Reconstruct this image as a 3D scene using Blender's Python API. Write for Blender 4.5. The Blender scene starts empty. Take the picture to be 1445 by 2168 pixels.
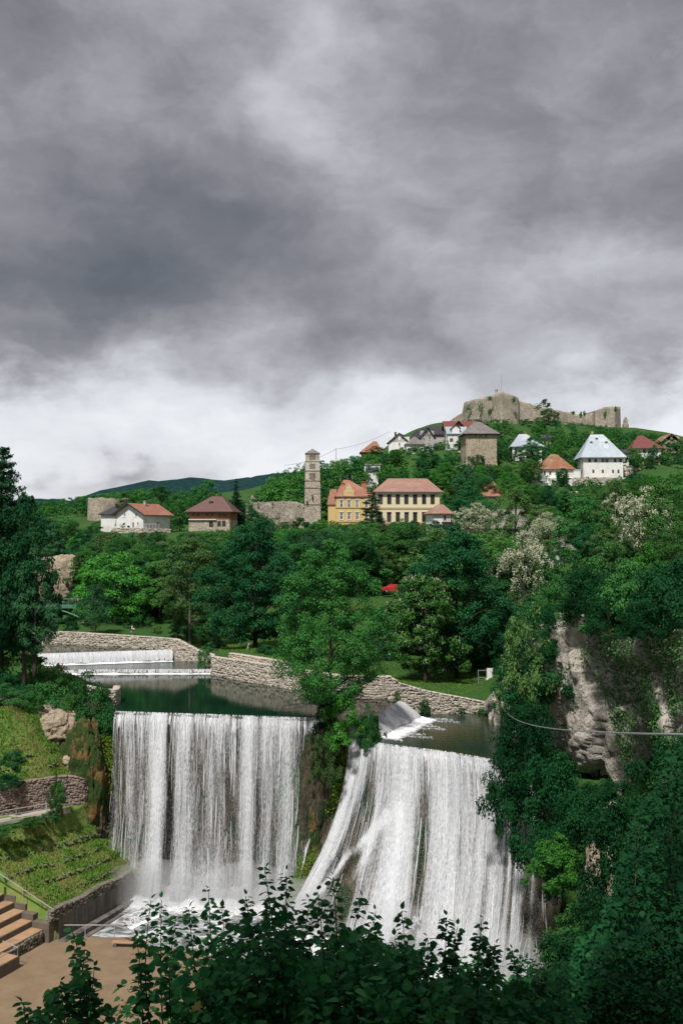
import bpy, bmesh, math, random
import numpy as np
from mathutils import Vector, Matrix
R = math.radians
SC = bpy.context.scene
COL = SC.collection
# ------------------------------------------------------------------ camera
F = 2122.0; CX = 722.5; CY = 1084.0; CAMZ = 20.5; PITCH = math.atan(46 / F)
cam_d = bpy.data.cameras.new('camera'); cam = bpy.data.objects.new('camera', cam_d); COL.objects.link(cam)
cam_d.sensor_fit = 'VERTICAL'; cam_d.sensor_height = 23.5; cam_d.lens = 23.0
cam_d.clip_start = 0.1; cam_d.clip_end = 9000
cam.location = (0, 0, CAMZ); cam.rotation_euler = (math.pi / 2 + PITCH, 0, 0)
SC.camera = cam
# ------------------------------------------------------------------ exposure and render settings
SC.view_settings.view_transform = 'Standard'; SC.view_settings.look = 'None'
SC.view_settings.exposure = 0.55; SC.view_settings.gamma = 1.0
SC.cycles.max_bounces = 6; SC.cycles.diffuse_bounces = 2; SC.cycles.glossy_bounces = 3
SC.cycles.transmission_bounces = 4; SC.cycles.transparent_max_bounces = 12; SC.cycles.volume_bounces = 1
SC.cycles.caustics_reflective = False; SC.cycles.caustics_refractive = False
# ------------------------------------------------------------------ sun
TOSUN = Vector((-0.20, -0.52, 0.84)).normalized()
SUN_EL = math.asin(TOSUN.z); SUN_AZ = math.atan2(TOSUN.x, TOSUN.y)
sun_d = bpy.data.lights.new('sun', 'SUN'); sun = bpy.data.objects.new('sun', sun_d); COL.objects.link(sun)
sun_d.energy = 3.2; sun_d.angle = R(4.0); sun_d.color = (1.0, 0.965, 0.91)
sun.rotation_euler = (-TOSUN).to_track_quat('-Z', 'Y').to_euler(); sun.location = (0, -30, 120)

# ------------------------------------------------------------------ node helper
class NT:
    def __init__(s, tree): s.t = tree; s.n = tree.nodes; s.l = tree.links
    def new(s, typ, **kw):
        nd = s.n.new(typ)
        for k, v in kw.items(): setattr(nd, k, v)
        return nd
    def put(s, sock, v):
        if isinstance(v, bpy.types.NodeSocket): s.l.new(v, sock)
        elif v is not None:
            try: sock.default_value = v
            except Exception: sock.default_value = (*v, 1.0)
    def math(s, op, a, b=None, c=None, clamp=False):
        nd = s.new('ShaderNodeMath', operation=op); nd.use_clamp = clamp
        s.put(nd.inputs[0], a); s.put(nd.inputs[1], b)
        if c is not None: s.put(nd.inputs[2], c)
        return nd.outputs[0]
    def vmath(s, op, a, b=None):
        nd = s.new('ShaderNodeVectorMath', operation=op); s.put(nd.inputs[0], a)
        if b is not None: s.put(nd.inputs[1], b)
        return nd.outputs['Value'] if op in ('LENGTH', 'DISTANCE', 'DOT_PRODUCT') else nd.outputs[0]
    def noise(s, vec, scale, detail=4, rough=.55, dist=0.0, out='Fac'):
        nd = s.new('ShaderNodeTexNoise'); s.put(nd.inputs['Vector'], vec)
        nd.inputs['Scale'].default_value = scale; nd.inputs['Detail'].default_value = detail
        nd.inputs['Roughness'].default_value = rough; nd.inputs['Distortion'].default_value = dist
        return nd.outputs[out]
    def vor(s, vec, scale, feature='F1', out='Distance', rand=1.0):
        nd = s.new('ShaderNodeTexVoronoi', feature=feature); s.put(nd.inputs['Vector'], vec)
        nd.inputs['Scale'].default_value = scale; nd.inputs['Randomness'].default_value = rand
        return nd.outputs[out]
    def ramp(s, fac, stops):
        nd = s.new('ShaderNodeValToRGB'); cr = nd.color_ramp
        while len(cr.elements) < len(stops): cr.elements.new(0.5)
        for e, (p, c) in zip(cr.elements, stops):
            e.position = p; e.color = (*c, 1) if len(c) == 3 else c
        s.put(nd.inputs[0], fac); return nd.outputs[0]
    def maprange(s, v, a, b, c, d, smooth=False):
        nd = s.new('ShaderNodeMapRange'); nd.interpolation_type = 'SMOOTHSTEP' if smooth else 'LINEAR'
        s.put(nd.inputs[0], v)
        for i, q in enumerate((a, b, c, d)): nd.inputs[1 + i].default_value = q
        return nd.outputs[0]
    def mix(s, fac, a, b, mode='MIX'):
        nd = s.new('ShaderNodeMix', data_type='RGBA', blend_type=mode)
        s.put(nd.inputs[0], fac); s.put(nd.inputs[6], a); s.put(nd.inputs[7], b); return nd.outputs[2]
    def scalev(s, vec, sc):
        nd = s.new('ShaderNodeVectorMath', operation='MULTIPLY'); s.put(nd.inputs[0], vec); nd.inputs[1].default_value = sc
        return nd.outputs[0]

# ------------------------------------------------------------------ sky: broken deck of grey cloud under a Nishita sky
W = bpy.data.worlds.new('World'); SC.world = W; W.use_nodes = True
w = NT(W.node_tree); w.n.clear()
tc = w.new('ShaderNodeTexCoord'); d3 = tc.outputs['Generated']
sep = w.new('ShaderNodeSeparateXYZ'); w.l.new(d3, sep.inputs[0])
sx, sy, sz = sep.outputs
zz = w.math('ADD', w.math('MAXIMUM', sz, 0.0), 0.16)
deck = w.new('ShaderNodeCombineXYZ'); w.put(deck.inputs[0], w.math('DIVIDE', sx, zz)); w.put(deck.inputs[1], w.math('DIVIDE', sy, zz))
dk = deck.outputs[0]
azd = w.math('MULTIPLY', w.math('ARCTAN2', sx, sy), 57.2958)
eld = w.math('MULTIPLY', w.math('ARCSINE', sz), 57.2958)
wn = w.noise(w.scalev(d3, (1, 1, 1.6)), 5.0, 7, .58, .0, 'Color')
ws = w.new('ShaderNodeSeparateXYZ'); w.l.new(w.vmath('SUBTRACT', wn, (.5, .5, .5)), ws.inputs[0])
wa = w.math('ADD', azd, w.math('MULTIPLY', ws.outputs[0], 20.0)); we = w.math('ADD', eld, w.math('MULTIPLY', ws.outputs[2], 12.0))
ae = w.new('ShaderNodeCombineXYZ'); w.put(ae.inputs[0], wa); w.put(ae.inputs[1], we); ae = ae.outputs[0]
def E(py): return (1130 - py) / 37.0
base = w.ramp(w.math('DIVIDE', we, 90.0, clamp=True), [(0, (.84,) * 3), (E(930) / 90, (.86,) * 3), (E(830) / 90, (.74,) * 3), (E(740) / 90, (.52,) * 3),
              (E(640) / 90, (.38,) * 3), (E(520) / 90, (.33,) * 3), (E(380) / 90, (.34,) * 3), (E(180) / 90, (.38,) * 3), (E(0) / 90, (.40,) * 3), (.6, (.44,) * 3), (1, (.48,) * 3)])
b = base
for px, py, rx, ry, amp in [(60, 660, 400, 150, -.26), (720, 600, 480, 140, -.14), (1300, 440, 420, 160, -.08), (240, 470, 420, 180, -.07),
                            (700, 220, 140, 190, .20), (860, 40, 260, 160, .13), (470, 60, 190, 110, .10), (1230, 620, 520, 130, .20),
                            (200, 930, 700, 110, .10), (1390, 815, 230, 70, -.30), (1440, 890, 130, 90, .22), (50, 800, 190, 70, -.26), (165, 1020, 90, 28, -.22),
                            (700, 790, 420, 80, .02), (590, 985, 110, 32, .16), (640, 1010, 90, 22, -.10), (1330, 130, 380, 260, -.06), (80, 180, 330, 240, .02), (640, 760, 150, 50, -.10), (1050, 800, 350, 60, -.04)]:
    q = w.vmath('SUBTRACT', ae, ((px - CX) / 37.0, E(py), 0)); q = w.scalev(q, (37.0 / rx, 37.0 / ry, 0))
    k = w.maprange(w.vmath('LENGTH', q), 0.0, 1.35, amp, 0.0, True)
    b = w.math('ADD', b, k)
dw = w.vmath('ADD', w.scalev(d3, (1, 1, 1.55)), w.scalev(w.vmath('SUBTRACT', wn, (.5, .5, .5)), (.16, .16, .16)))
n1 = w.noise(dw, 4.8, 12, .57, .0); n2 = w.noise(dk, 1.5, 8, .58, .3); n3 = w.noise(dw, 13.0, 8, .6, .0)
b = w.math('ADD', b, w.math('MULTIPLY', w.math('SUBTRACT', n1, .5), .88))
b = w.math('ADD', b, w.math('MULTIPLY', w.math('SUBTRACT', n2, .5), .34))
b = w.math('ADD', b, w.math('MULTIPLY', w.math('SUBTRACT', n3, .5), .22))
b = w.math('ADD', b, 0.0, clamp=True)
cl = w.ramp(b, [(0, (.080, .089, .103)), (.18, (.122, .123, .137)), (.34, (.186, .182, .198)), (.5, (.278, .274, .296)), (.68, (.395, .398, .428)), (.84, (.515, .525, .556)), (1, (.61, .62, .645))])
sky = w.new('ShaderNodeTexSky', sky_type='NISHITA'); sky.sun_disc = False
sky.sun_elevation = SUN_EL; sky.sun_rotation = SUN_AZ
CLOUD_GAIN = 9.8
clb = w.new('ShaderNodeVectorMath', operation='SCALE'); w.put(clb.inputs[0], cl); clb.inputs['Scale'].default_value = CLOUD_GAIN
skm = w.mix(.95, sky.outputs[0], clb.outputs[0])
bg = w.new('ShaderNodeBackground'); w.put(bg.inputs[0], skm); bg.inputs[1].default_value = 0.1
wo = w.new('ShaderNodeOutputWorld'); w.l.new(bg.outputs[0], wo.inputs[0])

# ------------------------------------------------------------------ geometry helpers
RNG = np.random.default_rng(7); random.seed(7)
_cp, _sp = math.cos(PITCH), math.sin(PITCH)
def ray(px, py):
    u = (px - CX) / F; v = (CY - py) / F
    return np.array([u, _cp - v * _sp, _sp + v * _cp])
def P(px, py, Y):
    d = ray(px, py); return d * (Y / d[1]) + np.array([0, 0, CAMZ])
def G(px, py, z):
    d = ray(px, py); return d * ((z - CAMZ) / d[2]) + np.array([0, 0, CAMZ])
def proj(p):
    p = np.asarray(p, float); q = p - np.array([0, 0, CAMZ])
    dep = q[..., 1] * _cp + q[..., 2] * _sp; up = -q[..., 1] * _sp + q[..., 2] * _cp
    return CX + F * q[..., 0] / dep, CY - F * up / dep
def link(o, parent=None):
    COL.objects.link(o)
    if parent is not None: o.parent = parent
    return o
def tag(o, label=None, cat=None, group=None, kind=None):
    if label: o['label'] = label
    if cat: o['category'] = cat
    if group: o['group'] = group
    if kind: o['kind'] = kind
    return o
def empty(name, loc=(0, 0, 0), rz=0.0, label=None, cat=None, group=None):
    o = bpy.data.objects.new(name, None); o.empty_display_size = .3
    o.location = loc; o.rotation_euler = (0, 0, rz); COL.objects.link(o)
    return tag(o, label, cat, group)
def mesh_data(name, V, Fc, mats, smooth=False, mi=None):
    V = np.asarray(V, np.float32).reshape(-1, 3)
    me = bpy.data.meshes.new(name)
    if isinstance(Fc, np.ndarray):
        k = Fc.shape[1]; n = Fc.shape[0]
        me.vertices.add(len(V)); me.vertices.foreach_set('co', V.ravel())
        me.loops.add(n * k); me.loops.foreach_set('vertex_index', Fc.astype(np.int32).ravel())
        me.polygons.add(n); me.polygons.foreach_set('loop_start', np.arange(0, n * k, k, dtype=np.int32))
        me.update(calc_edges=True)
    else:
        me.from_pydata([tuple(map(float, v)) for v in V], [], [tuple(int(i) for i in f) for f in Fc]); me.update()
    for m in (mats if isinstance(mats, (list, tuple)) else [mats]):
        if m is not None: me.materials.append(m)
    if mi is not None: me.polygons.foreach_set('material_index', np.asarray(mi, np.int32))
    if smooth: me.polygons.foreach_set('use_smooth', np.ones(len(me.polygons), bool))
    return me
def mesh(name, V, Fc, mats, parent=None, smooth=False, loc=None, mi=None):
    o = bpy.data.objects.new(name, mesh_data(name, V, Fc, mats, smooth, mi))
    if loc is not None: o.location = loc
    return link(o, parent)
def inst(name, me, loc=(0, 0, 0), rot=(0, 0, 0), sc=(1, 1, 1), parent=None):
    o = bpy.data.objects.new(name, me); o.location = loc; o.rotation_euler = rot; o.scale = sc
    return link(o, parent)
class MB:
    """collects simple shapes that become one mesh"""
    def __init__(s): s.v = []; s.f = []; s.m = []; s.cur = 0
    def add(s, V, Fc):
        o = len(s.v); s.v += [tuple(map(float, p)) for p in V]; s.f += [tuple(int(i) + o for i in f) for f in Fc]; s.m += [s.cur] * len(Fc); return s
    def box(s, x0, x1, y0, y1, z0, z1):
        return s.add([(x0, y0, z0), (x1, y0, z0), (x1, y1, z0), (x0, y1, z0), (x0, y0, z1), (x1, y0, z1), (x1, y1, z1), (x0, y1, z1)],
                     [(0, 3, 2, 1), (4, 5, 6, 7), (0, 1, 5, 4), (1, 2, 6, 5), (2, 3, 7, 6), (3, 0, 4, 7)])
    def bar(s, a, b, w, h=None, n=4):
        a = Vector(a); b = Vector(b); h = h or w; d = (b - a).normalized()
        up = Vector((0, 0, 1)) if abs(d.z) < .95 else Vector((0, 1, 0)); sd = d.cross(up).normalized(); u2 = sd.cross(d)
        V = []
        for p in (a, b):
            for i in range(n):
                t = 2 * math.pi * (i + .5) / n; V.append(p + sd * (math.cos(t) * w * .7071) + u2 * (math.sin(t) * h * .7071))
        Fc = [(i, (i + 1) % n, n + (i + 1) % n, n + i) for i in range(n)] + [tuple(range(n))[::-1], tuple(range(n, 2 * n))]
        return s.add(V, Fc)
    def tube(s, pts, rad, n=7, cap=True):
        pts = [Vector(p) for p in pts]; rad = rad if hasattr(rad, '__len__') else [rad] * len(pts); V = []
        for i, p in enumerate(pts):
            d = (pts[min(i + 1, len(pts) - 1)] - pts[max(i - 1, 0)]).normalized()
            up = Vector((0, 0, 1)) if abs(d.z) < .9 else Vector((0, 1, 0)); sd = d.cross(up).normalized(); u2 = sd.cross(d)
            for k in range(n):
                t = 2 * math.pi * k / n; V.append(p + (sd * math.cos(t) + u2 * math.sin(t)) * rad[i])
        Fc = []
        for i in range(len(pts) - 1):
            for k in range(n): Fc.append((i * n + k, i * n + (k + 1) % n, (i + 1) * n + (k + 1) % n, (i + 1) * n + k))
        if cap: Fc += [tuple(range(n))[::-1], tuple(range((len(pts) - 1) * n, len(pts) * n))]
        return s.add(V, Fc)
    def build(s, name, mats, parent=None, smooth=False, loc=None):
        return mesh(name, s.v, s.f, mats, parent, smooth, loc, s.m if isinstance(mats, (list, tuple)) else None)
# value noise, vectorised
_perm = np.random.default_rng(3).random((64, 64, 64))
def vnoise(x, y, z=0.0):
    x, y, z = np.broadcast_arrays(np.asarray(x, float), np.asarray(y, float), np.asarray(z, float))
    xi = np.floor(x).astype(int); yi = np.floor(y).astype(int); zi = np.floor(z).astype(int)
    fx, fy, fz = x - xi, y - yi, z - zi
    fx = fx * fx * (3 - 2 * fx); fy = fy * fy * (3 - 2 * fy); fz = fz * fz * (3 - 2 * fz)
    g = lambda a, b_, c: _perm[(xi + a) % 64, (yi + b_) % 64, (zi + c) % 64]
    l = lambda a, b_, t: a + (b_ - a) * t
    return l(l(l(g(0, 0, 0), g(1, 0, 0), fx), l(g(0, 1, 0), g(1, 1, 0), fx), fy), l(l(g(0, 0, 1), g(1, 0, 1), fx), l(g(0, 1, 1), g(1, 1, 1), fx), fy), fz) * 2 - 1
def fbm(x, y, z=0.0, o=4, rough=.5):
    a = 1.0; s = 0; t = 0
    for i in range(o):
        s = s + a * vnoise(np.asarray(x) * 2 ** i + 11.3 * i, np.asarray(y) * 2 ** i + 5.1 * i, np.asarray(z) * 2 ** i + 7.7 * i); t += a; a *= rough
    return s / t
def smooth01(t): t = np.clip(t, 0, 1); return t * t * (3 - 2 * t)
def nrm(v): return v / np.maximum(np.linalg.norm(v, axis=-1, keepdims=True), 1e-9)
def grid_faces(nu, nv):
    i = np.arange(nu - 1)[:, None]; j = np.arange(nv - 1)[None, :]
    a = (i * nv + j).ravel(); return np.stack([a, a + nv, a + nv + 1, a + 1], 1)

# ------------------------------------------------------------------ materials
M = {}
def newmat(name):
    m = bpy.data.materials.new(name); m.use_nodes = True; t = NT(m.node_tree); t.n.clear(); M[name] = m
    return m, t
def finish(t, shader, disp=None):
    o = t.new('ShaderNodeOutputMaterial'); t.l.new(shader, o.inputs[0])
def bsdf(t, col, rough=.8, spec=.3, normal=None, metal=0.0, **kw):
    p = t.new('ShaderNodeBsdfPrincipled'); t.put(p.inputs['Base Color'], col); t.put(p.inputs['Roughness'], rough)
    p.inputs['Specular IOR Level'].default_value = spec; p.inputs['Metallic'].default_value = metal
    if normal is not None: t.l.new(normal, p.inputs['Normal'])
    for k, v in kw.items(): t.put(p.inputs[k], v)
    return p.outputs[0]
def bump(t, h, strength=.5, dist=.1):
    b_ = t.new('ShaderNodeBump'); b_.inputs['Strength'].default_value = strength; b_.inputs['Distance'].default_value = dist
    t.l.new(h, b_.inputs['Height']); return b_.outputs[0]
def mat(name, c1, c2=None, scale=1.5, rough=.85, spec=.25, bm=.0, bscale=6.0, metal=0.0, c3=None, stretch=(1, 1, 1), s3=.35, var=0.0):
    m, t = newmat(name); tcn = t.new('ShaderNodeTexCoord'); v = t.scalev(tcn.outputs['Object'], stretch)
    n = t.noise(v, scale, 7, .6)
    c2 = c2 or tuple(x * .75 for x in c1)
    col = t.ramp(n, [(.32, c1), (.68, c2)])
    if c3:
        n3 = t.noise(v, scale * s3, 5, .6); col = t.mix(t.maprange(n3, .5, .62, 0, .85), col, c3)
    if var:
        oi = t.new('ShaderNodeObjectInfo'); k = t.maprange(oi.outputs['Random'], 0, 1, 1 - var, 1 + var)
        sc = t.new('ShaderNodeVectorMath', operation='SCALE'); t.put(sc.inputs[0], col); t.l.new(k, sc.inputs['Scale']); col = sc.outputs[0]
    nb = bump(t, t.noise(v, bscale, 6, .6), bm, .08) if bm else None
    finish(t, bsdf(t, col, rough, spec, nb, metal)); return m
def leafmat(name, c1, c2, trans=.28, var=.36, rough=.55, nscale=.7, c3=None):
    m, t = newmat(name); tcn = t.new('ShaderNodeTexCoord'); oi = t.new('ShaderNodeObjectInfo'); geo = t.new('ShaderNodeNewGeometry')
    n = t.noise(tcn.outputs['Object'], nscale, 3, .6)
    f = t.math('ADD', t.math('MULTIPLY', n, .6), t.math('MULTIPLY', geo.outputs['Random Per Island'], .4))
    col = t.ramp(f, [(.3, c1), (.7, c2)])
    if c3: col = t.mix(t.maprange(oi.outputs['Random'], .3, 1, 0, .8), col, c3)
    k = t.maprange(t.math('FRACT', t.math('MULTIPLY', oi.outputs['Random'], 7.31)), 0, 1, 1 - var, 1 + var)
    sc = t.new('ShaderNodeVectorMath', operation='SCALE'); t.put(sc.inputs[0], col); t.l.new(k, sc.inputs['Scale'])
    p = bsdf(t, sc.outputs[0], rough, .07)
    tr = t.new('ShaderNodeBsdfTranslucent'); t.put(tr.inputs[0], sc.outputs[0])
    mx = t.new('ShaderNodeMixShader'); mx.inputs[0].default_value = trans; t.l.new(p, mx.inputs[1]); t.l.new(tr.outputs[0], mx.inputs[2])
    finish(t, mx.outputs[0]); return m
leafmat('leaf_mid', (.024, .118, .034), (.050, .185, .044), c3=(.074, .190, .040))
leafmat('leaf_dark', (.012, .082, .032), (.028, .130, .042))
leafmat('leaf_bright', (.040, .180, .030), (.078, .250, .038))
leafmat('leaf_fresh', (.038, .170, .042), (.074, .245, .052))
leafmat('leaf_blue', (.032, .125, .054), (.062, .170, .066))
leafmat('leaf_olive', (.058, .138, .040), (.105, .190, .056))
leafmat('needle', (.020, .078, .036), (.036, .110, .046), trans=.1)
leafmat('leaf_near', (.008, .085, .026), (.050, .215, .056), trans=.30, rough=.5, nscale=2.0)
leafmat('leaf_shade', (.006, .052, .018), (.017, .090, .026), trans=.30)  # darkened green; cloud shade over the cliff-side growth is put into the colour
leafmat('ivy_leaf', (.026, .105, .032), (.075, .160, .044), trans=.2)
leafmat('grass_blade', (.10, .22, .036), (.18, .29, .058), trans=.3, nscale=.5, var=.05)
leafmat('dry_grass', (.30, .26, .10), (.21, .25, .07), trans=.3, nscale=.5, var=.05)
leafmat('moss_leaf', (.04, .12, .012), (.12, .15, .015), trans=.1, var=.1)
leafmat('blossom', (.70, .70, .50), (.80, .78, .62), trans=.3, var=.08)
leafmat('yellow_leaf', (.42, .36, .10), (.55, .46, .18), trans=.3, var=.05)
mat('bark', (.075, .060, .048), (.035, .030, .026), 3, .95, bm=.6, bscale=14, stretch=(1, 1, .3))
mat('bark_pale', (.20, .18, .15), (.10, .09, .08), 3, .95, bm=.4, bscale=12)
mat('twig', (.045, .035, .025), (.03, .03, .02), 8, .9)
mat('white_plaster', (.80, .79, .77), (.74, .73, .71), .6, .9, c3=(.62, .60, .57), s3=.7)
mat('cream_plaster', (.76, .67, .46), (.72, .63, .42), .5, .9)
mat('yellow_plaster', (.64, .47, .21), (.58, .42, .18), .5, .9)
mat('grey_plaster', (.50, .48, .46), (.42, .40, .39), .6, .9)
mat('pink_plinth', (.46, .25, .20), (.38, .20, .17), .8, .9)
mat('trim_white', (.80, .79, .76), (.74, .73, .70), 2, .7)
mat('trim_brown', (.20, .12, .075), (.13, .08, .05), 2, .8)
mat('trim_dark', (.055, .048, .045), (.04, .035, .033), 2, .7)
mat('trim_buff', (.52, .40, .24), (.46, .34, .20), 2, .85)
mat('timber', (.16, .10, .065), (.09, .06, .045), 2, .9, stretch=(1, 1, 4))
mat('metal_grey', (.36, .37, .38), (.28, .29, .30), 3, .5, metal=.5)
mat('rail_grey', (.40, .39, .37), (.30, .28, .26), 3, .6)
mat('rust_rail', (.17, .13, .10), (.10, .08, .07), 3, .8)
mat('green_paint', (.10, .24, .16), (.08, .19, .13), 2, .6)
mat('concrete', (.36, .34, .31), (.27, .25, .23), .8, .95, bm=.25, bscale=5, c3=(.17, .16, .16))
mat('pave', (.42, .37, .32), (.36, .32, .28), 1.2, .95, bm=.2)
mat('seat_top', (.33, .20, .11), (.40, .25, .15), 1.0, .95, bm=.3, c3=(.20, .15, .11))
mat('seat_riser', (.16, .13, .105), (.11, .09, .075), 1.0, .95, bm=.2)
mat('skin', (.55, .34, .25), (.50, .30, .22), 6, .6); mat('hair', (.035, .025, .02), (.03, .02, .015), 6, .6)
mat('cloth_dark', (.03, .032, .04), (.02, .02, .025), 6, .9); mat('cloth_white', (.75, .74, .72), (.7, .7, .68), 6, .9)
mat('cloth_pink', (.62, .24, .22), (.55, .20, .20), 6, .9); mat('cloth_blue', (.08, .12, .24), (.06, .09, .2), 6, .9)
mat('cloth_red', (.55, .08, .06), (.5, .07, .05), 6, .9)
mat('car_red', (.55, .03, .035), (.52, .03, .03), 1, .25, spec=.5); mat('car_dark', (.03, .032, .036), (.03, .03, .034), 1, .3, spec=.5)
mat('tyre', (.02, .02, .02), (.018, .018, .018), 3, .9)
mat('canvas', (.78, .76, .72), (.72, .70, .66), 1, .9)
def glassmat():
    m, t = newmat('pane'); oi = t.new('ShaderNodeObjectInfo')
    col = t.ramp(oi.outputs['Random'], [(0, (.012, .013, .015)), (.75, (.035, .035, .038)), (1, (.12, .12, .12))])
    finish(t, bsdf(t, col, .12, .5))
glassmat()
def roofmat(name, c1, c2, c3=None, rows=3.0, bm=.6, rough=.85, spec=.2):
    m, t = newmat(name); tcn = t.new('ShaderNodeTexCoord'); v = tcn.outputs['Object']
    sp = t.new('ShaderNodeSeparateXYZ'); t.l.new(v, sp.inputs[0])
    n = t.noise(v, .8, 6, .65); n2 = t.vor(t.scalev(v, (4, 4, 6)), 1.0, out='Color')
    sp2 = t.new('ShaderNodeSeparateColor'); t.l.new(n2, sp2.inputs[0])
    f = t.math('ADD', t.math('MULTIPLY', n, .65), t.math('MULTIPLY', sp2.outputs[0], .35))
    col = t.ramp(f, [(.3, c1), (.7, c2)])
    if c3: col = t.mix(t.maprange(t.noise(v, .35, 5, .7), .48, .62, 0, .7), col, c3)
    row = t.math('FRACT', t.math('MULTIPLY', sp.outputs[2], rows)); wv = t.math('ADD', row, t.math('MULTIPLY', sp2.outputs[1], .4))
    finish(t, bsdf(t, col, rough, spec, bump(t, wv, bm, .12)))
roofmat('tile_orange', (.34, .15, .10), (.25, .11, .078), (.34, .21, .15))
roofmat('tile_pink', (.33, .185, .145), (.26, .145, .115), (.34, .235, .185))
roofmat('tile_maroon', (.20, .075, .062), (.15, .055, .05), None)
roofmat('tile_brown', (.17, .095, .085), (.125, .070, .066), None)
roofmat('tile_rust', (.30, .135, .075), (.22, .10, .06), (.34, .25, .18))
roofmat('shingle_grey', (.20, .18, .17), (.14, .125, .12), (.25, .23, .21), rows=2.2)
roofmat('slate_dark', (.060, .062, .070), (.040, .042, .048), None)
roofmat('slab_grey', (.22, .20, .185), (.15, .135, .125), (.30, .27, .24), rows=2)
mat('metal_roof', (.46, .52, .57), (.38, .44, .49), .5, .42, spec=.5, c3=(.58, .61, .63), stretch=(1.5, 1.5, .4), metal=.35)
def stonemat(name, c1, c2, c3, sc=1.6, bm=.9, patch=.25, patchc=None, mortar=.35):
    m, t = newmat(name); tcn = t.new('ShaderNodeTexCoord'); v = tcn.outputs['Object']
    wv = t.vmath('ADD', t.scalev(v, (1, 1, 1.6)), t.scalev(t.noise(v, 1.2, 3, .5, 0, 'Color'), (.35, .35, .35)))
    cc = t.vor(wv, sc, out='Color'); sp = t.new('ShaderNodeSeparateColor'); t.l.new(cc, sp.inputs[0])
    ed = t.vor(wv, sc, 'DISTANCE_TO_EDGE'); n = t.noise(v, .35, 6, .65); nf = t.noise(v, 6, 5, .6)
    f = t.math('ADD', t.math('ADD', t.math('MULTIPLY', sp.outputs[0], .45), t.math('MULTIPLY', n, .4)), t.math('MULTIPLY', nf, .2))
    col = t.ramp(f, [(.28, c1), (.52, c2), (.75, c3)])
    col = t.mix(t.maprange(ed, 0, .07, mortar, 0), col, tuple(x * .45 for x in c2))
    if patchc: col = t.mix(t.maprange(t.noise(v, patch, 6, .6), .52, .57, 0, .8), col, patchc)
    h = t.math('ADD', t.maprange(ed, 0, .12, 0, 1), t.math('MULTIPLY', nf, .5))
    finish(t, bsdf(t, col, .95, .15, bump(t, h, bm, .1)))
stonemat('castle_stone', (.29, .245, .195), (.39, .335, .27), (.48, .42, .34), 1.3, patchc=(.26, .225, .185), patch=.09)
stonemat('tower_stone', (.30, .24, .175), (.42, .345, .25), (.52, .45, .34), 1.7, patchc=(.50, .42, .32), patch=.2)
stonemat('pale_stone', (.34, .285, .225), (.48, .41, .33), (.58, .52, .43), 2.0, patchc=(.66, .61, .54), patch=.13)
stonemat('church_stone', (.24, .205, .17), (.34, .295, .245), (.46, .41, .34), 2.0, patchc=(.62, .57, .49), patch=.12)
stonemat('wall_core', (.19, .165, .14), (.26, .23, .195), (.33, .295, .25), 2.6)
stonemat('brick_wall', (.40, .17, .10), (.46, .20, .12), (.52, .26, .17), 3.2)
mat('stone_a', (.54, .48, .41), (.42, .37, .31), 2.5, .95, bm=.5, bscale=7, var=.22, c3=(.30, .265, .225))
mat('stone_b', (.56, .50, .425), (.42, .37, .31), 2.5, .95, bm=.5, bscale=7, c3=(.29, .255, .215), s3=.8)
mat('stone_dark', (.20, .17, .14), (.13, .11, .09), 2.0, .95, bm=.5, bscale=7, c3=(.08, .10, .05))
mat('stone_mauve', (.31, .235, .195), (.22, .165, .14), 2.0, .95, bm=.5, bscale=7, c3=(.15, .12, .10))
# ------------------------------------------------------------------ more surface materials
def groundmat():
    m, t = newmat('ground'); tcn = t.new('ShaderNodeTexCoord'); v = tcn.outputs['Object']
    n = t.noise(v, .06, 6, .6); n2 = t.noise(v, .9, 6, .65); n3 = t.noise(v, 7, 4, .6)
    f = t.math('ADD', t.math('MULTIPLY', n, .35), t.math('ADD', t.math('MULTIPLY', n2, .35), t.math('MULTIPLY', n3, .3)))
    col = t.ramp(f, [(.3, (.020, .062, .017)), (.5, (.038, .094, .022)), (.72, (.070, .118, .032))])
    finish(t, bsdf(t, col, .95, .1, bump(t, t.math('ADD', n2, n3), .8, .15)))
    m, t = newmat('terrace_grass'); tcn = t.new('ShaderNodeTexCoord'); v = tcn.outputs['Object']
    n = t.noise(v, .25, 6, .65); n2 = t.noise(v, 1.6, 6, .65)
    col = t.ramp(t.math('ADD', t.math('MULTIPLY', n, .55), t.math('MULTIPLY', n2, .45)), [(.32, (.07, .15, .028)), (.5, (.12, .19, .042)), (.62, (.21, .20, .07)), (.75, (.27, .22, .115))])
    finish(t, bsdf(t, col, .95, .1, bump(t, n2, .8, .2)))
    m, t = newmat('sand'); tcn = t.new('ShaderNodeTexCoord'); v = tcn.outputs['Object']
    n = t.noise(v, .5, 7, .65); n2 = t.noise(v, 9, 5, .7)
    col = t.ramp(t.math('ADD', t.math('MULTIPLY', n, .6), t.math('MULTIPLY', n2, .4)), [(.3, (.155, .108, .068)), (.55, (.225, .160, .102)), (.8, (.30, .225, .148))])
    finish(t, bsdf(t, col, .95, .1, bump(t, n2, .4, .05)))
    m, t = newmat('forest_far'); tcn = t.new('ShaderNodeTexCoord'); v = tcn.outputs['Object']
    vv = t.vor(v, .09, out='Distance'); n = t.noise(v, .01, 5, .6)
    col = t.ramp(t.math('ADD', t.math('MULTIPLY', n, .5), t.math('MULTIPLY', vv, .5)), [(.25, (.020, .060, .055)), (.6, (.010, .036, .038))])  # bluish teal puts the distance haze into the forest colour
    finish(t, bsdf(t, col, .95, .05, bump(t, t.maprange(vv, 0, 1, 1, 0), 1.0, 8)))
groundmat()
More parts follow.
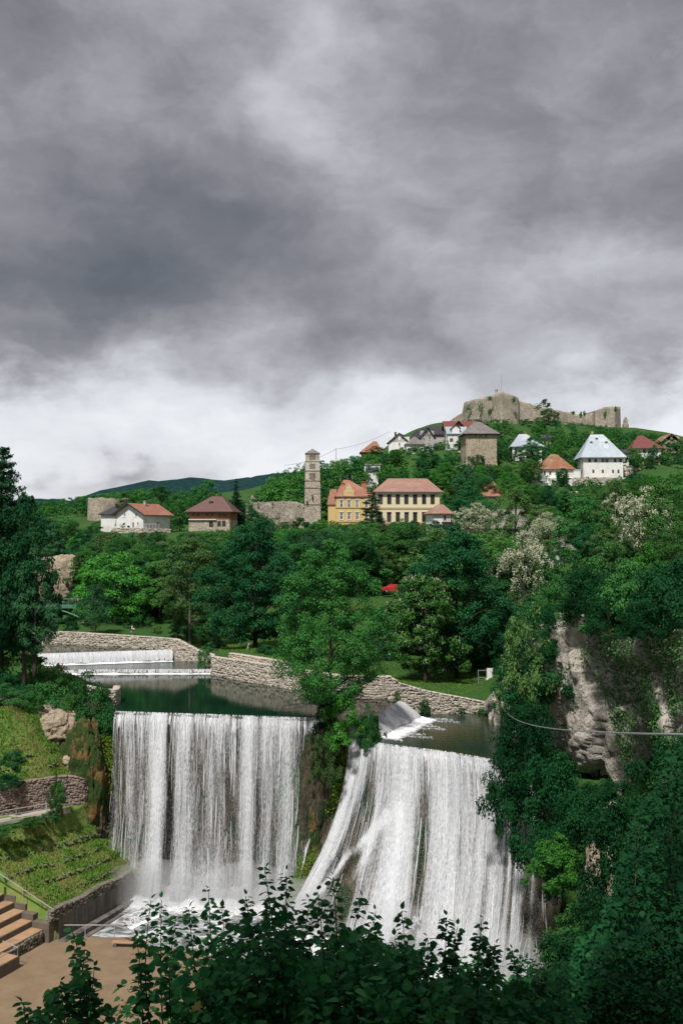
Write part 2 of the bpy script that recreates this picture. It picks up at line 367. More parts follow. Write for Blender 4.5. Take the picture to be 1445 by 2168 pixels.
def rockmat(name, c1, c2, c3, streak=(.5, .5, .25), moss=None, mscale=.3, m0=.5, sc=1.0, bm=1.0):
    m, t = newmat(name); tcn = t.new('ShaderNodeTexCoord'); v = t.scalev(tcn.outputs['Object'], tuple(sc * a * 2 for a in streak))
    n = t.noise(v, 1.0, 9, .68, .6); vo = t.vor(t.vmath('ADD', v, t.scalev(t.noise(v, 1.5, 4, .6, 0, 'Color'), (.8, .8, .8))), 1.3, 'DISTANCE_TO_EDGE')
    col = t.ramp(n, [(.3, c1), (.5, c2), (.72, c3)])
    if moss: col = t.mix(t.maprange(t.noise(tcn.outputs['Object'], mscale, 7, .65), m0, m0 + .07, 0, 1), col, moss)
    h = t.math('ADD', t.math('MULTIPLY', n, 1.0), t.maprange(vo, 0, .15, 0, .15))
    finish(t, bsdf(t, col, .92, .2, bump(t, h, bm, .35)))
rockmat('limestone', (.26, .235, .205), (.46, .42, .365), (.62, .57, .50), (.55, .55, .30), moss=(.13, .13, .075), m0=.62)
rockmat('ochre_rock', (.24, .185, .125), (.40, .325, .235), (.52, .445, .34), (.9, .9, .9))
rockmat('tufa', (.032, .034, .024), (.078, .066, .046), (.135, .108, .074), (.7, .7, .22), moss=(.020, .040, .014), mscale=.28, m0=.52)
rockmat('amber_rock', (.06, .042, .02), (.15, .095, .035), (.27, .18, .075), (.7, .7, .35), moss=(.035, .065, .016), mscale=.5, m0=.44)
def watermat(name, c1, c2, wscale=(1.2, 2.6, 1), strength=.25, dist=.05, rough=.04, foam=None, c3=None):
    m, t = newmat(name); tcn = t.new('ShaderNodeTexCoord'); v = tcn.outputs['Object']
    n = t.noise(v, .12, 4, .6); col = t.ramp(n, [(.35, c1), (.65, c2)])
    if c3: col = t.mix(t.maprange(t.noise(v, .10, 5, .6), .46, .6, 0, 1), col, c3)
    vs = t.scalev(v, wscale); h = t.math('ADD', t.noise(vs, 1.0, 4, .55), t.math('MULTIPLY', t.noise(vs, 4.0, 3, .5), .25))
    r = rough
    if foam:
        fn = t.noise(t.scalev(v, foam[0]), 1.0, 8, .7, .8); fm = t.maprange(fn, foam[1] - .06, foam[1] + .16, 0, 1)
        col = t.mix(fm, col, (.78, .80, .82)); r = t.maprange(fm, 0, 1, rough, .7)
    finish(t, bsdf(t, col, r, .5, bump(t, h, strength, dist), IOR=1.33))
watermat('river_water', (.004, .018, .011), (.007, .028, .014), (.55, 1.9, 1), .16, .03, .02)
watermat('mid_water', (.035, .05, .05), (.05, .065, .062), (.8, 2.0, 1), .6, .12, .10)
watermat('lower_water', (.008, .026, .020), (.016, .034, .022), (.9, 2.2, 1), .4, .06, .05, c3=(.030, .036, .012))
watermat('plunge_water', (.07, .085, .085), (.12, .13, .13), (.5, .7, 1), 1.0, .3, .15, foam=((.35, .55, .3), .49))
def whitewater():
    m, t = newmat('white_water'); tcn = t.new('ShaderNodeTexCoord'); geo = t.new('ShaderNodeNewGeometry')
    col = t.ramp(geo.outputs['Random Per Island'], [(0, (.50, .52, .56)), (.4, (.72, .73, .76)), (1, (.88, .88, .89))])
    p = bsdf(t, col, .45, .4); tr = t.new('ShaderNodeBsdfTranslucent'); t.put(tr.inputs[0], col)
    mx = t.new('ShaderNodeMixShader'); mx.inputs[0].default_value = .35; t.l.new(p, mx.inputs[1]); t.l.new(tr.outputs[0], mx.inputs[2])
    finish(t, mx.outputs[0])
    m, t = newmat('foam'); tcn = t.new('ShaderNodeTexCoord'); v = tcn.outputs['Object']
    n = t.noise(v, 1.1, 8, .68, .5)
    p = bsdf(t, t.ramp(n, [(.3, (.66, .68, .71)), (.55, (.90, .90, .91))]), .6, .3, bump(t, n, .8, .4)); finish(t, p)
    # streaked falling sheet: water where the streak noise is high, nothing between
    m, t = newmat('water_sheet'); uv = t.new('ShaderNodeUVMap'); v = uv.outputs[0]; at_ = t.new('ShaderNodeAttribute'); at_.attribute_name = 'dens'
    a = t.noise(t.scalev(v, (.85, .09, 1)), 1.0, 4, .55, .4); b2 = t.noise(t.scalev(v, (2.4, .28, 1)), 1.0, 5, .6, .9); c_ = t.noise(t.scalev(v, (8.0, 2.4, 1)), 1.0, 5, .68, .5)
    f = t.math('MULTIPLY', at_.outputs['Fac'], .82)
    for nz_k, am_ in ((a, .95), (b2, .50), (c_, 1.15)): f = t.math('ADD', f, t.math('MULTIPLY', t.math('SUBTRACT', nz_k, .5), am_))
    al = t.maprange(f, .10, 1.05, 0, .93, True)
    col = t.ramp(c_, [(.35, (.60, .62, .66)), (.65, (.84, .85, .87))])
    p = bsdf(t, col, .5, .3); tr = t.new('ShaderNodeBsdfTranslucent'); t.put(tr.inputs[0], col); m2 = t.new('ShaderNodeMixShader'); m2.inputs[0].default_value = .3; t.l.new(p, m2.inputs[1]); t.l.new(tr.outputs[0], m2.inputs[2]); tp = t.new('ShaderNodeBsdfTransparent')
    mx = t.new('ShaderNodeMixShader'); t.l.new(al, mx.inputs[0]); t.l.new(tp.outputs[0], mx.inputs[1]); t.l.new(m2.outputs[0], mx.inputs[2])
    finish(t, mx.outputs[0])
    m, t = newmat('foam_patch'); tcn = t.new('ShaderNodeTexCoord'); v = tcn.outputs['Object']; uv = t.new('ShaderNodeUVMap')
    su = t.new('ShaderNodeSeparateXYZ'); t.l.new(uv.outputs[0], su.inputs[0])
    n = t.noise(t.scalev(v, (.9, 1.3, 1)), 1.0, 8, .7, .8)
    al = t.maprange(t.math('SUBTRACT', t.math('ADD', n, .55), su.outputs[1]), .22, .42, 0, 1)
    p = bsdf(t, (.88, .89, .90), .6, .3, bump(t, n, .8, .3)); tp = t.new('ShaderNodeBsdfTransparent')
    mx = t.new('ShaderNodeMixShader'); t.l.new(al, mx.inputs[0]); t.l.new(tp.outputs[0], mx.inputs[1]); t.l.new(p, mx.inputs[2])
    finish(t, mx.outputs[0])
whitewater()

# ------------------------------------------------------------------ plan of the place (metres; z = 0 is the upper pool)
WALL = np.array([(-64, 171, 4.3), (-44, 166.7, 4.1), (-30.3, 160, 4.0), (-26, 158, 3.9), (-22, 155.5, 2.3), (-19.3, 150, 2.4), (-18.7, 146, 2.6), (-13.4, 140, 2.7),
                 (-7.7, 134, 2.7), (-.15, 125.9, 2.7), (4.6, 125.2, 2.7), (6.5, 125.1, 2.7), (6.7, 125.1, 2.05), (10.5, 125.6, .85), (19.6, 126.5, -1.0)])
LBANK = np.array([(-26.3, 115.6), (-27, 121), (-30, 128), (-36, 138), (-41, 146), (-47, 152), (-66, 158)])
CREST = np.array([(-30, 117, 1), (-26, 115.4, 0), (-15, 113.5, 0), (-3.5, 111.3, 0), (-1.2, 110.6, .2), (1.4, 110, -.6), (2.6, 108.5, -2), (6.4, 106, -2), (11, 103.3, -2), (15.4, 99.5, -2), (17.4, 95, -2.6), (19.5, 92, -2.5)], float)
MID = np.array([(-29, 115), (-25.6, 113.2), (-14.7, 111.3), (-3.8, 109.5), (-2.4, 108.6), (-.5, 106.2), (.8, 104.3), (5.3, 101), (10.4, 98.5), (14.8, 95.5), (16.7, 92.2), (19.5, 90)], float)
BASE = np.array([(-29, 113), (-26.0, 111.6), (-14.4, 109.8), (-4.4, 107.9), (-6.4, 104.6), (-6.6, 101.5), (-3.0, 97), (2.6, 92.5), (8.3, 89.2), (12.4, 88.6), (14.9, 88.4), (19.5, 87)], float)
ZB = -19.0
def fallpos(s, v, out=0.0, free=0.0):
    """point on the fall face: s = knot along the crest, v = 0 crest .. 1 plunge pool, out = metres in front of the rock"""
    k = np.arange(len(CREST)); ip = lambda A, c: np.interp(s, k, A[:, c])
    a = (1 - v) ** 2; 
    q0 = (1 - v) * (1 - 2 * v); q1 = 4 * v * (1 - v); q2 = v * (2 * v - 1)
    x = q0 * ip(CREST, 0) + q1 * ip(MID, 0) + q2 * ip(BASE, 0)
    y = q0 * ip(CREST, 1) + q1 * ip(MID, 1) + q2 * ip(BASE, 1)
    z = ip(CREST, 2) * (1 - v) + ZB * v
    right = smooth01((s - 5) / 3)
    dx = .05 + .45 * right * 0; dy = -1.0
    o = out + free * np.sqrt(np.clip(v, 0, 1)) * (1 - .5 * right)
    return np.stack([x + dx * o, y + dy * o, z + 0 * s], -1)
# terrace frame: T0 runs along the concrete wall, d goes up the bank to the left
TO = np.array([-27.6, 96.0]); TD = np.array([.403, .915]); TN = np.array([-.915, .403])
def dwarp(t): return 1 - .42 * smooth01((np.asarray(t, float) - 1) / 11)
def terr(t, d, z):
    d = d * float(dwarp(t)); return np.array([TO[0] + TD[0] * t + TN[0] * d, TO[1] + TD[1] * t + TN[1] * d, z])

CP = []   # ground control points (x, y, z)
for px, py, Y in [(430, 1372, 165), (200, 1322, 185), (250, 1302, 200), (400, 1255, 205), (250, 1230, 215), (550, 1375, 150), (600, 1370, 160), (700, 1390, 150), (820, 1400, 150),
                  (980, 1466, 130), (1020, 1450, 138), (1000, 1432, 150), (900, 1440, 145), (850, 1262, 185), (760, 1262, 188), (950, 1262, 185), (600, 1265, 200),
                  (60, 1118, 280), (150, 1115, 285), (300, 1128, 268), (450, 1124, 268), (600, 1124, 282), (690, 1124, 276), (850, 1128, 266), (930, 1128, 240),
                  (1050, 1205, 214), (1150, 1200, 214), (1030, 1056, 255), (1180, 1030, 317), (1265, 1032, 327), (1025, 1002, 338), (1100, 975, 345), (1350, 985, 344), (1440, 985, 345), (1410, 958, 366),
                  (840, 968, 376), (790, 972, 374), (890, 955, 374), (960, 952, 364), (790, 1035, 320), (860, 1035, 320), (1060, 900, 436), (1150, 900, 440), (1290, 908, 450), (985, 895, 450),
                  (560, 1085, 330), (620, 1050, 345), (700, 1030, 350), (740, 992, 372), (1200, 950, 390), (1400, 930, 400), (1445, 1060, 300), (1300, 1080, 280), (1200, 1100, 260),
                  (1250, 1190, 165), (1400, 1130, 200), (1440, 1180, 160), (1330, 1240, 125), (1230, 1265, 128), (1150, 1330, 150), (1110, 1380, 145)]:
    CP.append(tuple(P(px, py, Y)))
CP += [(-45, 140, 1.0), (-39, 128, 1.2), (-33, 121, 1.0), (-40, 117, .5), (-60, 140, 5), (-70, 120, 6), (-70, 160, 8), (-55, 178, 3), (-80, 214, 5), (-62, 204, .5), (-52, 204, 1), (-72, 200, .5), (-62, 192, .8), (-62, 211, 1.5), (-110, 180, 14), (-110, 130, 12),
       (-120, 270, 24), (-150, 340, 26), (-60, 330, 26), (-20, 420, 34), (60, 520, 52), (200, 520, 60), (120, 480, 64), (-160, 520, 30), (200, 400, 50), (230, 300, 40), (180, 220, 30), (120, 160, 24), (80, 120, 19), (60, 90, 15),
       (27, 104, 12), (32, 92, 12), (34, 75, 12), (26, 55, 11), (18, 40, 11), (12, 25, 12), (8, 15, 14), (14, 10, 16), (22, 118, 8), (40, 110, 14), (21, 124, -.5), (24, 132, 3),
       (0, 0, 18.4), (0, -20, 19.5), (-8, 0, 17.8), (-25, 0, 15), (0, 6, 16.2), (0, 12, 11.5), (-8, 12, 10.5), (0, 30, 1.5), (-20, 30, 0), (-60, 20, 2), (-90, 80, 6), (60, 20, 20), (50, -20, 22), (-50, -30, 16)]
CP = np.array(CP)
GORGE = np.array([(-30, 117.4), (-26, 117.2), (-4.3, 113.6), (.5, 111.8), (2.6, 110.8), (6.4, 108.4), (11, 105.7), (15.4, 102), (17.8, 98), (21, 98), (26, 99), (30, 93), (33, 80), (35, 66), (33, 50), (24, 37), (12, 29), (4, 26), (-8, 28), (-25, 42), (-45, 60), (-75, 70), (-75, 112), (-46, 114)], float)
POOLR = np.array([(17.6, 96), (18.5, 126), (20.6, 125.5), (22.8, 114), (23.9, 108), (25.4, 103.5), (27.5, 98), (24, 96.5)], float)
RIVER = np.array(list(map(tuple, WALL[:, :2] + np.array([.0, .6]))) + [(20.5, 122), (19, 112), (18.2, 96)] + [(17.2, 93.6), (2.4, 107.4), (.5, 108.6), (-4.3, 110.4), (-26, 114)] + list(map(tuple, LBANK)), float)
def poly_sd(poly, x, y):
    """signed distance, negative inside"""
    sh = np.shape(x); x = np.ravel(x); y = np.ravel(y); d = np.full(len(x), 1e9); ins = np.zeros(len(x), bool)
    for i in range(len(poly)):
        a = poly[i]; b_ = poly[(i + 1) % len(poly)]; e = b_ - a; L = (e ** 2).sum() + 1e-12
        t = np.clip(((x - a[0]) * e[0] + (y - a[1]) * e[1]) / L, 0, 1)
        d = np.minimum(d, np.hypot(x - a[0] - t * e[0], y - a[1] - t * e[1]))
        c = (a[1] > y) != (b_[1] > y)
        with np.errstate(divide='ignore', invalid='ignore'): c &= x < (e[0] * (y - a[1]) / (e[1] if e[1] else 1e-9) + a[0])
        ins ^= c
    return np.where(ins, -d, d).reshape(sh)
def ground_z(x, y):
    x = np.asarray(x, float); y = np.asarray(y, float); sh = x.shape; X = x.ravel(); Y = y.ravel()
    out = np.zeros(len(X))
    for i in range(0, len(X), 20000):
        xs = X[i:i + 20000, None]; ys = Y[i:i + 20000, None]
        w_ = 1.0 / ((xs - CP[None, :, 0]) ** 2 + (ys - CP[None, :, 1]) ** 2 + 6.0) ** 1.9
        out[i:i + 20000] = (w_ * CP[None, :, 2]).sum(1) / w_.sum(1)
    out = out + .35 * fbm(X / 9, Y / 9, 0, 3) * smooth01((Y - 140) / 40)
    far = smooth01((np.hypot(X, Y - 250) - 420) / 350); out = out * (1 - far) + 24 * far
    # camera-side slope down into the gorge, the gorge floor and the river bed
    sg = poly_sd(GORGE, X, Y); slope = np.maximum(-21.5, 18.4 - .60 * np.maximum(Y - 1, 0) - 0.0 * X)
    out = np.where(Y < 70, np.where((sg > 0) & (X < 12), np.minimum(out, slope + 6 * smooth01((X - 2) / 10) + 3 * smooth01((-X - 20) / 30)), out), out)
    k = smooth01((1.2 - sg) / 1.2); out = out * (1 - k) + np.minimum(out, slope) * k
    sp_ = poly_sd(POOLR, X, Y); k = smooth01((.5 - sp_) / .5) * (sg > -.2); out = out * (1 - k) + np.minimum(out, -4) * k
    sr = poly_sd(RIVER, X, Y); k = smooth01((.4 - sr) / .8) * (sg > -.2); bed = np.where(X + Y * .2 > 27.5, -3.6, -1.6); out = out * (1 - k) + np.minimum(out, bed) * k
    return out.reshape(sh)
def gz(x, y): return float(ground_z(np.array([x]), np.array([y]))[0])
def line(a, b, step): return np.arange(a, b, step)
gx = np.concatenate([line(-2600, -300, 230), line(-300, -90, 15), line(-90, -50, 2.5), line(-50, 30, .9), line(30, 60, 2.5), line(60, 300, 14), line(300, 2700, 240)])
gy = np.concatenate([line(-300, -40, 40), line(-40, 90, 3), line(90, 175, .9), line(175, 300, 5), line(300, 560, 11), line(560, 3400, 190)])
XX, YY = np.meshgrid(gx, gy, indexing='ij'); ZZ = ground_z(XX, YY)
g_ = mesh('ground', np.stack([XX, YY, ZZ], -1), grid_faces(len(gx), len(gy)), M['ground'], smooth=True); tag(g_, kind='structure')
# far wooded mountain and the low ridge to the left
def ridge(name, pts, Y, base_z, depth, seed):
    pts = np.array(pts, float); n = 150; m_ = 26
    px = np.linspace(pts[0, 0], pts[-1, 0], n); py = np.interp(px, pts[:, 0], pts[:, 1])
    top = np.array([P(a, b_, Y) for a, b_ in zip(px, py)]); V = []
    for i in range(n):
        for j in range(m_):
            t = j / (m_ - 1); f = math.sin(t * math.pi * .5) if t <= 1 else 1
            z = base_z + (top[i, 2] - base_z) * f; y = Y - depth * (1 - t)
            V.append((top[i, 0] * (1 + .0), y, z))
    V = np.array(V); V[:, 2] += 7 * fbm(V[:, 0] / 60, V[:, 1] / 60, seed, 4) * ((V[:, 2] - base_z) > 2) + 3.5 * vnoise(V[:, 0] / 7, V[:, 1] / 7, seed)
    back = V.reshape(n, m_, 3)[:, -1:, :] + np.array([0, 400, -60]); V = np.concatenate([V.reshape(n, m_, 3), back], 1).reshape(-1, 3)
    return tag(mesh(name, V, grid_faces(n, m_ + 1), M['forest_far'], smooth=False), kind='structure')
ridge('hills', [(-900, 1110), (-200, 1095), (120, 1085), (230, 1066), (300, 1040), (360, 1026), (420, 1019), (500, 1022), (600, 1012), (760, 1000), (1100, 1010), (1700, 1060), (2400, 1110)], 1700, 20, 700, 3)
ridge('hills', [(-700, 1092), (-300, 1080), (60, 1066), (130, 1064), (200, 1072), (300, 1092), (420, 1110)], 900, 22, 300, 9)

# ------------------------------------------------------------------ water
def sheet(name, pts, z, m_, label=None):
    return tag(mesh(name, [(p[0], p[1], z) for p in pts], [tuple(range(len(pts)))], M[m_]), kind='structure')
up = 165.0
sheet('water', [(-66, 171.5), (-44, 167.4), (-30.3, 160.7), (-26.2, 158.4), (-44.5, 153.0), (-47, 152), (-66, 158)], 2.2, 'river_water')
sheet('water', [(-44.5, 153.2), (-26.4, 158.2), (-21.5, 156), (-18.8, 150), (-18.4, 147.2), (-41.5, 146.8), (-47, 152)], .6, 'mid_water')
sheet('water', [(-41.5, 146.9), (-18.4, 147.4), (-18.2, 146), (-13.2, 140.6), (-7.4, 134.6), (.1, 126.4), (4.8, 125.8), (7.3, 125.7), (7.1, 122), (5.6, 118), (4.3, 114), (2.2, 110.7), (1.2, 110.1), (-1.5, 110.7), (-4.3, 111.6), (-15, 113.6), (-26, 115.5), (-27.5, 121), (-31, 128), (-37, 138)], 0.0, 'river_water')
sheet('water', [(7.0, 125.7), (10.5, 126.2), (20, 127), (21.5, 118), (20, 100), (17.3, 95.1), (15.4, 99.6), (11, 103.4), (6.4, 106.1), (2.6, 108.6), (2.2, 110.3), (4.2, 114), (5.5, 118)], -2.0, 'lower_water')
sheet('water', [(-27, 90), (-23, 108), (-27, 114), (-4, 112), (0, 106), (20, 95), (21, 70), (-5, 55), (-18, 70), (-19.5, 86)], ZB, 'plunge_water')

# ------------------------------------------------------------------ rock face behind the falls
ns, nv = 300, 70
S_, V_ = np.meshgrid(np.linspace(0, 11, ns), np.linspace(-.01, 1.08, nv), indexing='ij')
Pf = fallpos(S_, np.clip(V_, 0, 1), -0.9)
Pf[..., 2] -= np.clip(V_ - 1, 0, 1) * 18
amp = smooth01(V_ / .06) * 1.0
rel = fbm(Pf[..., 0] / 2.2, Pf[..., 2] / 6.5, Pf[..., 1] / 6, 5, .55) * 1.1 + fbm(Pf[..., 0] / .7, Pf[..., 2] / 2.2, 3.3, 3) * .35
Pf[..., 1] -= rel * amp * .8; Pf[..., 0] += fbm(Pf[..., 0] / 2, Pf[..., 2] / 2, 9, 3) * .3 * amp
Pf[..., 1] += .35 * (1 - amp)
tag(mesh('tufa_cliff', Pf, grid_faces(ns, nv), M['tufa'], smooth=True), 'mossy brown tufa cliff face behind the two waterfalls', 'cliff')
# ------------------------------------------------------------------ falling water as strands, sheets and drops
def strands(s0, v0, length, width, out, drift, rng, seg=7, wob=.05, free=2.0):
    """ribbons of water: every ribbon is a tapered strip with a raised spine"""
    n = len(s0); t = np.linspace(0, 1, seg + 1)[None, :]
    v = np.clip(v0[:, None] + length[:, None] * t, 0, 1.0)
    s = s0[:, None] + drift[:, None] * (v - v0[:, None])
    c = fallpos(s, v, 0, free); ph = rng.random((n, 1)) * 50
    c[..., 1] -= out[:, None] * (.35 + .65 * v) ; c[..., 0] += wob * vnoise(ph + v * 14, ph * 1.7, 0) * (0.3 + v)
    c[..., 2] += .05
    # over the lip: the first bit bends back into the pool
    lip = np.clip(.03 - v, 0, .03) / .03; c[..., 1] += lip * .5; c[..., 2] += 0.05 * lip
    wd = width[:, None] * (.30 + .9 * np.sin(np.clip(t * .92 + .08, 0, 1) * math.pi) ** .6) * (1 + .5 * vnoise(ph + v * 22, 3.1, ph))
    V = np.empty((n, seg + 1, 3, 3)); V[:, :, 0] = c; V[:, :, 1] = c; V[:, :, 2] = c
    V[:, :, 0, 0] -= wd * .5; V[:, :, 2, 0] += wd * .5; V[:, :, 1, 1] -= wd * .35
    b_ = np.arange(n)[:, None, None] * (seg + 1) * 3 + np.arange(seg)[None, :, None] * 3 + np.arange(2)[None, None, :]
    b_ = b_.ravel(); return V.reshape(-1, 3), np.stack([b_, b_ + 1, b_ + 4, b_ + 3], 1)
def drops(pts, size, rng):
    n = len(pts); T = np.array([(0, 0, 1), (.94, 0, -.33), (-.47, .82, -.33), (-.47, -.82, -.33)]) * .5
    sc = size[:, None, None] * (1 + .8 * rng.random((n, 1, 1)) * np.array([0, 0, 1.0])); a = rng.random(n) * 6.28
    ca, sa = np.cos(a)[:, None], np.sin(a)[:, None]
    V = np.empty((n, 4, 3)); V[..., 0] = T[None, :, 0] * ca - T[None, :, 1] * sa; V[..., 1] = T[None, :, 0] * sa + T[None, :, 1] * ca; V[..., 2] = T[None, :, 2]
    V = V * sc + pts[:, None, :]; b_ = np.arange(n)[:, None] * 4
    Fc = (b_[:, None, :] + np.array([(0, 1, 2), (0, 2, 3), (0, 3, 1), (1, 3, 2)])[None, :, :]).reshape(-1, 3)
    return V.reshape(-1, 3), Fc
def joinq(parts):
    V = []; Fq = []; o = 0
    for v, f in parts: V.append(v); Fq.append(f + o); o += len(v)
    return np.concatenate(V), np.concatenate(Fq)
CK = np.arange(len(CREST)); CARC = np.concatenate([[0], np.cumsum(np.linalg.norm(CREST[1:, :2] - CREST[:-1, :2], axis=1))])
def sheet_mesh(name, sa, sb, out, free, parent, cols, nu=160, nv_=40, v1=1.0, uoff=0.0, gaps=(), base=.30, ropes=()):
    S2, V2 = np.meshgrid(np.linspace(sa, sb, nu), np.linspace(0, v1, nv_), indexing='ij')
    Q = fallpos(S2, V2, 0, free); Q[..., 1] -= out * (.2 + .8 * V2) + .30 * vnoise(Q[..., 0] / .9, Q[..., 2] / 5, uoff); Q[..., 2] += .03
    Q[:, 0, 1] += .15
    o = mesh(name, Q, grid_faces(nu, nv_), M['water_sheet'], parent, True); arc = np.interp(S2, CK, CARC)
    uvl = o.data.uv_layers.new(name='UVMap'); li = np.empty(len(o.data.loops), np.int32); o.data.loops.foreach_get('vertex_index', li)
    UV = np.stack([arc + uoff * 7.3, Q[..., 2] + uoff * 3], -1).reshape(-1, 2)[li]; uvl.data.foreach_set('uv', UV.astype(np.float32).ravel())
    d = np.full(S2.shape, base)
    for c in cols: d = d + min(c[2] / 330., 1.2) * .62 * np.exp(-((S2 - c[0] - c[3] * V2) / (c[1] * 2.0 + .012)) ** 2)
    d = d + .25 * (1 - smooth01(V2 / .12)) + .25 * smooth01((V2 - .7) / .3)
    d = d - .6 * np.clip(vnoise(S2 * 26 * (2.0 if sb < 4 else 1.0), uoff, 0), 0, 1) * (1 - smooth01(V2 / .10)); d = d + .22 * vnoise(S2 * (22 if sb < 4 else 11), V2 * 2.2, uoff) + .12 * vnoise(S2 * (60 if sb < 4 else 30), V2 * 5, uoff)
    for (sa_, va_, sb_, vb_, wr_, am) in ropes:
        f_ = np.clip((V2 - va_) / (vb_ - va_), 0, 1); d = d + am * np.exp(-((S2 - sa_ - (sb_ - sa_) * f_) / wr_) ** 2) * (V2 > va_ - .02) * (V2 < vb_ + .03)
    for (s_, ws, v_, wv, am) in gaps: d = d - am * np.exp(-((S2 - s_) / ws) ** 2 - ((V2 - v_) / wv) ** 2)
    at_ = o.data.attributes.new('dens', 'FLOAT', 'POINT'); at_.data.foreach_set('value', np.clip(d, -.3, 1.3).astype(np.float32).ravel()); return o
def waterfall(name, label, sa, sb, cols, nbg, ndrop, free, seed, dens=None, wide=1.0, gapfree=1.0):
    rng = np.random.default_rng(seed); root = empty(name, (0, 0, 0), 0, label, 'waterfall')
    parts = []
    # thin strands everywhere
    s0 = rng.uniform(sa, sb, nbg)
    if dens is not None: s0 = s0[rng.random(nbg) < dens(s0)]
    n = len(s0); v0 = np.where(rng.random(n) < .42, 0, rng.random(n) ** 1.1 * .86)
    parts.append(strands(s0, v0, rng.uniform(.06, .30, n), rng.uniform(.015, .045, n) * wide, rng.uniform(-.05, .7, n), rng.normal(0, .03, n), rng, 5, .12, free))
    # short tongues that break over the lip
    s0 = rng.uniform(sa, sb, int(nbg * .5)); 
    if dens is not None: s0 = s0[rng.random(len(s0)) < dens(s0)]
    n = len(s0); parts.append(strands(s0, np.zeros(n), rng.uniform(.03, .10, n), rng.uniform(.04, .13, n), rng.uniform(-.1, .4, n), rng.normal(0, .02, n), rng, 5, .05, free))
    # gathered columns
    for (cs, w_, k, dr, va, vb) in cols:
        k = int(k * .05)
        s0 = cs + rng.normal(0, w_, k); v0 = np.where(rng.random(k) < .35, va, va + rng.random(k) * (vb - va) * .9)
        ln = np.minimum(rng.uniform(.08, .4, k), vb - v0)
        parts.append(strands(s0 + dr * (v0 - va), v0, ln, rng.uniform(.025, .08, k) * wide, rng.uniform(.0, .9, k), np.full(k, dr) + rng.normal(0, .04, k), rng, 6, .10, free))
    V, Fq = joinq(parts)
    st = mesh('strands', V, Fq, M['white_water'], root, True); st['kind'] = 'stuff'
    # drops thrown off the strands
    nd = ndrop; sd = rng.uniform(sa, sb, nd)
    if cols:
        cc = np.array([c[0] for c in cols]); pick = rng.integers(0, len(cc), nd); near = rng.random(nd) < .72
        sd = np.where(near, cc[pick] + rng.normal(0, .05 if sb < 4 else .12, nd), sd)
    sd = np.clip(sd, sa, sb)
    if dens is not None: sd = sd[rng.random(nd) < dens(sd)]
    nd = len(sd); vd = rng.random(nd) ** .75
    p = fallpos(sd, vd, 0, free); p[:, 1] -= rng.normal(.35, .45, nd) * (.2 + vd); p[:, 0] += rng.normal(0, .25, nd) * vd
    V, Ft = drops(p, rng.uniform(.02, .05, nd), rng)
    dd = mesh('drops', V, Ft, M['white_water'], root); dd['kind'] = 'stuff'
    return root
def sdens(knots):
    k = np.array(knots); return lambda s: np.interp(s, k[:, 0], k[:, 1])
rg = np.random.default_rng(41)
# left fall: s 1..3 over the crest, columns read off the photograph
def s_of_px(px): return 1 + 2 * (px - 245) / (655 - 245)
cl = []
for px, w_, k in [(262, .022, 160), (285, .02, 200), (305, .03, 150), (338, .035, 420), (352, .02, 300), (392, .03, 330), (408, .022, 240), (432, .03, 150), (455, .025, 190), (478, .03, 250), (500, .02, 150),
                  (528, .03, 330), (540, .02, 200), (566, .025, 260), (580, .02, 160), (604, .03, 280), (622, .02, 140), (640, .015, 70)]:
    cl.append((s_of_px(px), w_, k, rg.normal(0, .015), 0.0, 1.0))
lf = waterfall('waterfall', 'wide white waterfall dropping straight off the upper pool beside the terraced bank', 1.0, 3.0, cl, 380, 60000, 2.0, 5)
LG = [(2.2, .10, .45, .25, .25), (1.12, .06, .6, .5, .2), (2.55, .06, .55, .3, .3), (1.75, .05, .5, .3, .2)]
for q_, (o_, f_) in enumerate(((.10, 2.0), (.40, 2.05), (.75, 2.1))): sheet_mesh('water_sheet', 1.0, 2.98, o_, f_, lf, cl, uoff=1.0 + q_ * 3.3, gaps=LG, base=.02 - .04 * q_)
 
# thin threads between the falls
th = [(3.10, .018, 60, .0, 0, .95), (3.26, .022, 90, .02, 0, .9), (3.36, .012, 40, 0, 0, .6), (3.62, .016, 40, .05, 0, .9), (3.45, .05, 60, 0, .55, 1.0)]
waterfall('waterfall', 'thin threads of water trickling down the dark mossy rock between the two big falls', 3.03, 3.8, th, 160, 5200, 1.6, 6, sdens([(3, .9), (3.5, .7), (3.8, .3)]))
# right fall: wider fan over a bulging apron
cr = []
for s, w_, k, dr in [(5.0, .10, 420, -.05), (5.35, .09, 360, -.1), (5.7, .08, 300, -.15), (6.05, .06, 260, -.1), (6.45, .08, 300, 0), (6.8, .08, 420, .0), (7.05, .07, 460, .0), (7.3, .06, 320, .0), (7.62, .05, 220, .02), (7.85, .07, 420, .0), (8.1, .06, 380, .0), (8.35, .07, 320, .02),
                     (8.6, .05, 260, .02), (8.85, .07, 380, .03), (9.1, .05, 260, .03), (9.35, .06, 320, .04), (9.6, .04, 200, .04), (9.82, .06, 260, .05), (10.15, .08, 200, .1), (10.42, .05, 100, .1)]:
    cr.append((s, w_, k, dr, 0.0, 1.0))
rf = waterfall('waterfall', 'broad white waterfall fanning over the rock apron below the dark cliff', 4.75, 10.5, cr, 420, 80000, 1.1, 8, sdens([(4.75, .5), (5, 1), (9.8, 1), (10.1, .7), (10.5, .35)]))
RG = [(6.15, .40, .78, .32, .85), (5.5, .10, .75, .2, .3), (5.65, .12, .55, .2, .35), (7.52, .10, .70, .45, .45), (8.75, .10, .75, .4, .35), (9.5, .12, .6, .4, .35), (10.2, .35, .5, .6, .25), (9.0, .06, .4, .3, .2), (6.3, .2, .35, .2, .25), (8.25, .05, .5, .3, .2)]
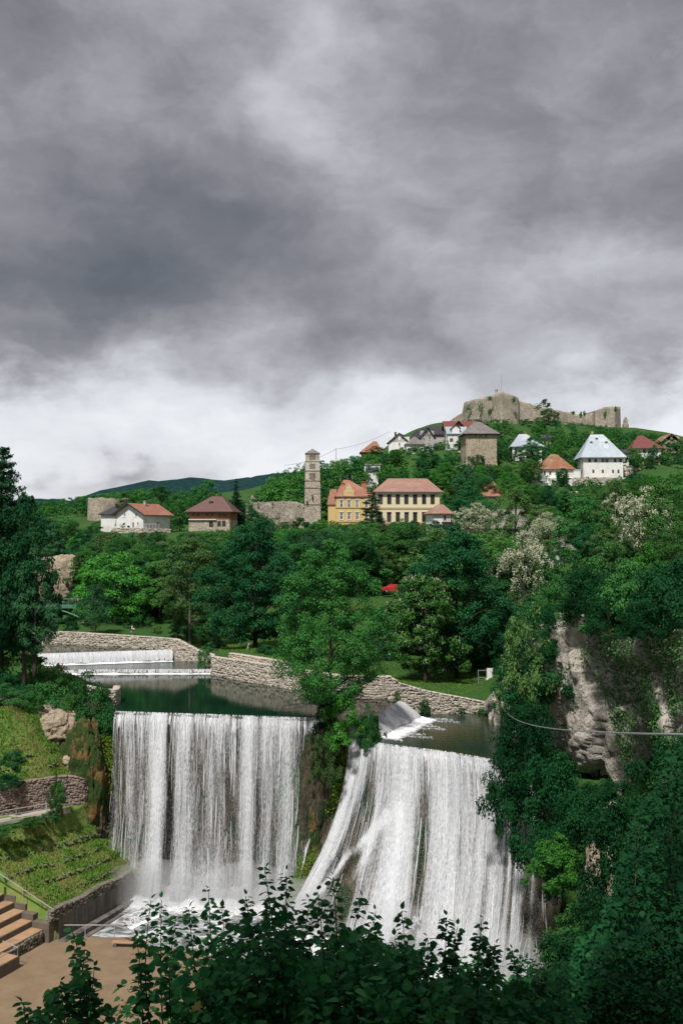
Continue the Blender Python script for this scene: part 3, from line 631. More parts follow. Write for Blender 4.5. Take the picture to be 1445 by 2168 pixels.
for q_, (o_, f_) in enumerate(((.10, 1.1), (.40, 1.15), (.75, 1.2))): sheet_mesh('water_sheet', 4.75, 10.3, o_, f_, rf, cr, 260, 44, uoff=2.0 + q_ * 4.1, gaps=RG, base=.09 - .05 * q_, ropes=[(6.75, .36, 5.15, .92, .11, .95), (5.15, 0, 5.05, .45, .12, .8), (5.05, .45, 4.95, 1.0, .14, .8), (6.5, .5, 5.9, 1.0, .09, .6), (5.9, .1, 5.45, .6, .08, .5), (7.0, .3, 7.1, 1.0, .13, .5)])
# foam where they land
def foam(name, sa, sb, w0, w1, hgt, parent, seed):
    nu, nw = 150, 26; S2, W2 = np.meshgrid(np.linspace(sa, sb, nu), np.linspace(0, 1, nw), indexing='ij')
    k = np.arange(len(BASE)); bx = np.interp(S2, k, BASE[:, 0]); by = np.interp(S2, k, BASE[:, 1])
    X = bx + 0 * W2; Y = by + w0 - (w0 + w1) * W2
    n_ = fbm(X / 1.6, Y / 1.6, seed, 5, .6); Z = ZB + .05 + hgt * np.clip(1.1 - W2 * 1.15, 0, 1) ** 1.3 * np.clip(.55 + .9 * n_, .03, 2) * np.clip(np.sin(np.clip(W2 * 4 + .15, 0, 1) * 1.57), 0, 1)
    o = mesh(name, np.stack([X, Y, Z], -1), grid_faces(nu, nw), M['foam_patch'], parent, True)
    uvl = o.data.uv_layers.new(name='UVMap'); li = np.empty(len(o.data.loops), np.int32); o.data.loops.foreach_get('vertex_index', li)
    uvl.data.foreach_set('uv', np.stack([S2, W2], -1).reshape(-1, 2)[li].astype(np.float32).ravel()); o['kind'] = 'stuff'; return o
foam('foam', 1.0, 3.6, 1.6, 8.0, 1.9, lf, 2.0); foam('foam', 4.6, 10.4, 1.8, 7.5, 2.3, rf, 7.0)
def splash(sa, sb, n, w1, hgt, parent, seed):
    rng = np.random.default_rng(seed); s = rng.uniform(sa, sb, n); k = np.arange(len(BASE)); w_ = rng.random(n) ** 1.5
    p = np.stack([np.interp(s, k, BASE[:, 0]) + rng.normal(0, .3, n), np.interp(s, k, BASE[:, 1]) - 1.6 - w_ * w1, ZB + .1 + rng.random(n) ** 2.2 * hgt * (1 - .8 * w_)], 1)
    V, Ft = drops(p, rng.uniform(.025, .085, n), rng); o = mesh('spray', V, Ft, M['white_water'], parent); o['kind'] = 'stuff'
splash(1.0, 3.4, 26000, 4.5, 3.4, lf, 3); splash(4.8, 10.2, 34000, 4.5, 4.2, rf, 4)
# rock ledge half-way down the right fall that throws a white tongue to the lower right
rng = np.random.default_rng(12); n = 900; a = rng.random(n); q0 = fallpos(np.full(n, 7.55), np.full(n, .78), 1.6); q1 = fallpos(np.full(n, 6.95), np.full(n, .98), 2.6)
p = q0 + (q1 - q0) * a[:, None]; p += rng.normal(0, 1, (n, 3)) * np.array([.35, .35, .4]) * (.4 + a[:, None]); V, Ft = drops(p, rng.uniform(.12, .35, n), rng)
o = mesh('spray', V, Ft, M['white_water'], rf); o['kind'] = 'stuff'
# ------------------------------------------------------------------ weirs
def weir(name, label, A, B, z1, z0, run, n, seed, body='stone_dark', spread=1.0, foamlen=2.0, wd=(.04, .16), face=(0, -1)):
    A = np.array(A, float); B = np.array(B, float); d = (B - A); L = np.hypot(*d); d = d / L; nrm_ = np.array([d[1], -d[0]])
    if nrm_ @ np.array(face) < 0: nrm_ = -nrm_
    root = empty(name, (0, 0, 0), 0, label, 'weir'); rng = np.random.default_rng(seed)
    mb = MB(); k = 40
    prof = [(.35, z1 + .03), (0, z1 - .02), (-.25, z1 - .12), (-run, z0 - .3)]
    V = []; 
    for i in range(k + 1):
        c = A + d * (L * i / k)
        for (a, z) in prof: V.append((c[0] - nrm_[0] * a, c[1] - nrm_[1] * a, z + .03 * vnoise(i * .7, a * 3, seed)))
    mesh('sill', V, grid_faces(k + 1, len(prof)), M[body], root, True)
    seg = 6; t = np.linspace(0, 1, seg + 1)[None, :]; a0 = rng.random(n) * L; ln = rng.uniform(.3, 1.0, n); st = rng.random(n) * (1 - ln) * (rng.random(n) < .6)
    v = st[:, None] + ln[:, None] * t
    off = -.3 + (run + .45) * np.sqrt(v) * spread; zz_ = z1 + .05 - (z1 - z0) * v ** 1.5
    lat = a0[:, None] + .12 * vnoise(a0[:, None] * 7 + v * 5, v * 3, seed)
    c = np.stack([A[0] + d[0] * lat + nrm_[0] * off, A[1] + d[1] * lat + nrm_[1] * off, zz_ + rng.random((n, 1)) * .1 * v + .02], -1)
    wdt = rng.uniform(wd[0], wd[1], n)[:, None] * (.5 + .8 * np.sin(t * 3.0) ** .5)
    V = np.empty((n, seg + 1, 3, 3)); 
    for q in range(3): V[:, :, q] = c
    V[:, :, 0, :2] -= d * (wdt * .5)[..., None]; V[:, :, 2, :2] += d * (wdt * .5)[..., None]; V[:, :, 1, :2] += nrm_ * (wdt * .3)[..., None]; V[:, :, 1, 2] += wdt * .2
    b_ = (np.arange(n)[:, None, None] * (seg + 1) * 3 + np.arange(seg)[None, :, None] * 3 + np.arange(2)[None, None, :]).ravel()
    o = mesh('strands', V.reshape(-1, 3), np.stack([b_, b_ + 1, b_ + 4, b_ + 3], 1), M['white_water'], root, True); o['kind'] = 'stuff'
    nu, nw = 80, 14; U2, W2 = np.meshgrid(np.linspace(0, 1, nu), np.linspace(0, 1, nw), indexing='ij')
    off = run * .75 + foamlen * W2; X = A[0] + d[0] * L * U2 + nrm_[0] * off; Y = A[1] + d[1] * L * U2 + nrm_[1] * off
    Z = z0 + .03 + .22 * np.clip(1 - W2 * 1.6, 0, 1) * (.7 + fbm(X, Y, seed, 3))
    o = mesh('foam', np.stack([X, Y, Z], -1), grid_faces(nu, nw), M['foam_patch'], root, True); o['kind'] = 'stuff'
    uvl = o.data.uv_layers.new(name='UVMap'); li = np.empty(len(o.data.loops), np.int32); o.data.loops.foreach_get('vertex_index', li)
    uvl.data.foreach_set('uv', np.stack([U2, W2], -1).reshape(-1, 2)[li].astype(np.float32).ravel())
    return root
weir('weir', 'tall foaming white weir in front of the park wall at the far pool', (-46, 152.6), (-26.6, 158.1), 2.2, .6, 1.0, 2600, 1, foamlen=1.6)
weir('weir', 'low dark weir with a thin line of foam across the middle pool', (-41.5, 146.8), (-18.9, 147.3), .6, 0, .35, 700, 2, foamlen=.9, wd=(.02, .07))
def apron_weir(name, label, A, B, A2, B2, z1, z0, n, seed):
    root = empty(name, (0, 0, 0), 0, label, 'weir'); rng = np.random.default_rng(seed); A, B, A2, B2 = (np.array(q, float) for q in (A, B, A2, B2))
    nu, nw = 50, 16; U2, W2 = np.meshgrid(np.linspace(-.03, 1.03, nu), np.linspace(-.12, 1.08, nw), indexing='ij')
    def pos(u, w_, lift=0.0):
        c = A + (B - A) * u[..., None]; e = A2 + (B2 - A2) * u[..., None]; q = c + (e - c) * w_[..., None]; z = np.where(w_ < 0, z1, z1 + (z0 - z1) * np.clip(w_, 0, 1.2) ** 1.25); return np.stack([q[..., 0], q[..., 1], z + lift], -1)
    Q = pos(U2, W2, -.06); Q[..., 2] += .12 * fbm(Q[..., 0] * 1.2, Q[..., 1] * 1.2, 1, 3) * (W2 > .05); mesh('apron', Q, grid_faces(nu, nw), M['stone_dark'], root, True)
    seg = 6; t = np.linspace(0, 1, seg + 1)[None, :]; u0 = rng.random(n); ln = rng.uniform(.15, .6, n); st = rng.random(n) * (1 - ln); w_ = st[:, None] + ln[:, None] * t; u = u0[:, None] + .02 * vnoise(u0[:, None] * 60, w_ * 4, seed) + 0 * w_
    c = pos(u, w_, .07); c[..., 2] += rng.random((n, 1)) * .12; wd = rng.uniform(.05, .16, n)[:, None] * (.4 + .8 * np.sin(t * 3.0) ** .5); d = nrm((B - A)[None])[0]
    V = np.empty((n, seg + 1, 3, 3))
    for q in range(3): V[:, :, q] = c
    V[:, :, 0, :2] -= d * (wd * .5)[..., None]; V[:, :, 2, :2] += d * (wd * .5)[..., None]; V[:, :, 1, 2] += wd * .35
    b_ = (np.arange(n)[:, None, None] * (seg + 1) * 3 + np.arange(seg)[None, :, None] * 3 + np.arange(2)[None, None, :]).ravel()
    o = mesh('strands', V.reshape(-1, 3), np.stack([b_, b_ + 1, b_ + 4, b_ + 3], 1), M['white_water'], root, True); o['kind'] = 'stuff'
    U2, W2 = np.meshgrid(np.linspace(0, 1, 60), np.linspace(0, 1, 14), indexing='ij'); Q = pos(U2, np.full(U2.shape, .96)); Q[..., 0] += W2 * 2.4; Q[..., 1] -= W2 * 1.2; Q[..., 2] = z0 + .03 + .2 * np.clip(1 - W2 * 1.6, 0, 1) * (.7 + fbm(Q[..., 0], Q[..., 1], seed, 3))
    o = mesh('foam', Q, grid_faces(60, 14), M['foam_patch'], root, True); o['kind'] = 'stuff'; uvl = o.data.uv_layers.new(name='UVMap'); li = np.empty(len(o.data.loops), np.int32); o.data.loops.foreach_get('vertex_index', li)
    uvl.data.foreach_set('uv', np.stack([U2, W2], -1).reshape(-1, 2)[li].astype(np.float32).ravel()); return root
wr = apron_weir('weir', 'slanting white weir pouring from the upper pool into the lower right pool', (7.0, 122.6), (4.1, 113.7), (9.8, 122.6), (4.3, 110.6), 0, -2, 7000, 3)
# white tails drifting away below the slanting weir
rng = np.random.default_rng(77); parts = []
for j in range(9):
    t = j / 8; ax, ay = 8.0 + (2.6 - 8.0) * t, 122.6 + (110.6 - 122.6) * t; n = 160
    r = rng.random(n) ** 1.6; p = np.stack([ax + 2.0 + r * (3.4 + 1.6 * math.sin(j * 2.1)) , ay - r * 1.0 + rng.normal(0, .16, n) * (1 + r), np.full(n, -1.97) + rng.random(n) * .08], 1); parts.append(p)
V, Ft = drops(np.concatenate(parts), rng.uniform(.08, .3, 9 * 160), rng); V[:, 2] = np.minimum(V[:, 2], -1.90)
o = mesh('foam', V, Ft, M['white_water'], wr); o['kind'] = 'stuff'
# dark water line lying over each crest: lips of clear water
def lip(pts, name='crest_lip'):
    mb = MB(); mb.tube(pts, .16, 6); return mb
lipo = lip([(x, y + .05, z - .21) for x, y, z in CREST[1:4]]); tag(lipo.build('crest_sill', M['tufa'], None, True), 'dark stone sill along the crest of the straight waterfall', 'sill')
lipo = lip([(x, y + .1, z - .33) for x, y, z in CREST[6:11]]); tag(lipo.build('crest_sill', M['tufa'], None, True), 'dark stone sill along the crest of the fanning waterfall', 'sill')
# mist hanging at the foot of the falls
m, t = newmat('mist'); pv = t.new('ShaderNodeVolumePrincipled'); pv.inputs['Color'].default_value = (.95, .96, .97, 1); pv.inputs['Density'].default_value = .14; pv.inputs['Anisotropy'].default_value = .1
oo = t.new('ShaderNodeOutputMaterial'); t.l.new(pv.outputs[0], oo.inputs['Volume'])
def puff(c, r, dens_mat):
    bm_ = bmesh.new(); bmesh.ops.create_icosphere(bm_, subdivisions=3, radius=1.0)
    me = bpy.data.meshes.new('mist'); bm_.to_mesh(me); bm_.free(); me.materials.append(dens_mat)
    V = np.array([v.co[:] for v in me.vertices]); V *= (1 + .25 * fbm(V[:, 0] * 1.7 + c[0], V[:, 1] * 1.7, V[:, 2] * 1.7, 3))[:, None] * np.array(r)
    me.vertices.foreach_set('co', V.astype(np.float32).ravel()); o = bpy.data.objects.new('mist', me); o.location = c; link(o); tag(o, 'white spray mist hanging where the water lands', 'mist', 'mist at the foot of the falls', 'stuff')
for c, r in [((-20, 107.2, -17.2), (6, 2.6, 3.2)), ((-10.0, 105.8, -17.2), (5.4, 2.6, 3.2)), ((-4.0, 98.5, -16.5), (3.6, 2.5, 3.6)), ((4.5, 89, -16), (4.6, 2.4, 4.2)), ((13.5, 85.2, -16.4), (4.0, 2.2, 3.6))]:
    puff(c, r, M['mist'])
# ------------------------------------------------------------------ stones and stone walls
def stone_proto(seed):
    bm_ = bmesh.new(); bmesh.ops.create_cube(bm_, size=1.0); bmesh.ops.bevel(bm_, geom=bm_.edges[:], offset=.17, segments=1, affect='EDGES')
    r = np.random.default_rng(seed); V = np.array([v.co[:] for v in bm_.verts]); V += r.normal(0, .045, V.shape)
    bmesh.ops.triangulate(bm_, faces=bm_.faces[:]); Fc = np.array([[v.index for v in f.verts] for f in bm_.faces]); bm_.free(); return V, Fc
STONES = [stone_proto(i) for i in range(6)]
STONE_ME = [mesh_data('stone', v, f, M['stone_a']) for v, f in STONES]
def stones_joined(name, items, m_, parent, kind='stuff'):
    """items: (centre, angle, (w, depth, h), tilt)"""
    VV = []; FF = []; o = 0
    for i, (c, a, s, tl) in enumerate(items):
        v, f = STONES[i % 6]; v = v * np.array(s); ct, st_ = math.cos(tl), math.sin(tl); x = v[:, 0] * ct - v[:, 2] * st_; z = v[:, 0] * st_ + v[:, 2] * ct
        ca, sa = math.cos(a), math.sin(a); q = np.stack([x * ca - v[:, 1] * sa + c[0], x * sa + v[:, 1] * ca + c[1], z + c[2]], 1); VV.append(q); FF.append(f + o); o += len(v)
    if not VV: return None
    ob = mesh(name, np.concatenate(VV), np.concatenate(FF), m_, parent); ob['kind'] = kind; return ob
def path_walk(path):
    p = np.array(path, float); seg = np.hypot(*(p[1:, :2] - p[:-1, :2]).T); L = np.concatenate([[0], np.cumsum(seg)]); return p, L
def at_len(p, L, t):
    return np.array([np.interp(t, L, p[:, i]) for i in range(p.shape[1])])
def dir_len(p, L, t):
    a = at_len(p, L, max(t - .3, 0)); b_ = at_len(p, L, min(t + .3, L[-1])); d = (b_ - a)[:2]; return d / (np.hypot(*d) + 1e-9)
def stone_wall(name, label, path, zb, thick=.7, row=(.18, .34), wid=(.22, .58), seed=0, nparts=0, coping=True, smat='stone_b', cat='stone wall', core='wall_core', capm='stone_b', group=None):
    rng = np.random.default_rng(seed); p, L = path_walk(path); root = empty(name, (0, 0, 0), 0, label, cat, group)
    zbf = zb if callable(zb) else (lambda t: zb)
    n = max(2, int(L[-1] / 1.0)); V = []
    for i in range(n + 1):
        t = L[-1] * i / n; q = at_len(p, L, t); d = dir_len(p, L, t); nn = np.array([d[1], -d[0]])
        f = q[:2] + nn * -.06; b_ = q[:2] - nn * thick
        V += [(f[0], f[1], zbf(t)), (f[0], f[1], q[2] - .05), (b_[0], b_[1], q[2] - .05), (b_[0], b_[1], zbf(t))]
    Fc = []
    for i in range(n):
        a = i * 4; b_ = a + 4
        Fc += [(a, b_, b_ + 1, a + 1), (a + 1, b_ + 1, b_ + 2, a + 2), (a + 2, b_ + 2, b_ + 3, a + 3)]
    e = n * 4; Fc += [(0, 1, 2, 3), (e, e + 3, e + 2, e + 1)]
    mesh('wall_core', V, Fc, M[core], root)
    items = []
    zmin = min(zbf(L[-1] * i / 20) for i in range(21)); zmax = p[:, 2].max(); z = zmin
    while z < zmax:
        h = rng.uniform(*row); t = -rng.random() * .3
        while t < L[-1]:
            w_ = rng.uniform(*wid) * (1 if rng.random() > .2 else .6); tc_ = t + w_ / 2; t += w_
            if tc_ < 0 or tc_ > L[-1]: continue
            q = at_len(p, L, tc_); zc = z + h / 2
            if zc + h * .3 > q[2] or zc < zbf(tc_) - .2: continue
            d = dir_len(p, L, tc_); nn = np.array([d[1], -d[0]]); o = rng.uniform(-.05, .03)
            und = .16 * float(vnoise(tc_ * .55, z * 1.3, seed)); big_ = rng.random() < .16
            items.append(((q[0] + nn[0] * (o + .04 * big_), q[1] + nn[1] * (o + .04 * big_), min(zc + und + rng.normal(0, .05), q[2] - h * .4)), math.atan2(d[1], d[0]), (w_ * 1.06, .26, h * (rng.uniform(1.4, 2.0) if big_ else rng.uniform(.75, 1.35))), rng.normal(0, .17)))
        z += h
    if coping:
        t = 0
        while t < L[-1]:
            w_ = rng.uniform(.45, .9); tc_ = t + w_ / 2; t += w_
            if tc_ > L[-1]: break
            q = at_len(p, L, tc_); d = dir_len(p, L, tc_); nn = np.array([d[1], -d[0]]); sl = at_len(p, L, min(tc_ + .3, L[-1]))[2] - at_len(p, L, max(tc_ - .3, 0))[2]
            items.append(((q[0] - nn[0] * thick * .42, q[1] - nn[1] * thick * .42, q[2]), math.atan2(d[1], d[0]), (w_ * 1.03, thick + .16, .17), max(-.5, min(.5, math.atan2(sl, .6))) + rng.normal(0, .03)))
    if nparts:
        items.sort(key=lambda it: -it[2][0] * it[2][2] * (126.0 / max(it[0][1], 1)) ** 2 * (2.0 if it[0][0] > 5 else 1)); big, items = items[:nparts], items[nparts:]
        for i, (c, a, s, tl) in enumerate(big):
            o = bpy.data.objects.new('stone', STONE_ME[i % 6]); o.location = c; o.rotation_euler = (0, -tl, a); o.scale = s; link(o, root)
    stones_joined('stones', items, M[smat], root)
    return root
wp, wl = path_walk(WALL)
stone_wall('river_wall', 'long pale rubble stone river wall curving along the park bank', WALL, lambda t: -2.6 if at_len(wp, wl, t)[0] > 3 else (1.2 if at_len(wp, wl, t)[0] < -27 else -1.0), .75, seed=2, nparts=300)
# raised second tier behind the bend
stone_wall('retaining_wall', 'grey stone step of wall raised behind the bend of the river wall', [(-16.2, 144.6, 3.3), (-12.4, 140.4, 3.3), (-8.0, 136, 3.2), (-6.5, 134.3, 3.1)], 1.5, .8, seed=3, smat='stone_b')
# stone pier at the head of the left fall
stone_wall('stone_pier', 'short pale stone pier at the corner of the pool above the straight waterfall', [(-31.6, 123.2, 1.9), (-29.5, 120.6, 1.9), (-27.1, 120.2, 1.75), (-26.9, 121.5, 1.7), (-27.4, 124.5, 1.7)], -1.2, .7, seed=4)
# ------------------------------------------------------------------ left bank: terraces, seats and stage
prof = [(.3, -19.5), (.32, -16.0), (2.2, -15.55), (2.35, -15.0), (4.2, -14.7), (4.4, -14.1), (6.4, -13.8), (6.6, -13.1), (8.6, -12.7), (8.8, -11.7), (10.0, -11.3), (10.2, -9.2), (10.3, -9.05), (13.2, -9.0), (13.3, -6.2), (13.5, -5.6),
        (15.2, -5.0), (15.35, -4.4), (17.2, -3.8), (17.35, -3.2), (19.5, -2.4), (22.0, .2), (26, 1.2)]
pd = np.array(prof); tt = np.concatenate([np.arange(-60, -12, 2.0), np.arange(-12, 16.4, .4)])
fine = []
for (a, b_) in zip(prof[:-1], prof[1:]):
    k = max(1, int(round((b_[0] - a[0]) / .45)))
    for i in range(k): fine.append((a[0] + (b_[0] - a[0]) * i / k, a[1] + (b_[1] - a[1]) * i / k))
fine.append(prof[-1]); fine = np.array(fine)
V = np.empty((len(tt), len(fine), 3))
for i, t in enumerate(tt):
    end = smooth01((t - 13.0) / 2.5)       # falls away to the gorge at the far end
    dd_ = fine[:, 0] + .25 * fbm(np.full(len(fine), t / 3.0), fine[:, 0] / 2, 1, 3)
    z = fine[:, 1] + .18 * fbm(np.full(len(fine), t / 1.3), fine[:, 0] / 1.3, 5, 4); z = z - 1.0 * end * np.clip(fine[:, 0] / 10, 0, 2)
    if t < .9: z = np.where((fine[:, 0] > -.5) & (fine[:, 0] < 9.5), np.minimum(z, -19.4), z)
    dd_ = dd_ * float(dwarp(t))
    V[i, :, 0] = TO[0] + TD[0] * t + TN[0] * dd_; V[i, :, 1] = TO[1] + TD[1] * t + TN[1] * dd_; V[i, :, 2] = z
tb = mesh('terrain', V, grid_faces(len(tt), len(fine)), M['terrace_grass'], smooth=False); tag(tb, kind='structure')
TERR_V, TERR_F = V, fine
# rough stone edging on each terrace step
items = []; rng = np.random.default_rng(21); groups_ = {0: [], 1: []}
for (d_, z_, h_, t0, t1) in [(2.28, -15.3, .5, 7.0, 11.8), (4.3, -14.4, .55, 4.0, 12.6), (6.5, -13.45, .6, -2.0, 12.6), (8.7, -12.3, .9, -4.0, 13.4), (15.3, -4.7, .45, -6, 12), (17.3, -3.5, .4, 2.0, 10)]:
    t = t0
    while t < t1:
        w_ = rng.uniform(.12, .32)
        for _ in range(2 if h_ < .5 else 3):
            if rng.random() < .62:
                c = terr(t, d_ - .08 + rng.normal(0, .06), z_ + rng.uniform(-.5, .5) * h_ * .8); items.append((c, math.atan2(TD[1], TD[0]), (w_, .22, rng.uniform(.08, .19)), rng.normal(0, .25)))
        t += w_ * 1.02
ed = empty('terrace_edging', (0, 0, 0), 0, 'rough grey stone edging along the grassy terrace steps', 'stone edging'); stones_joined('stones', items[::2], M['stone_dark'], ed)
# tall curved dry-stone wall behind the viewing platform
pw = [terr(t, 13.15, -5.7) for t in np.arange(-24, 11.0, 1.0)] + [terr(11.4, 12.4, -5.8), terr(12.0, 11.4, -6.0), terr(12.7, 10.6, -6.3), terr(13.3, 10.6, -6.6), terr(13.9, 11.4, -6.8), terr(14.5, 12.8, -7.2)]
pwp, pwl = path_walk(pw)
tw = stone_wall('dry_stone_wall', 'tall mauve dry stone wall curving behind the railed viewing platform', pw, lambda t: -9.3 - 2.6 * float(smooth01((t - 32) / 2.5)), .6, (.16, .26), (.2, .45), seed=8, smat='stone_mauve', capm='stone_mauve')
# viewing platform with rails
pf = empty('viewing_platform', terr(0, 10, -9), 0, 'paved viewing platform with grey pipe railing below the curved stone wall', 'platform')
def rel(o, v): return tuple(np.array(v) - np.array(o.location))
dt_ = np.linspace(-22, 10.4, 28); V = []
for t in dt_: V += [rel(pf, terr(t, 10.1, -8.98)), rel(pf, terr(t, 13.0, -8.98)), rel(pf, terr(t, 13.0, -9.35)), rel(pf, terr(t, 10.1, -9.35))]
Fc = [(i * 4 + a, i * 4 + 4 + a, i * 4 + 4 + (a + 1) % 4, i * 4 + (a + 1) % 4) for i in range(27) for a in range(4)] + [(0, 1, 2, 3), (111, 110, 109, 108)]
mesh('deck', V, Fc, M['pave'], pf)
for t in np.arange(-20, 10.3, 2.8): MB().bar(rel(pf, terr(t, 10.25, -9)), rel(pf, terr(t, 10.25, -7.95)), .07).build('rail_post', M['rail_grey'], pf)
MB().tube([rel(pf, terr(t, 10.25, -7.95)) for t in dt_], .045, 6).build('handrail', M['rail_grey'], pf); MB().tube([rel(pf, terr(t, 10.25, -8.45)) for t in dt_], .03, 6).build('mid_rail', M['rail_grey'], pf)
MB().bar(rel(pf, terr(10.4, 10.25, -7.95)), rel(pf, terr(9.2, 12.9, -7.95)), .07).build('handrail', M['rail_grey'], pf); MB().bar(rel(pf, terr(10.4, 10.25, -9)), rel(pf, terr(10.4, 10.25, -7.95)), .07).build('rail_post', M['rail_grey'], pf); MB().bar(rel(pf, terr(9.2, 12.9, -9)), rel(pf, terr(9.2, 12.9, -7.95)), .07).build('rail_post', M['rail_grey'], pf)
# stained concrete retaining wall
rw = empty('concrete_wall', terr(0, 0, -19), 0, 'dark stained concrete retaining wall rising from the plunge pool', 'wall')
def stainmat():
    m, t = newmat('stained_shaded_concrete'); tcn = t.new('ShaderNodeTexCoord'); v = tcn.outputs['Object']
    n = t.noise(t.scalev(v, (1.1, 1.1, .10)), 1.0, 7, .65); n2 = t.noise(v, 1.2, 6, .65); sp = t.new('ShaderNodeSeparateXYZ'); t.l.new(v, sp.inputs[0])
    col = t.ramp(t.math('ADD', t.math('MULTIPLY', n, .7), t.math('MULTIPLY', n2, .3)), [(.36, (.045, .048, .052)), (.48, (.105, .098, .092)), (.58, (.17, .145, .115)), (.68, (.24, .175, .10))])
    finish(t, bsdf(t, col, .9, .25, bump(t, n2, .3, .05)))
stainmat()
def slab(name, pts_t, d0, d1, z0, z1, m_, parent):
    a, b_ = pts_t; V = [rel(parent, terr(t, d, z)) for z in (z0, z1) for (t, d) in ((a, d0), (b_, d0), (b_, d1), (a, d1))]
    return mesh(name, V, [(0, 3, 2, 1), (4, 5, 6, 7), (0, 1, 5, 4), (1, 2, 6, 5), (2, 3, 7, 6), (3, 0, 4, 7)], M[m_], parent)
for i in range(5): slab('panel', (1.2 + i * 2.4 + .01, 1.2 + (i + 1) * 2.4 - .01), -.02 * (i % 2), .6, -20, -16.35, 'stained_shaded_concrete', rw)
slab('footing', (1.0, 13.4), -1.0, -.05, -20, -18.45, 'stained_shaded_concrete', rw)
slab('footing', (1.0, 13.7), -1.6, -1.0, -20, -18.9, 'stained_shaded_concrete', rw)
slab('panel', (13.2, 13.6), .02, 5.0, -20, -16.4, 'stained_shaded_concrete', rw)
stone_wall('parapet_wall', 'rough dark stone course along the top of the stained concrete wall', [terr(t, .05, -15.55 + .12 * math.sin(t)) for t in np.arange(0.2, 13.5, 1.0)], -16.4, .6, (.14, .24), (.2, .42), seed=12, smat='stone_dark', coping=True)
# stepped seating
st = empty('stepped_seating', terr(0, 1, -18.6), 0, 'earth topped concrete seating steps beside the stage floor', 'seating steps')
ends = [.2, .35, .9, 1.0, 1.1, 1.2]
for k in range(6):
    d0 = 1.0 + 1.4 * k; zt = -17.3 + .57 * k
    slab('seat_riser', (-40, ends[k]), d0, d0 + 1.45, -19.6, zt - .03, 'seat_riser' if k else 'stone_dark', st)
    slab('seat_tread', (-40, ends[k] - .06), d0 + .06, d0 + 1.40, zt - .028, zt + .012, 'seat_top', st)
for k in range(6): slab('side_wall', (ends[k] + .01, 1.45), 1.0 + 1.4 * k if k else .35, 2.39 + 1.4 * k, -19.6, -16.75 + .57 * k, 'seat_riser', st)
stone_wall('seating_wall', 'rough dark stone wall facing the stage floor under the lowest seating step', [terr(t, .93, -17.42) for t in np.arange(-22, .6, 1.0)], -18.9, .3, (.2, .32), (.25, .55), seed=14, smat='stone_dark', coping=False)
# small stair and landing
sr = empty('stairs', terr(-6, 0, -18.6), 0, 'short flight of concrete steps with a handrail leading to the stage floor', 'stairs')
slab('landing', (-8.2, -5.2), -.9, 1.0, -18.9, -17.45, 'seat_riser', sr); slab('landing_top', (-8.2, -5.25), -.85, .98, -17.448, -17.40, 'seat_top', sr)
for k in range(5): slab('step', (-8.2 - .38 * (k + 1), -8.2 - .38 * k - .01), -.9, .7, -18.9, -17.62 - .2 * k, 'concrete', sr)
for (a, b_) in (((-10.1, -.85, -17.6), (-8.2, -.85, -16.6)), ((-8.2, -.85, -16.6), (-5.4, -.85, -16.6)), ((-5.4, -.85, -16.6), (-5.4, .9, -16.3))):
    MB().bar(rel(sr, terr(*a)), rel(sr, terr(*b_)), .05).build('handrail', M['rail_grey'], sr)
for t, z in ((-10.0, -18.5), (-8.2, -17.5), (-5.4, -17.5)): MB().bar(rel(sr, terr(t, -.85, z)), rel(sr, terr(t, -.85, -16.6 if t > -9 else -17.6)), .05).build('rail_post', M['rail_grey'], sr)
# handrail that runs down the bank beside the seating
hr = empty('handrail', P(-30, 1830, 99.5), 0, 'pale sloping pipe handrail beside the top of the seating steps', 'handrail')
a, b_ = P(-30, 1830, 99.5), P(114, 1926, 96.6)
MB().bar(rel(hr, a), rel(hr, b_), .07).build('top_rail', M['rail_grey'], hr); MB().bar(rel(hr, b_), rel(hr, P(97, 1942, 96.6)), .06).build('end_rail', M['rail_grey'], hr)
for f in (.1, .55, .98):
    q = a + (b_ - a) * f; MB().bar(rel(hr, q), rel(hr, q + np.array([0, 0, -1.3])), .05).build('rail_post', M['rail_grey'], hr)
# stage floor
stg = [G(px, py, -18.5) for px, py in [(-400, 2010), (60, 1985), (150, 1984), (287, 1984), (310, 2003), (420, 2010), (520, 2060), (640, 2200), (200, 2400), (-700, 2400)]]
n = len(stg); V = [tuple(p) for p in stg] + [(p[0], p[1], -20.6) for p in stg]
tag(mesh('stage_floor', V, [tuple(range(n))] + [(i, n + i, n + (i + 1) % n, (i + 1) % n) for i in range(n)], M['sand']), kind='structure')
# railing at the stage edge and plank bench
rl = empty('stage_railing', G(130, 1984, -18.5), 0, 'pale pipe railing along the water edge of the sandy stage', 'railing')
q0, q1, q2 = G(118, 1984, -18.5), G(243, 1984, -18.5), P(322, 2012, 92.5)
up_ = np.array([0, 0, 1.15])
for a, b_ in ((q0, q1), (q1, q2)): MB().bar(rel(rl, a + up_), rel(rl, b_ + up_), .08).build('top_rail', M['rail_grey'], rl)
MB().bar(rel(rl, q1 + up_ * .45), rel(rl, q2 + up_ * .3 + np.array([2, 0, .4])), .03).build('cable', M['rust_rail'], rl)
for q in (q0, (q0 + q1) / 2, q1, q2): MB().bar(rel(rl, q), rel(rl, q + up_), .06).build('rail_post', M['rail_grey'], rl)
bn = empty('plank_bench', G(275, 2004, -18.5), R(-4), 'low plank bench at the edge of the sandy stage', 'bench')
for k in range(2): MB().box(-1.7, 1.9, -.35 + k * .33, -.05 + k * .33, .38, .44).build('plank', M['seat_top'], bn)
for x in (-1.4, 1.5): MB().box(x, x + .2, -.3, .25, 0, .378).build('leg', M['seat_riser'], bn)
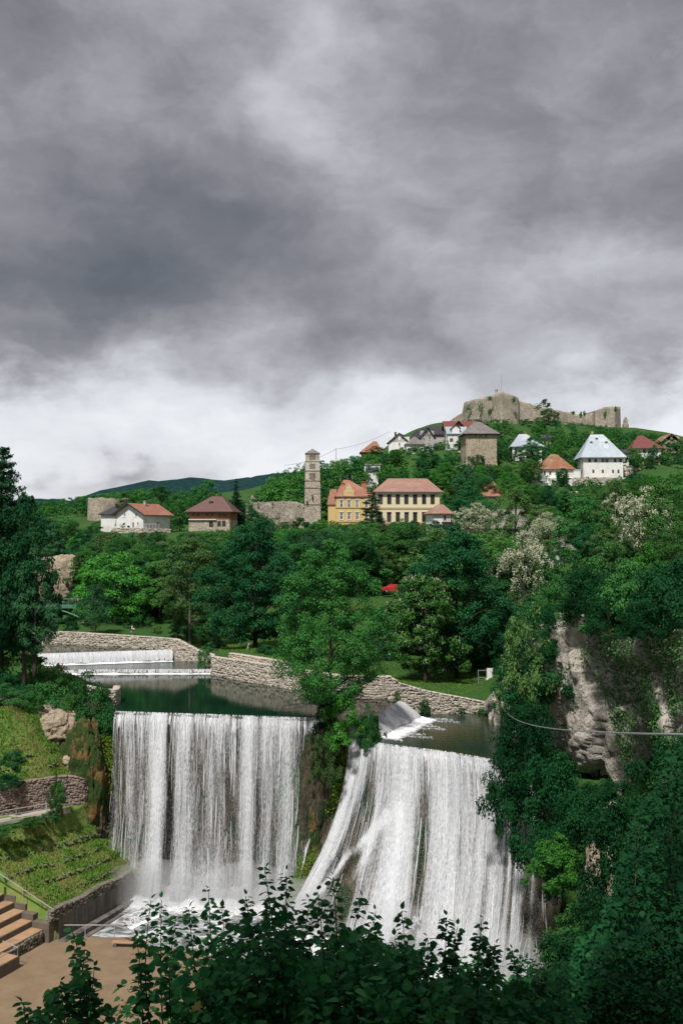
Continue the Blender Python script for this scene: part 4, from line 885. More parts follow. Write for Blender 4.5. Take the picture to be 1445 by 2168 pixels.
# little weir steps in the outflow below the concrete wall
weir('cascade', 'small ledge with two white trickles in the outflow beside the stage railing', tuple(G(262, 1962, -18.9)[:2]), tuple(G(345, 1925, -18.9)[:2]), -18.5, -19.0, .5, 160, 31, foamlen=1.0)
# dark retaining wall above the terraces
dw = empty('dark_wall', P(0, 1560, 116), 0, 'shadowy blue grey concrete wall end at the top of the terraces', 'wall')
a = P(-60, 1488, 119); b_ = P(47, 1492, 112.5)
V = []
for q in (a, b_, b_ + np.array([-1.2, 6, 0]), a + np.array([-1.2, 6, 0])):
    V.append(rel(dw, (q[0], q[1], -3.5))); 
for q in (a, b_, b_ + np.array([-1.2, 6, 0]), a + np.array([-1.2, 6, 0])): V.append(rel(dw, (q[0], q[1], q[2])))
mesh('wall_block', V, [(0, 3, 2, 1), (4, 5, 6, 7), (0, 1, 5, 4), (1, 2, 6, 5), (2, 3, 7, 6), (3, 0, 4, 7)], M['stained_shaded_concrete'], dw)  # dark stained concrete reused here so its colour carries the wall's shade
# ------------------------------------------------------------------ rock masses
def rock(name, label, c, r, seed, m_='limestone', sub=5, rough=.35, cat='rock', lean=0.0, cells=70, block=.16):
    bm_ = bmesh.new(); bmesh.ops.create_icosphere(bm_, subdivisions=sub, radius=1.0)
    V = np.array([v.co[:] for v in bm_.verts]); Fc = np.array([[v.index for v in f.verts] for f in bm_.faces]); bm_.free()
    V = np.sign(V) * np.abs(V) ** .8; rg_ = np.random.default_rng(seed)
    k = fbm(V[:, 0] * 1.3 + seed, V[:, 1] * 1.3, V[:, 2] * .9 + seed * .3, 6, .55)
    W_ = V * np.array([1, 1, 1.3]) + .12 * np.stack([vnoise(V[:, 0] * 5, V[:, 1] * 5, V[:, 2] * 5 + q) for q in (0, 9, 18)], 1); cp_ = nrm(rg_.normal(size=(cells, 3))) * np.array([1, 1, 1.3]); d_ = np.linalg.norm(W_[:, None] - cp_[None], axis=2); i1 = d_.argmin(1); ds = np.sort(d_, 1)
    blk = rg_.uniform(-1, 1, cells)[i1] * block - block * 1.1 * np.exp(-((ds[:, 1] - ds[:, 0]) / .035) ** 2)
    fine_ = fbm(V[:, 0] * 9 + seed, V[:, 1] * 9, V[:, 2] * 9, 4, .6)
    V = V * (1 + rough * k + blk + .07 * fine_)[:, None] * np.array(r); V[:, 0] += -lean * V[:, 2]
    o = mesh(name, V, Fc, M[m_], None, False, c); return tag(o, label, cat)
rock('rock_outcrop', 'pale ochre broken rock outcrop under the shrubs above the terraces', P(100, 1555, 116.6), (4.2, 4.2, 3.1), 3, 'ochre_rock', 6, .34, cells=90, block=.05)
rock('rock_outcrop', 'small pinkish boulder outcrop at the head of the amber rock', P(160, 1612, 112.3), (1.4, 1.4, .9), 5, 'ochre_rock', 5, .35, block=.06)
rock('amber_crag', 'amber and moss stained rock face between the terraces and the straight waterfall', (-28.6, 113.0, -9.0), (2.6, 2.4, 8.0), 9, 'amber_rock', 6, .45, cells=90, block=.08)
rock('wet_crag', 'dark wet rock foot at the edge of the straight waterfall', (-27.6, 112.4, -15.0), (2.2, 2.2, 4.6), 13, 'tufa', 6, .4, cells=120)
rock('rock_pillar', 'dark mossy tufa pillar between the two big falls', (-2.4, 108.6, -9.5), (1.9, 1.8, 9.2), 17, 'tufa', 6, .35, cells=140, block=.1)
rock('rock_boss', 'amber mossy streak of tufa low on the pillar between the falls', (-2.9, 107.0, -11.5), (.55, .6, 3.0), 19, 'amber_rock', 5, .5)
rock('earth_bank', 'pinkish bare earth bank behind the green footbridge', P(122, 1232, 219), (5.5, 2.6, 6.0), 37, 'ochre_rock', 5, .3, cells=60, block=.05)
# right cliff: a folded wall of limestone, overhanging towards its foot
CL = np.array([(17.5, 124, -1), (19.5, 114, 5), (20.6, 108, 9.5), (22.0, 103.5, 11.8), (24.0, 98, 12), (26.0, 93, 11.5), (27.5, 87.5, 11.8), (28.6, 80, 12), (30, 70, 12), (31, 58, 12)], float)
clp, cll = path_walk(CL)
cfr = np.random.default_rng(6); CFT = cfr.uniform(0, cll[-1], 150); CFZ = cfr.uniform(-21, 13, 150); CFO = cfr.normal(0, .55, 150); CFA = cfr.normal(0, .22, 150); CFB = cfr.normal(0, .10, 150)
CGT = cfr.uniform(0, cll[-1], 700); CGZ = cfr.uniform(-21, 13, 700); CGO = cfr.normal(0, .16, 700)
nt_, nz_ = 340, 190; tl = np.linspace(0, cll[-1], nt_); V = np.empty((nt_, nz_, 3))
for i, t in enumerate(tl):
    q = at_len(clp, cll, t); d = dir_len(clp, cll, t); nn = np.array([d[1], -d[0]]); 
    if nn[0] > 0: nn = -nn
    zt = q[2]; zb_ = -21.0; z = np.linspace(zt + .6, zb_, nz_); h = (zt - z)
    under = .10 * h + 1.6 * smooth01((h - 13) / 6) * 1.0
    cave = 2.2 * np.exp(-((t - 32.5) / 4.5) ** 2) * smooth01((h - 1.5) / 2.5)
    bul = 1.5 * fbm(np.full(nz_, t / 4.6), z / 8.0, 2.2, 4, .5) + .9 * (1 - 2 * np.abs(fbm(np.full(nz_, t / 2.6) + z / 9, z / 4.2, 8.1, 4, .55))) + .35 * fbm(np.full(nz_, t / .8), z / 1.1, 4, 3)
    prow = 1.5 * np.exp(-((t - 24.0 - .10 * h) / 3.6) ** 2)
    fc_ = np.zeros(nz_)
    dcell = (t - CFT[:, None] - .22 * (z - CFZ[:, None])) ** 2 / 1.9 ** 2 + (z - CFZ[:, None]) ** 2 / 4.2 ** 2; k1 = dcell.argmin(0); dsrt = np.sort(dcell, 0); fc_ = CFO[k1] + CFA[k1] * (t - CFT[k1]) + CFB[k1] * (z - CFZ[k1]) - .55 * np.exp(-((np.sqrt(dsrt[1]) - np.sqrt(dsrt[0])) / .10) ** 2)
    dc2 = (t - CGT[:, None] - .3 * (z - CGZ[:, None])) ** 2 / .75 ** 2 + (z - CGZ[:, None]) ** 2 / 1.5 ** 2; k2 = dc2.argmin(0); ds2 = np.partition(dc2, 1, 0); fc_ = fc_ + CGO[k2] - .22 * np.exp(-((np.sqrt(ds2[1]) - np.sqrt(ds2[0])) / .12) ** 2)
    off = .45 * bul + prow - under - cave + fc_
    rim = smooth01(h / 1.2); V[i, :, 0] = q[0] + nn[0] * off * rim; V[i, :, 1] = q[1] + nn[1] * off * rim; V[i, :, 2] = z
top = V[:, :1].copy(); top[:, 0, 0] += 10; top[:, 0, 2] += .3; V = np.concatenate([top, V], 1)
gf_ = grid_faces(nt_, nz_ + 1); cliff = tag(mesh('limestone_cliff', V, gf_, [M['limestone'], M['ground']], smooth=False, mi=(np.arange(len(gf_)) % nz_ == 0).astype(int)), 'overhanging grey limestone cliff draped with ivy beside the fanning waterfall', 'cliff')
CLIFF_V = V[:, 1:]
rock('rock_outcrop', 'tan lumpy rock showing through dark leaves low on the cliff', P(1300, 1925, 60), (.8, .7, 2.0), 23, 'ochre_rock', 5, .6)
rock('rock_outcrop', 'narrow tan rock rib low on the cliff among dark leaves', P(1255, 1850, 64), (.45, .6, 1.8), 29, 'ochre_rock', 5, .5)
# ------------------------------------------------------------------ houses
WIN = {}
def win_meshes(w_, h_, fm, style):
    key = (round(w_, 2), round(h_, 2), fm, style)
    if key in WIN: return WIN[key]
    f = min(.09, w_ * .13); mb = MB(); x, z = w_ / 2, h_ / 2
    mb.box(-x, -x + f, .04, .12, -z, z); mb.box(x - f, x, .04, .12, -z, z); mb.box(-x + f, x - f, .04, .12, z - f, z); mb.box(-x + f, x - f, .04, .12, -z, -z + f)
    if 'm' in style: mb.box(-f * .4, f * .4, .06, .115, -z + f, z - f)
    if 't' in style: mb.box(-x + f, x - f, .06, .113, z * .25 - f * .4, z * .25 + f * .4)
    if 's' in style: mb.box(-x - .08, x + .08, -.10, .035, -z - .09, -z - .005)
    if 'h' in style: mb.box(-x - .18, x + .18, -.16, .02, z + .22, z + .38); mb.box(-x - .12, -x - .003, -.05, .03, -z, z + .215); mb.box(x + .003, x + .12, -.05, .03, -z, z + .215); mb.box(-x - .12, x + .12, -.05, .03, z + .003, z + .218)
    fr = mesh_data('window', mb.v, mb.f, M[fm]); pa = mesh_data('pane', [(-x + f, .13, -z + f), (x - f, .13, -z + f), (x - f, .13, z - f), (-x + f, .13, z - f)], [(0, 1, 2, 3)], M['pane'])
    WIN[key] = (fr, pa); return WIN[key]
def panel(u0, u1, z0, z1, holes, dep=.2):
    us = sorted({u0, u1, *[h[0] for h in holes], *[h[1] for h in holes]}); zs = sorted({z0, z1, *[h[2] for h in holes], *[h[3] for h in holes]}); V = []; Fc = []
    def quad(*p): V.extend(p); Fc.append(tuple(range(len(V) - 4, len(V))))
    for a, b_ in zip(us[:-1], us[1:]):
        for c, d in zip(zs[:-1], zs[1:]):
            m_ = ((a + b_) / 2, (c + d) / 2)
            if any(h[0] < m_[0] < h[1] and h[2] < m_[1] < h[3] for h in holes): continue
            quad((a, 0, c), (b_, 0, c), (b_, 0, d), (a, 0, d))
    for a, b_, c, d in holes:
        quad((a, 0, c), (a, 0, d), (a, dep, d), (a, dep, c)); quad((b_, 0, d), (b_, 0, c), (b_, dep, c), (b_, dep, d)); quad((a, 0, d), (b_, 0, d), (b_, dep, d), (a, dep, d)); quad((b_, 0, c), (a, 0, c), (a, dep, c), (b_, dep, c))
    return V, Fc
def roof_solid(mb, pts, polys, th=.18):
    n = len(pts); V = [tuple(p) for p in pts] + [(p[0], p[1], p[2] - th) for p in pts]; Fc = list(polys) + [tuple(i + n for i in p[::-1]) for p in polys]; cnt = {}
    for p in polys:
        for i in range(len(p)):
            e = (p[i], p[(i + 1) % len(p)]); cnt[e] = 1
    for (a, b_) in list(cnt):
        if (b_, a) not in cnt: Fc.append((b_, a, a + n, b_ + n))
    mb.add(V, Fc)
def house(name, label, px0, px1, pyb, pye, Y, depth, roof='hip', pyr=None, ridge=(.3, .7), over=.5, wm='white_plaster', rm='tile_orange', yaw=0.0, win=(), wl=(), wr=(), fm='trim_white', style='ms', cat='house', gm=None, extra=.0, below=2.5, ridge_y=.5, eav='trim_dark', group=None, door=()):
    c = P((px0 + px1) / 2, pyb, Y); ya = R(yaw); root = empty(name, c, ya, label, cat, group)
    ca, sa = math.cos(ya), math.sin(ya); ex = np.array([ca, sa, 0]); ey = np.array([-sa, ca, 0])
    def loc(px, py):
        d = ray(px, py); o = np.array([0, 0, CAMZ]); t = ((c - o) @ ey) / (d @ ey); q = o + d * t - c; return q @ ex, q[2]
    x0 = loc(px0, pyb)[0]; x1 = loc(px1, pyb)[0]; H = loc((px0 + px1) / 2, pye)[1]; Hr = loc((px0 + px1) / 2, pyr)[1] + depth * .0 if pyr else H + 3
    # the ridge stands further back than the front wall
    if pyr and roof in ('hip', 'gable_side'):
        d_ = ray((px0 + px1) / 2, pyr); Hr = CAMZ + d_[2] / d_[1] * (c[1] + depth * ridge_y) - c[2]
    sides = {'f': [], 'l': [], 'r': []}
    for (px, py, w_, h_) in win:
        x, z = loc(px, py); ww, hh = w_ * Y / F / 2, h_ * Y / F / 2; sides['f'].append((x - ww, x + ww, z - hh, z + hh))
    doors = []
    for (px, py, w_, h_) in door:
        x, z = loc(px, py); ww, hh = w_ * Y / F / 2, h_ * Y / F / 2; doors.append((x - ww, x + ww, z - hh, z + hh))
    for key, lst in (('l', wl), ('r', wr)):
        for (fy, fz, w_, h_) in lst: sides[key].append((fy * depth - w_ / 2, fy * depth + w_ / 2, fz * H - h_ / 2, fz * H + h_ / 2))
    zb_ = -below; mb = MB()
    V, Fc = panel(x0, x1, zb_, H, sides['f'] + doors); mb.add(V, Fc)
    V, Fc = panel(0, depth, zb_, H, sides['l']); mb.add([(x0 + y, depth - u if False else u, z) for (u, y, z) in V], Fc)
    V, Fc = panel(0, depth, zb_, H, sides['r']); mb.add([(x1 - y, u, z) for (u, y, z) in V], Fc)
    mb.add([(x0, depth, zb_), (x1, depth, zb_), (x1, depth, H), (x0, depth, H)], [(1, 0, 3, 2)])
    o_ = over; W_ = x1 - x0; X0, X1, Y0, Y1 = x0 - o_, x1 + o_, -o_, depth + o_; rb = MB(); gb = MB()
    dz = -.0
    if roof == 'hip':
        a, b_ = x0 + W_ * ridge[0], x0 + W_ * ridge[1]; ym = depth * ridge_y
        pts = [(X0, Y0, H), (X1, Y0, H), (X1, Y1, H), (X0, Y1, H), (a, ym, Hr), (b_, ym, Hr)]
        roof_solid(rb, pts, [(0, 1, 5, 4), (1, 2, 5), (2, 3, 4, 5), (3, 0, 4)])
    elif roof == 'gable_front':
        xm = x0 + W_ * ridge[0]; sl0 = (Hr - H) / (xm - x0); sl1 = (Hr - H) / (x1 - xm); e0, e1 = H - o_ * sl0, H - o_ * sl1
        roof_solid(rb, [(X0, Y0, e0 + .1), (xm, Y0, Hr + .1), (xm, Y1, Hr + .1), (X0, Y1, e0 + .1)], [(0, 1, 2, 3)]); roof_solid(rb, [(xm, Y0, Hr + .1), (X1, Y0, e1 + .1), (X1, Y1, e1 + .1), (xm, Y1, Hr + .1)], [(0, 1, 2, 3)])
        mb.add([(x0, 0, H), (x1, 0, H), (xm, 0, Hr)], [(0, 1, 2)]); mb.add([(x0, depth, H), (x1, depth, H), (xm, depth, Hr)], [(1, 0, 2)])
    elif roof == 'gable_side':
        ym = depth * ridge_y; sl = (Hr - H) / ym; e = H - o_ * sl
        roof_solid(rb, [(X0, Y0, e + .1), (X1, Y0, e + .1), (X1, ym, Hr + .1), (X0, ym, Hr + .1)], [(0, 1, 2, 3)]); roof_solid(rb, [(X1, Y1, e + .1), (X0, Y1, e + .1), (X0, ym, Hr + .1), (X1, ym, Hr + .1)], [(0, 1, 2, 3)])
        for x, s in ((x0, 1), (x1, 0)): mb.add([(x, 0, H), (x, depth, H), (x, ym, Hr)], [(1, 0, 2) if s else (0, 1, 2)])
    elif roof == 'flat':
        rb.box(X0, X1, Y0, Y1, H + .003, H + .25)
    wall = mb.build('wall', M[wm], root); rf_ = rb.build('roof', M[rm], root)
    for key, ang, pos in (('f', 0, lambda u: (u, 0)), ('l', -math.pi / 2, lambda u: (x0, u)), ('r', math.pi / 2, lambda u: (x1, u))):
        for (a, b_, cc, d) in sides[key]:
            fr, pa = win_meshes(b_ - a, d - cc, fm, style); x, y = pos((a + b_) / 2)
            wo_ = inst('window', fr, (x, y, (cc + d) / 2), (0, 0, ang), parent=root); inst('pane', pa, parent=wo_)
    for (a, b_, cc, d) in doors:
        mesh('door', [(a, .17, cc), (b_, .17, cc), (b_, .17, d), (a, .17, d)], [(0, 1, 2, 3)], M['timber'], root)
    root['dims'] = [x0, x1, H, Hr, depth]
    return root, dict(x0=x0, x1=x1, H=H, Hr=Hr, d=depth, loc=loc, W=W_)
def chimney(root, x, y, z0, z1, w_=.5, m_='brick_wall', name='chimney'):
    mb = MB(); mb.box(x - w_ / 2, x + w_ / 2, y - w_ / 2, y + w_ / 2, z0, z1); mb.box(x - w_ * .62, x + w_ * .62, y - w_ * .62, y + w_ * .62, z1 + .003, z1 + .16); return mb.build(name, M[m_], root)
# ------------------------------------------------------------------ the town
def fort():
    root = empty('fortress', P(1150, 905, 438), 0, 'large ruined stone fortress crowning the hill top', 'fortress')
    front = [(925, 912, 930, 476), (955, 888, 920, 466), (979, 872, 905, 458), (983, 851, 900, 455), (1020, 841, 905, 444), (1060, 829, 905, 432), (1080, 835, 902, 434), (1096, 842, 900, 437), (1098, 849, 898, 440), (1135, 858, 900, 443), (1175, 867, 905, 447), (1215, 876, 910, 452),
             (1240, 878, 912, 454), (1252, 873, 912, 452), (1258, 870, 914, 446), (1278, 862, 914, 443), (1300, 860, 916, 444), (1312, 861, 918, 449)]
    V = []; n0 = []
    for (a, b_) in zip(front[:-1], front[1:]):
        k = 10
        for i in range(k): n0.append(tuple(a[j] + (b_[j] - a[j]) * i / k for j in range(4)))
    n0.append(front[-1]); rows = 14
    for i, (px, pt, pb, Y) in enumerate(n0):
        T = P(px, pt, Y); B = P(px, pb, Y); T[2] += .22 * vnoise(i * .9, 1, 1) + .15 * vnoise(i * 2.3, 4, 1)
        B[2] -= 3
        for r_ in range(rows):
            f = r_ / (rows - 1); q = B + (T - B) * f; q[1] -= (1 - f) * 1.6; q[1] += .12 * fbm(q[0] / 3, q[2] / 3, 2, 3); V.append(q)
        V.append(T + np.array([0, 2.2, -.1])); V.append(P(px, pb, Y) + np.array([0, 2.4, -3]))
    mesh('curtain_wall', np.array(V) - np.array(root.location), grid_faces(len(n0), rows + 2), M['castle_stone'], root)
    # back of the ring so that the walls are solid from the side
    e0 = P(1312, 861, 449); e1 = e0 + np.array([-4, 30, 0]); 
    V = [e0, e1, e1 + np.array([-6, 0, 0]), e0 + np.array([-6, 2, 0])]; V = [v + np.array([0, 0, -14.0]) for v in V] + V
    mesh('end_tower_wall', np.array(V) - np.array(root.location), [(0, 1, 5, 4), (1, 2, 6, 5), (2, 3, 7, 6), (4, 5, 6, 7)], M['castle_stone'], root)
    q = P(1061, 829, 440); MB().bar(rel(root, q), rel(root, q + np.array([0, 0, 7.5])), .18).build('flagpole', M['rail_grey'], root)
    rng = np.random.default_rng(4); pts = []
    for px, py, Y, rx, ry in [(990, 864, 452, 7, 9), (1015, 861, 445, 6, 12), (1036, 843, 437, 5, 5), (1035, 872, 438, 3, 6), (1087, 848, 434, 3, 7), (1137, 862, 441, 6, 7), (1212, 874, 450, 4, 3), (1228, 878, 452, 3, 7), (1236, 876, 452, 3, 6), (1280, 878, 441, 3, 9), (1302, 866, 442, 2, 5), (1180, 878, 446, 3, 5)]:
        for _ in range(70): pts.append(P(px + rng.normal(0, rx * .5), py + rng.normal(0, ry * .5), Y - 2.4 - rng.random() * .5))
    pts = np.array(pts) - np.array(root.location); N_ = np.array([0, -1, .4]) + rng.normal(0, .4, pts.shape); t_ = nrm(np.cross(N_, rng.normal(size=pts.shape))); b2 = np.cross(nrm(N_), t_); V = np.stack([pts + t_ * .3, pts + b2 * .22, pts - t_ * .3, pts - b2 * .22], 1).reshape(-1, 3)
    o = mesh('ivy', V, np.arange(len(V)).reshape(-1, 4), M['leaf_mid'], root); o['kind'] = 'stuff'
    return root
FORT = fort()
tag(mesh('ruin_stump', *(lambda mb: (mb.v, mb.f))(MB().box(-1.2, 1.2, -1, 1, -3, 1.5).box(-.8, .9, -.8, .8, 1.503, 3.6).box(-.4, .5, -.4, .4, 3.603, 4.6)), M['castle_stone'], loc=P(1323, 905, 452)), 'small ruined stone stump just beside the end of the fortress', 'ruin')
# square stone tower house
h, I = house('tower_house', 'square stone tower house with grey shingled pyramid roof below the fortress', 986, 1051, 1000, 918, 340, 11.5, 'hip', 893, (.36, .56), 1.0, 'tower_stone', 'shingle_grey', win=[(1007, 921, 3, 5), (1018, 921, 3, 5), (1028, 921, 3, 5)], fm='trim_dark', style='', cat='tower house', yaw=2, below=4)
mb = MB()
for i in range(5): mb.box(I['x0'] - .9, I['x1'] + .9, -.9, -.85, I['H'] - .35, I['H'] - .19)
mb.build('eaves_beam', M['timber'], h)
V = []
for x, y in ((I['x0'] - .8, -.8), (I['x1'] + .8, -.8), (I['x1'] + .8, 11.5), (I['x0'] - .8, 11.5)): V.append((x, y, -5))
for x, y in ((I['x0'] - .05, -.05), (I['x1'] + .05, -.05), (I['x1'] + .05, 11.5), (I['x0'] - .05, 11.5)): V.append((x, y, 3.4))
mesh('battered_base', V, [(0, 1, 5, 4), (1, 2, 6, 5), (2, 3, 7, 6), (3, 0, 4, 7), (4, 5, 6, 7)], M['tower_stone'], h)
# big white house with metal roof
h, I = house('white_house', 'large white house with tall pale metal hipped roof and two rows of windows', 1234, 1318, 1011, 968, 330, 12.0, 'hip', 920, (.27, .60), 1.0, 'white_plaster', 'metal_roof', yaw=-3,
             win=[(1247, 975, 6, 8), (1260, 975, 6, 8), (1275, 975, 6, 8), (1283.5, 975, 6, 8), (1301, 975, 6, 8), (1312, 975, 6, 8), (1255, 998, 4.2, 7.5), (1275, 998, 4.2, 7.5), (1296.5, 998, 4.2, 7.5), (1308, 998, 4.2, 7.5)], wl=[(.2, .8, 1.1, 1.5), (.55, .8, 1.1, 1.5), (.85, .8, 1.1, 1.5)], fm='trim_brown', style='mt', below=.3)
Hh, Hr_, W_ = I['H'], I['Hr'], I['W']; mb = MB()
x0, x1 = I['x0'] - 1, I['x1'] + 1; ra, rb_ = I['x0'] + W_ * .27, I['x0'] + W_ * .60
for k in range(1, 26):     # standing seams on the front slope and the left slope
    f = k / 26; xe = x0 + (x1 - x0) * f
    if xe < ra: g = (xe - x0) / (ra - x0)
    elif xe > rb_: g = (x1 - xe) / (x1 - rb_)
    else: g = 1
    a = (xe, -1.0, Hh + .03); ye = -1 + 7.0 * g; mb.bar(a, (xe, ye, Hh + (Hr_ - Hh) * g + .03), .07)
for k in range(1, 22):
    f = k / 22; ye = -1 + 14 * f; g = min(1, f * 2, (1 - f) * 2); mb.bar((x0, ye, Hh + .03), (x0 + (ra - x0) * g, ye, Hh + (Hr_ - Hh) * g + .03), .07)
mb.build('standing_seams', M['metal_roof'], h)
chimney(h, ra + .6, 6.2, Hr_ - .8, Hr_ + 1.0, .7, 'tower_stone')
for px, py in ((1251, 938), (1263, 930), (1283, 938)):
    g = ((1 - (py - 920) / 48.0)); x, z = I['loc'](px + 6 * g, py); yy = -1 + 7 * g; zz_ = Hh + (Hr_ - Hh) * g
    mb = MB(); mb.box(x - .45, x + .45, yy - .25, yy + .9, zz_ + .02, zz_ + .5); dm = mb.build('roof_vent', M['metal_roof'], h); mesh('vent_opening', [(x - .36, yy - .255, zz_ + .08), (x + .36, yy - .255, zz_ + .08), (x + .36, yy - .255, zz_ + .42), (x - .36, yy - .255, zz_ + .42)], [(0, 1, 2, 3)], M['trim_dark'], dm)
stone_wall('retaining_wall', 'grey stone retaining wall under the large white house', [tuple(P(1207, 1012, 329.2)), tuple(P(1234, 1011.5, 328.6)), tuple(P(1322, 1011.5, 328.4)), tuple(P(1326, 1012, 334))], P(1265, 1034, 329)[2], .8, (.5, .8), (.6, 1.4), seed=31, smat='stone_b')
house('porch_annex', 'small flat white annex between the large white house and the rusty roofed one', 1213, 1228, 1010, 996, 331, 4, 'flat', 0, (.5, .5), .15, 'white_plaster', 'trim_white', below=3)
# rusty hipped house
h, I = house('white_house', 'low white house with streaked rust brown hipped roof', 1142, 1213, 1013, 993, 318, 10.5, 'hip', 962, (.42, .62), .6, 'white_plaster', 'tile_rust', win=[(1152, 1001, 4, 6.5), (1163.5, 1001, 4, 6.5), (1178, 1001, 4, 6.5), (1199, 1001, 4, 6.5)], fm='trim_brown', below=.0)
house('lower_storey', 'white lower storey jutting under the rust roofed house', 1134, 1210, 1029, 1013.5, 316.5, 8, 'flat', 0, (.5, .5), .1, 'white_plaster', 'trim_white', win=[(1138, 1018, 3, 4)], below=3)
# house behind tree with metal roof
h, I = house('white_house', 'white house with pale metal roof half hidden by a tree beside the tower house', 1084, 1146, 974, 945, 346, 11, 'hip', 919, (.28, .55), .7, 'white_plaster', 'metal_roof', win=[(1091, 953, 5, 7.5), (1101, 953, 5, 7.5), (1122, 953, 5, 7.5), (1134, 953, 5, 7.5)], wl=[(.5, .75, 1, 1.2)], fm='trim_brown', below=4, yaw=-4)
chimney(h, 0, 6, I['Hr'] - .6, I['Hr'] + .8, .5)
# maroon roof house on props
h, I = house('white_house', 'white and stone house with maroon hipped roof standing on timber props', 1340, 1398, 971, 949, 345, 10.5, 'hip', 922, (.28, .45), .9, 'white_plaster', 'tile_maroon', win=[(1363, 955, 6, 7), (1374, 955, 6, 7), (1388, 955, 6, 7)], fm='trim_brown', below=0, yaw=-6)
chimney(h, I['x0'] + 1.0, 4, I['H'] + .8, I['H'] + 3, .7)
mb = MB(); mb.box(I['x0'] + 1, I['x1'] - .2, .4, 10, -2.6, -.02); mb.build('stone_undercroft', M['tower_stone'], h)
for i in range(5): MB().bar((I['x0'] + .3 + i * 1.2, -.1, -3.0), (I['x0'] + .3 + i * 1.2, -.1, -.05), .22).build('prop', M['timber'], h)
house('shed', 'small dark roofed shed beside the maroon roofed house', 1314, 1330, 985, 958, 343, 7, 'gable_side', 952, (.5, .5), .5, 'white_plaster', 'slate_dark', door=[(1324, 975, 5, 10)], below=1)
house('gable_house', 'pale gabled house with orange roof at the far end of the hill row', 1402, 1437, 961, 932, 366, 11, 'gable_front', 918, (.5, .5), .8, 'tower_stone', 'tile_orange', win=[(1412, 942, 7, 7), (1427, 943, 7, 7), (1420, 927, 6, 7)], fm='trim_dark', below=3)
# left of the hill
house('cabin', 'dark timber cabin with bright orange hipped roof at the start of the hill row', 765, 806, 972, 957, 376, 9, 'hip', 934, (.62, .80), .7, 'timber', 'tile_orange', win=[(772, 963, 4, 6)], fm='trim_dark', below=2)
h, I = house('gable_house', 'white gabled house with dark roof behind the orange roofed cabin', 822, 866, 964, 936, 378, 12, 'gable_front', 917, (.52, .5), .7, 'white_plaster', 'slate_dark', win=[(845, 928, 4.5, 5.5), (845, 941, 4, 8)], door=[(853, 960, 7, 9)], yaw=-16, wl=[(.5, .6, 1, 1.2)], below=3)
chimney(h, I['x0'] + 2, 3, I['H'] + 1, I['Hr'] + .6, .6, 'slate_dark')
house('outbuilding', 'small white outbuilding with grey shingled pyramid roof', 860, 896, 959, 940, 372, 6.5, 'hip', 925, (.45, .58), .6, 'white_plaster', 'shingle_grey', below=2)
h, I = house('gable_house', 'grey gabled house with slate roof and four windows on the hill row', 889, 918, 948, 924, 388, 14, 'gable_front', 905, (.5, .5), .7, 'grey_plaster', 'slate_dark', win=[(897, 917, 4, 6), (908, 915, 4, 6), (897, 931, 5, 6.5), (909, 928, 5, 6.5)], yaw=14, wr=[(.4, .5, 1, 1.2)], below=4)
house('gable_house', 'slate roofed wing stepping behind the grey gabled house', 914, 943, 945, 918, 392, 9, 'gable_side', 902, (.5, .5), .6, 'grey_plaster', 'slate_dark', below=4)
h, I = house('white_house', 'narrow white house with pale blue metal roof and small central gable', 947, 987, 952, 917, 362, 9, 'gable_side', 904, (.5, .5), .5, 'white_plaster', 'metal_roof', win=[(955, 931, 7, 6), (974, 930, 7, 6)], fm='trim_dark', below=3)
x, z = I['loc'](964, 900); mb = MB(); w2 = 1.35; zb2 = I['H'] - .3; mb.add([(x - w2, -.05, zb2), (x + w2, -.05, zb2), (x + w2, -.05, z - .9), (x, -.05, z + .2), (x - w2, -.05, z - .9), (x - w2, 4, zb2), (x + w2, 4, zb2), (x + w2, 4, z - .9), (x, 4, z + .2), (x - w2, 4, z - .9)], [(0, 1, 2, 3, 4), (0, 4, 9, 5), (1, 6, 7, 2)])
dm = mb.build('gable_dormer', M['white_plaster'], h); mb = MB(); roof_solid(mb, [(x - w2 - .5, -.4, z - 1.15), (x, -.4, z + .3), (x, 4, z + .3), (x - w2 - .5, 4, z - 1.15)], [(0, 1, 2, 3)]); roof_solid(mb, [(x, -.4, z + .3), (x + w2 + .5, -.4, z - 1.15), (x + w2 + .5, 4, z - 1.15), (x, 4, z + .3)], [(0, 1, 2, 3)]); mb.build('dormer_roof', M['slate_dark'], dm)
house('gable_house', 'brown gabled house with red roof behind the narrow white house', 944, 1008, 930, 909, 385, 10, 'gable_side', 892, (.5, .5), .9, 'timber', 'tile_maroon', below=5)
house('gable_house', 'timber gable end with red roof edges above the narrow white house', 957, 983, 925, 905, 380, 7, 'gable_front', 891, (.5, .5), .8, 'timber', 'tile_maroon', win=[(968, 905, 5, 5)], below=4)
house('white_house', 'tiny white house with one shuttered window on the slope above the church school', 776, 801, 1031, 997, 320, 8, 'gable_side', 990, (.5, .5), .3, 'white_plaster', 'slate_dark', win=[(787, 1017, 6, 6.5), (792, 1002, 4, 4)], below=3)
house('store', 'flat roofed white store above the tiny white house', 771, 804, 994, 984, 328, 8, 'flat', 0, (.5, .5), .3, 'white_plaster', 'concrete', below=3)
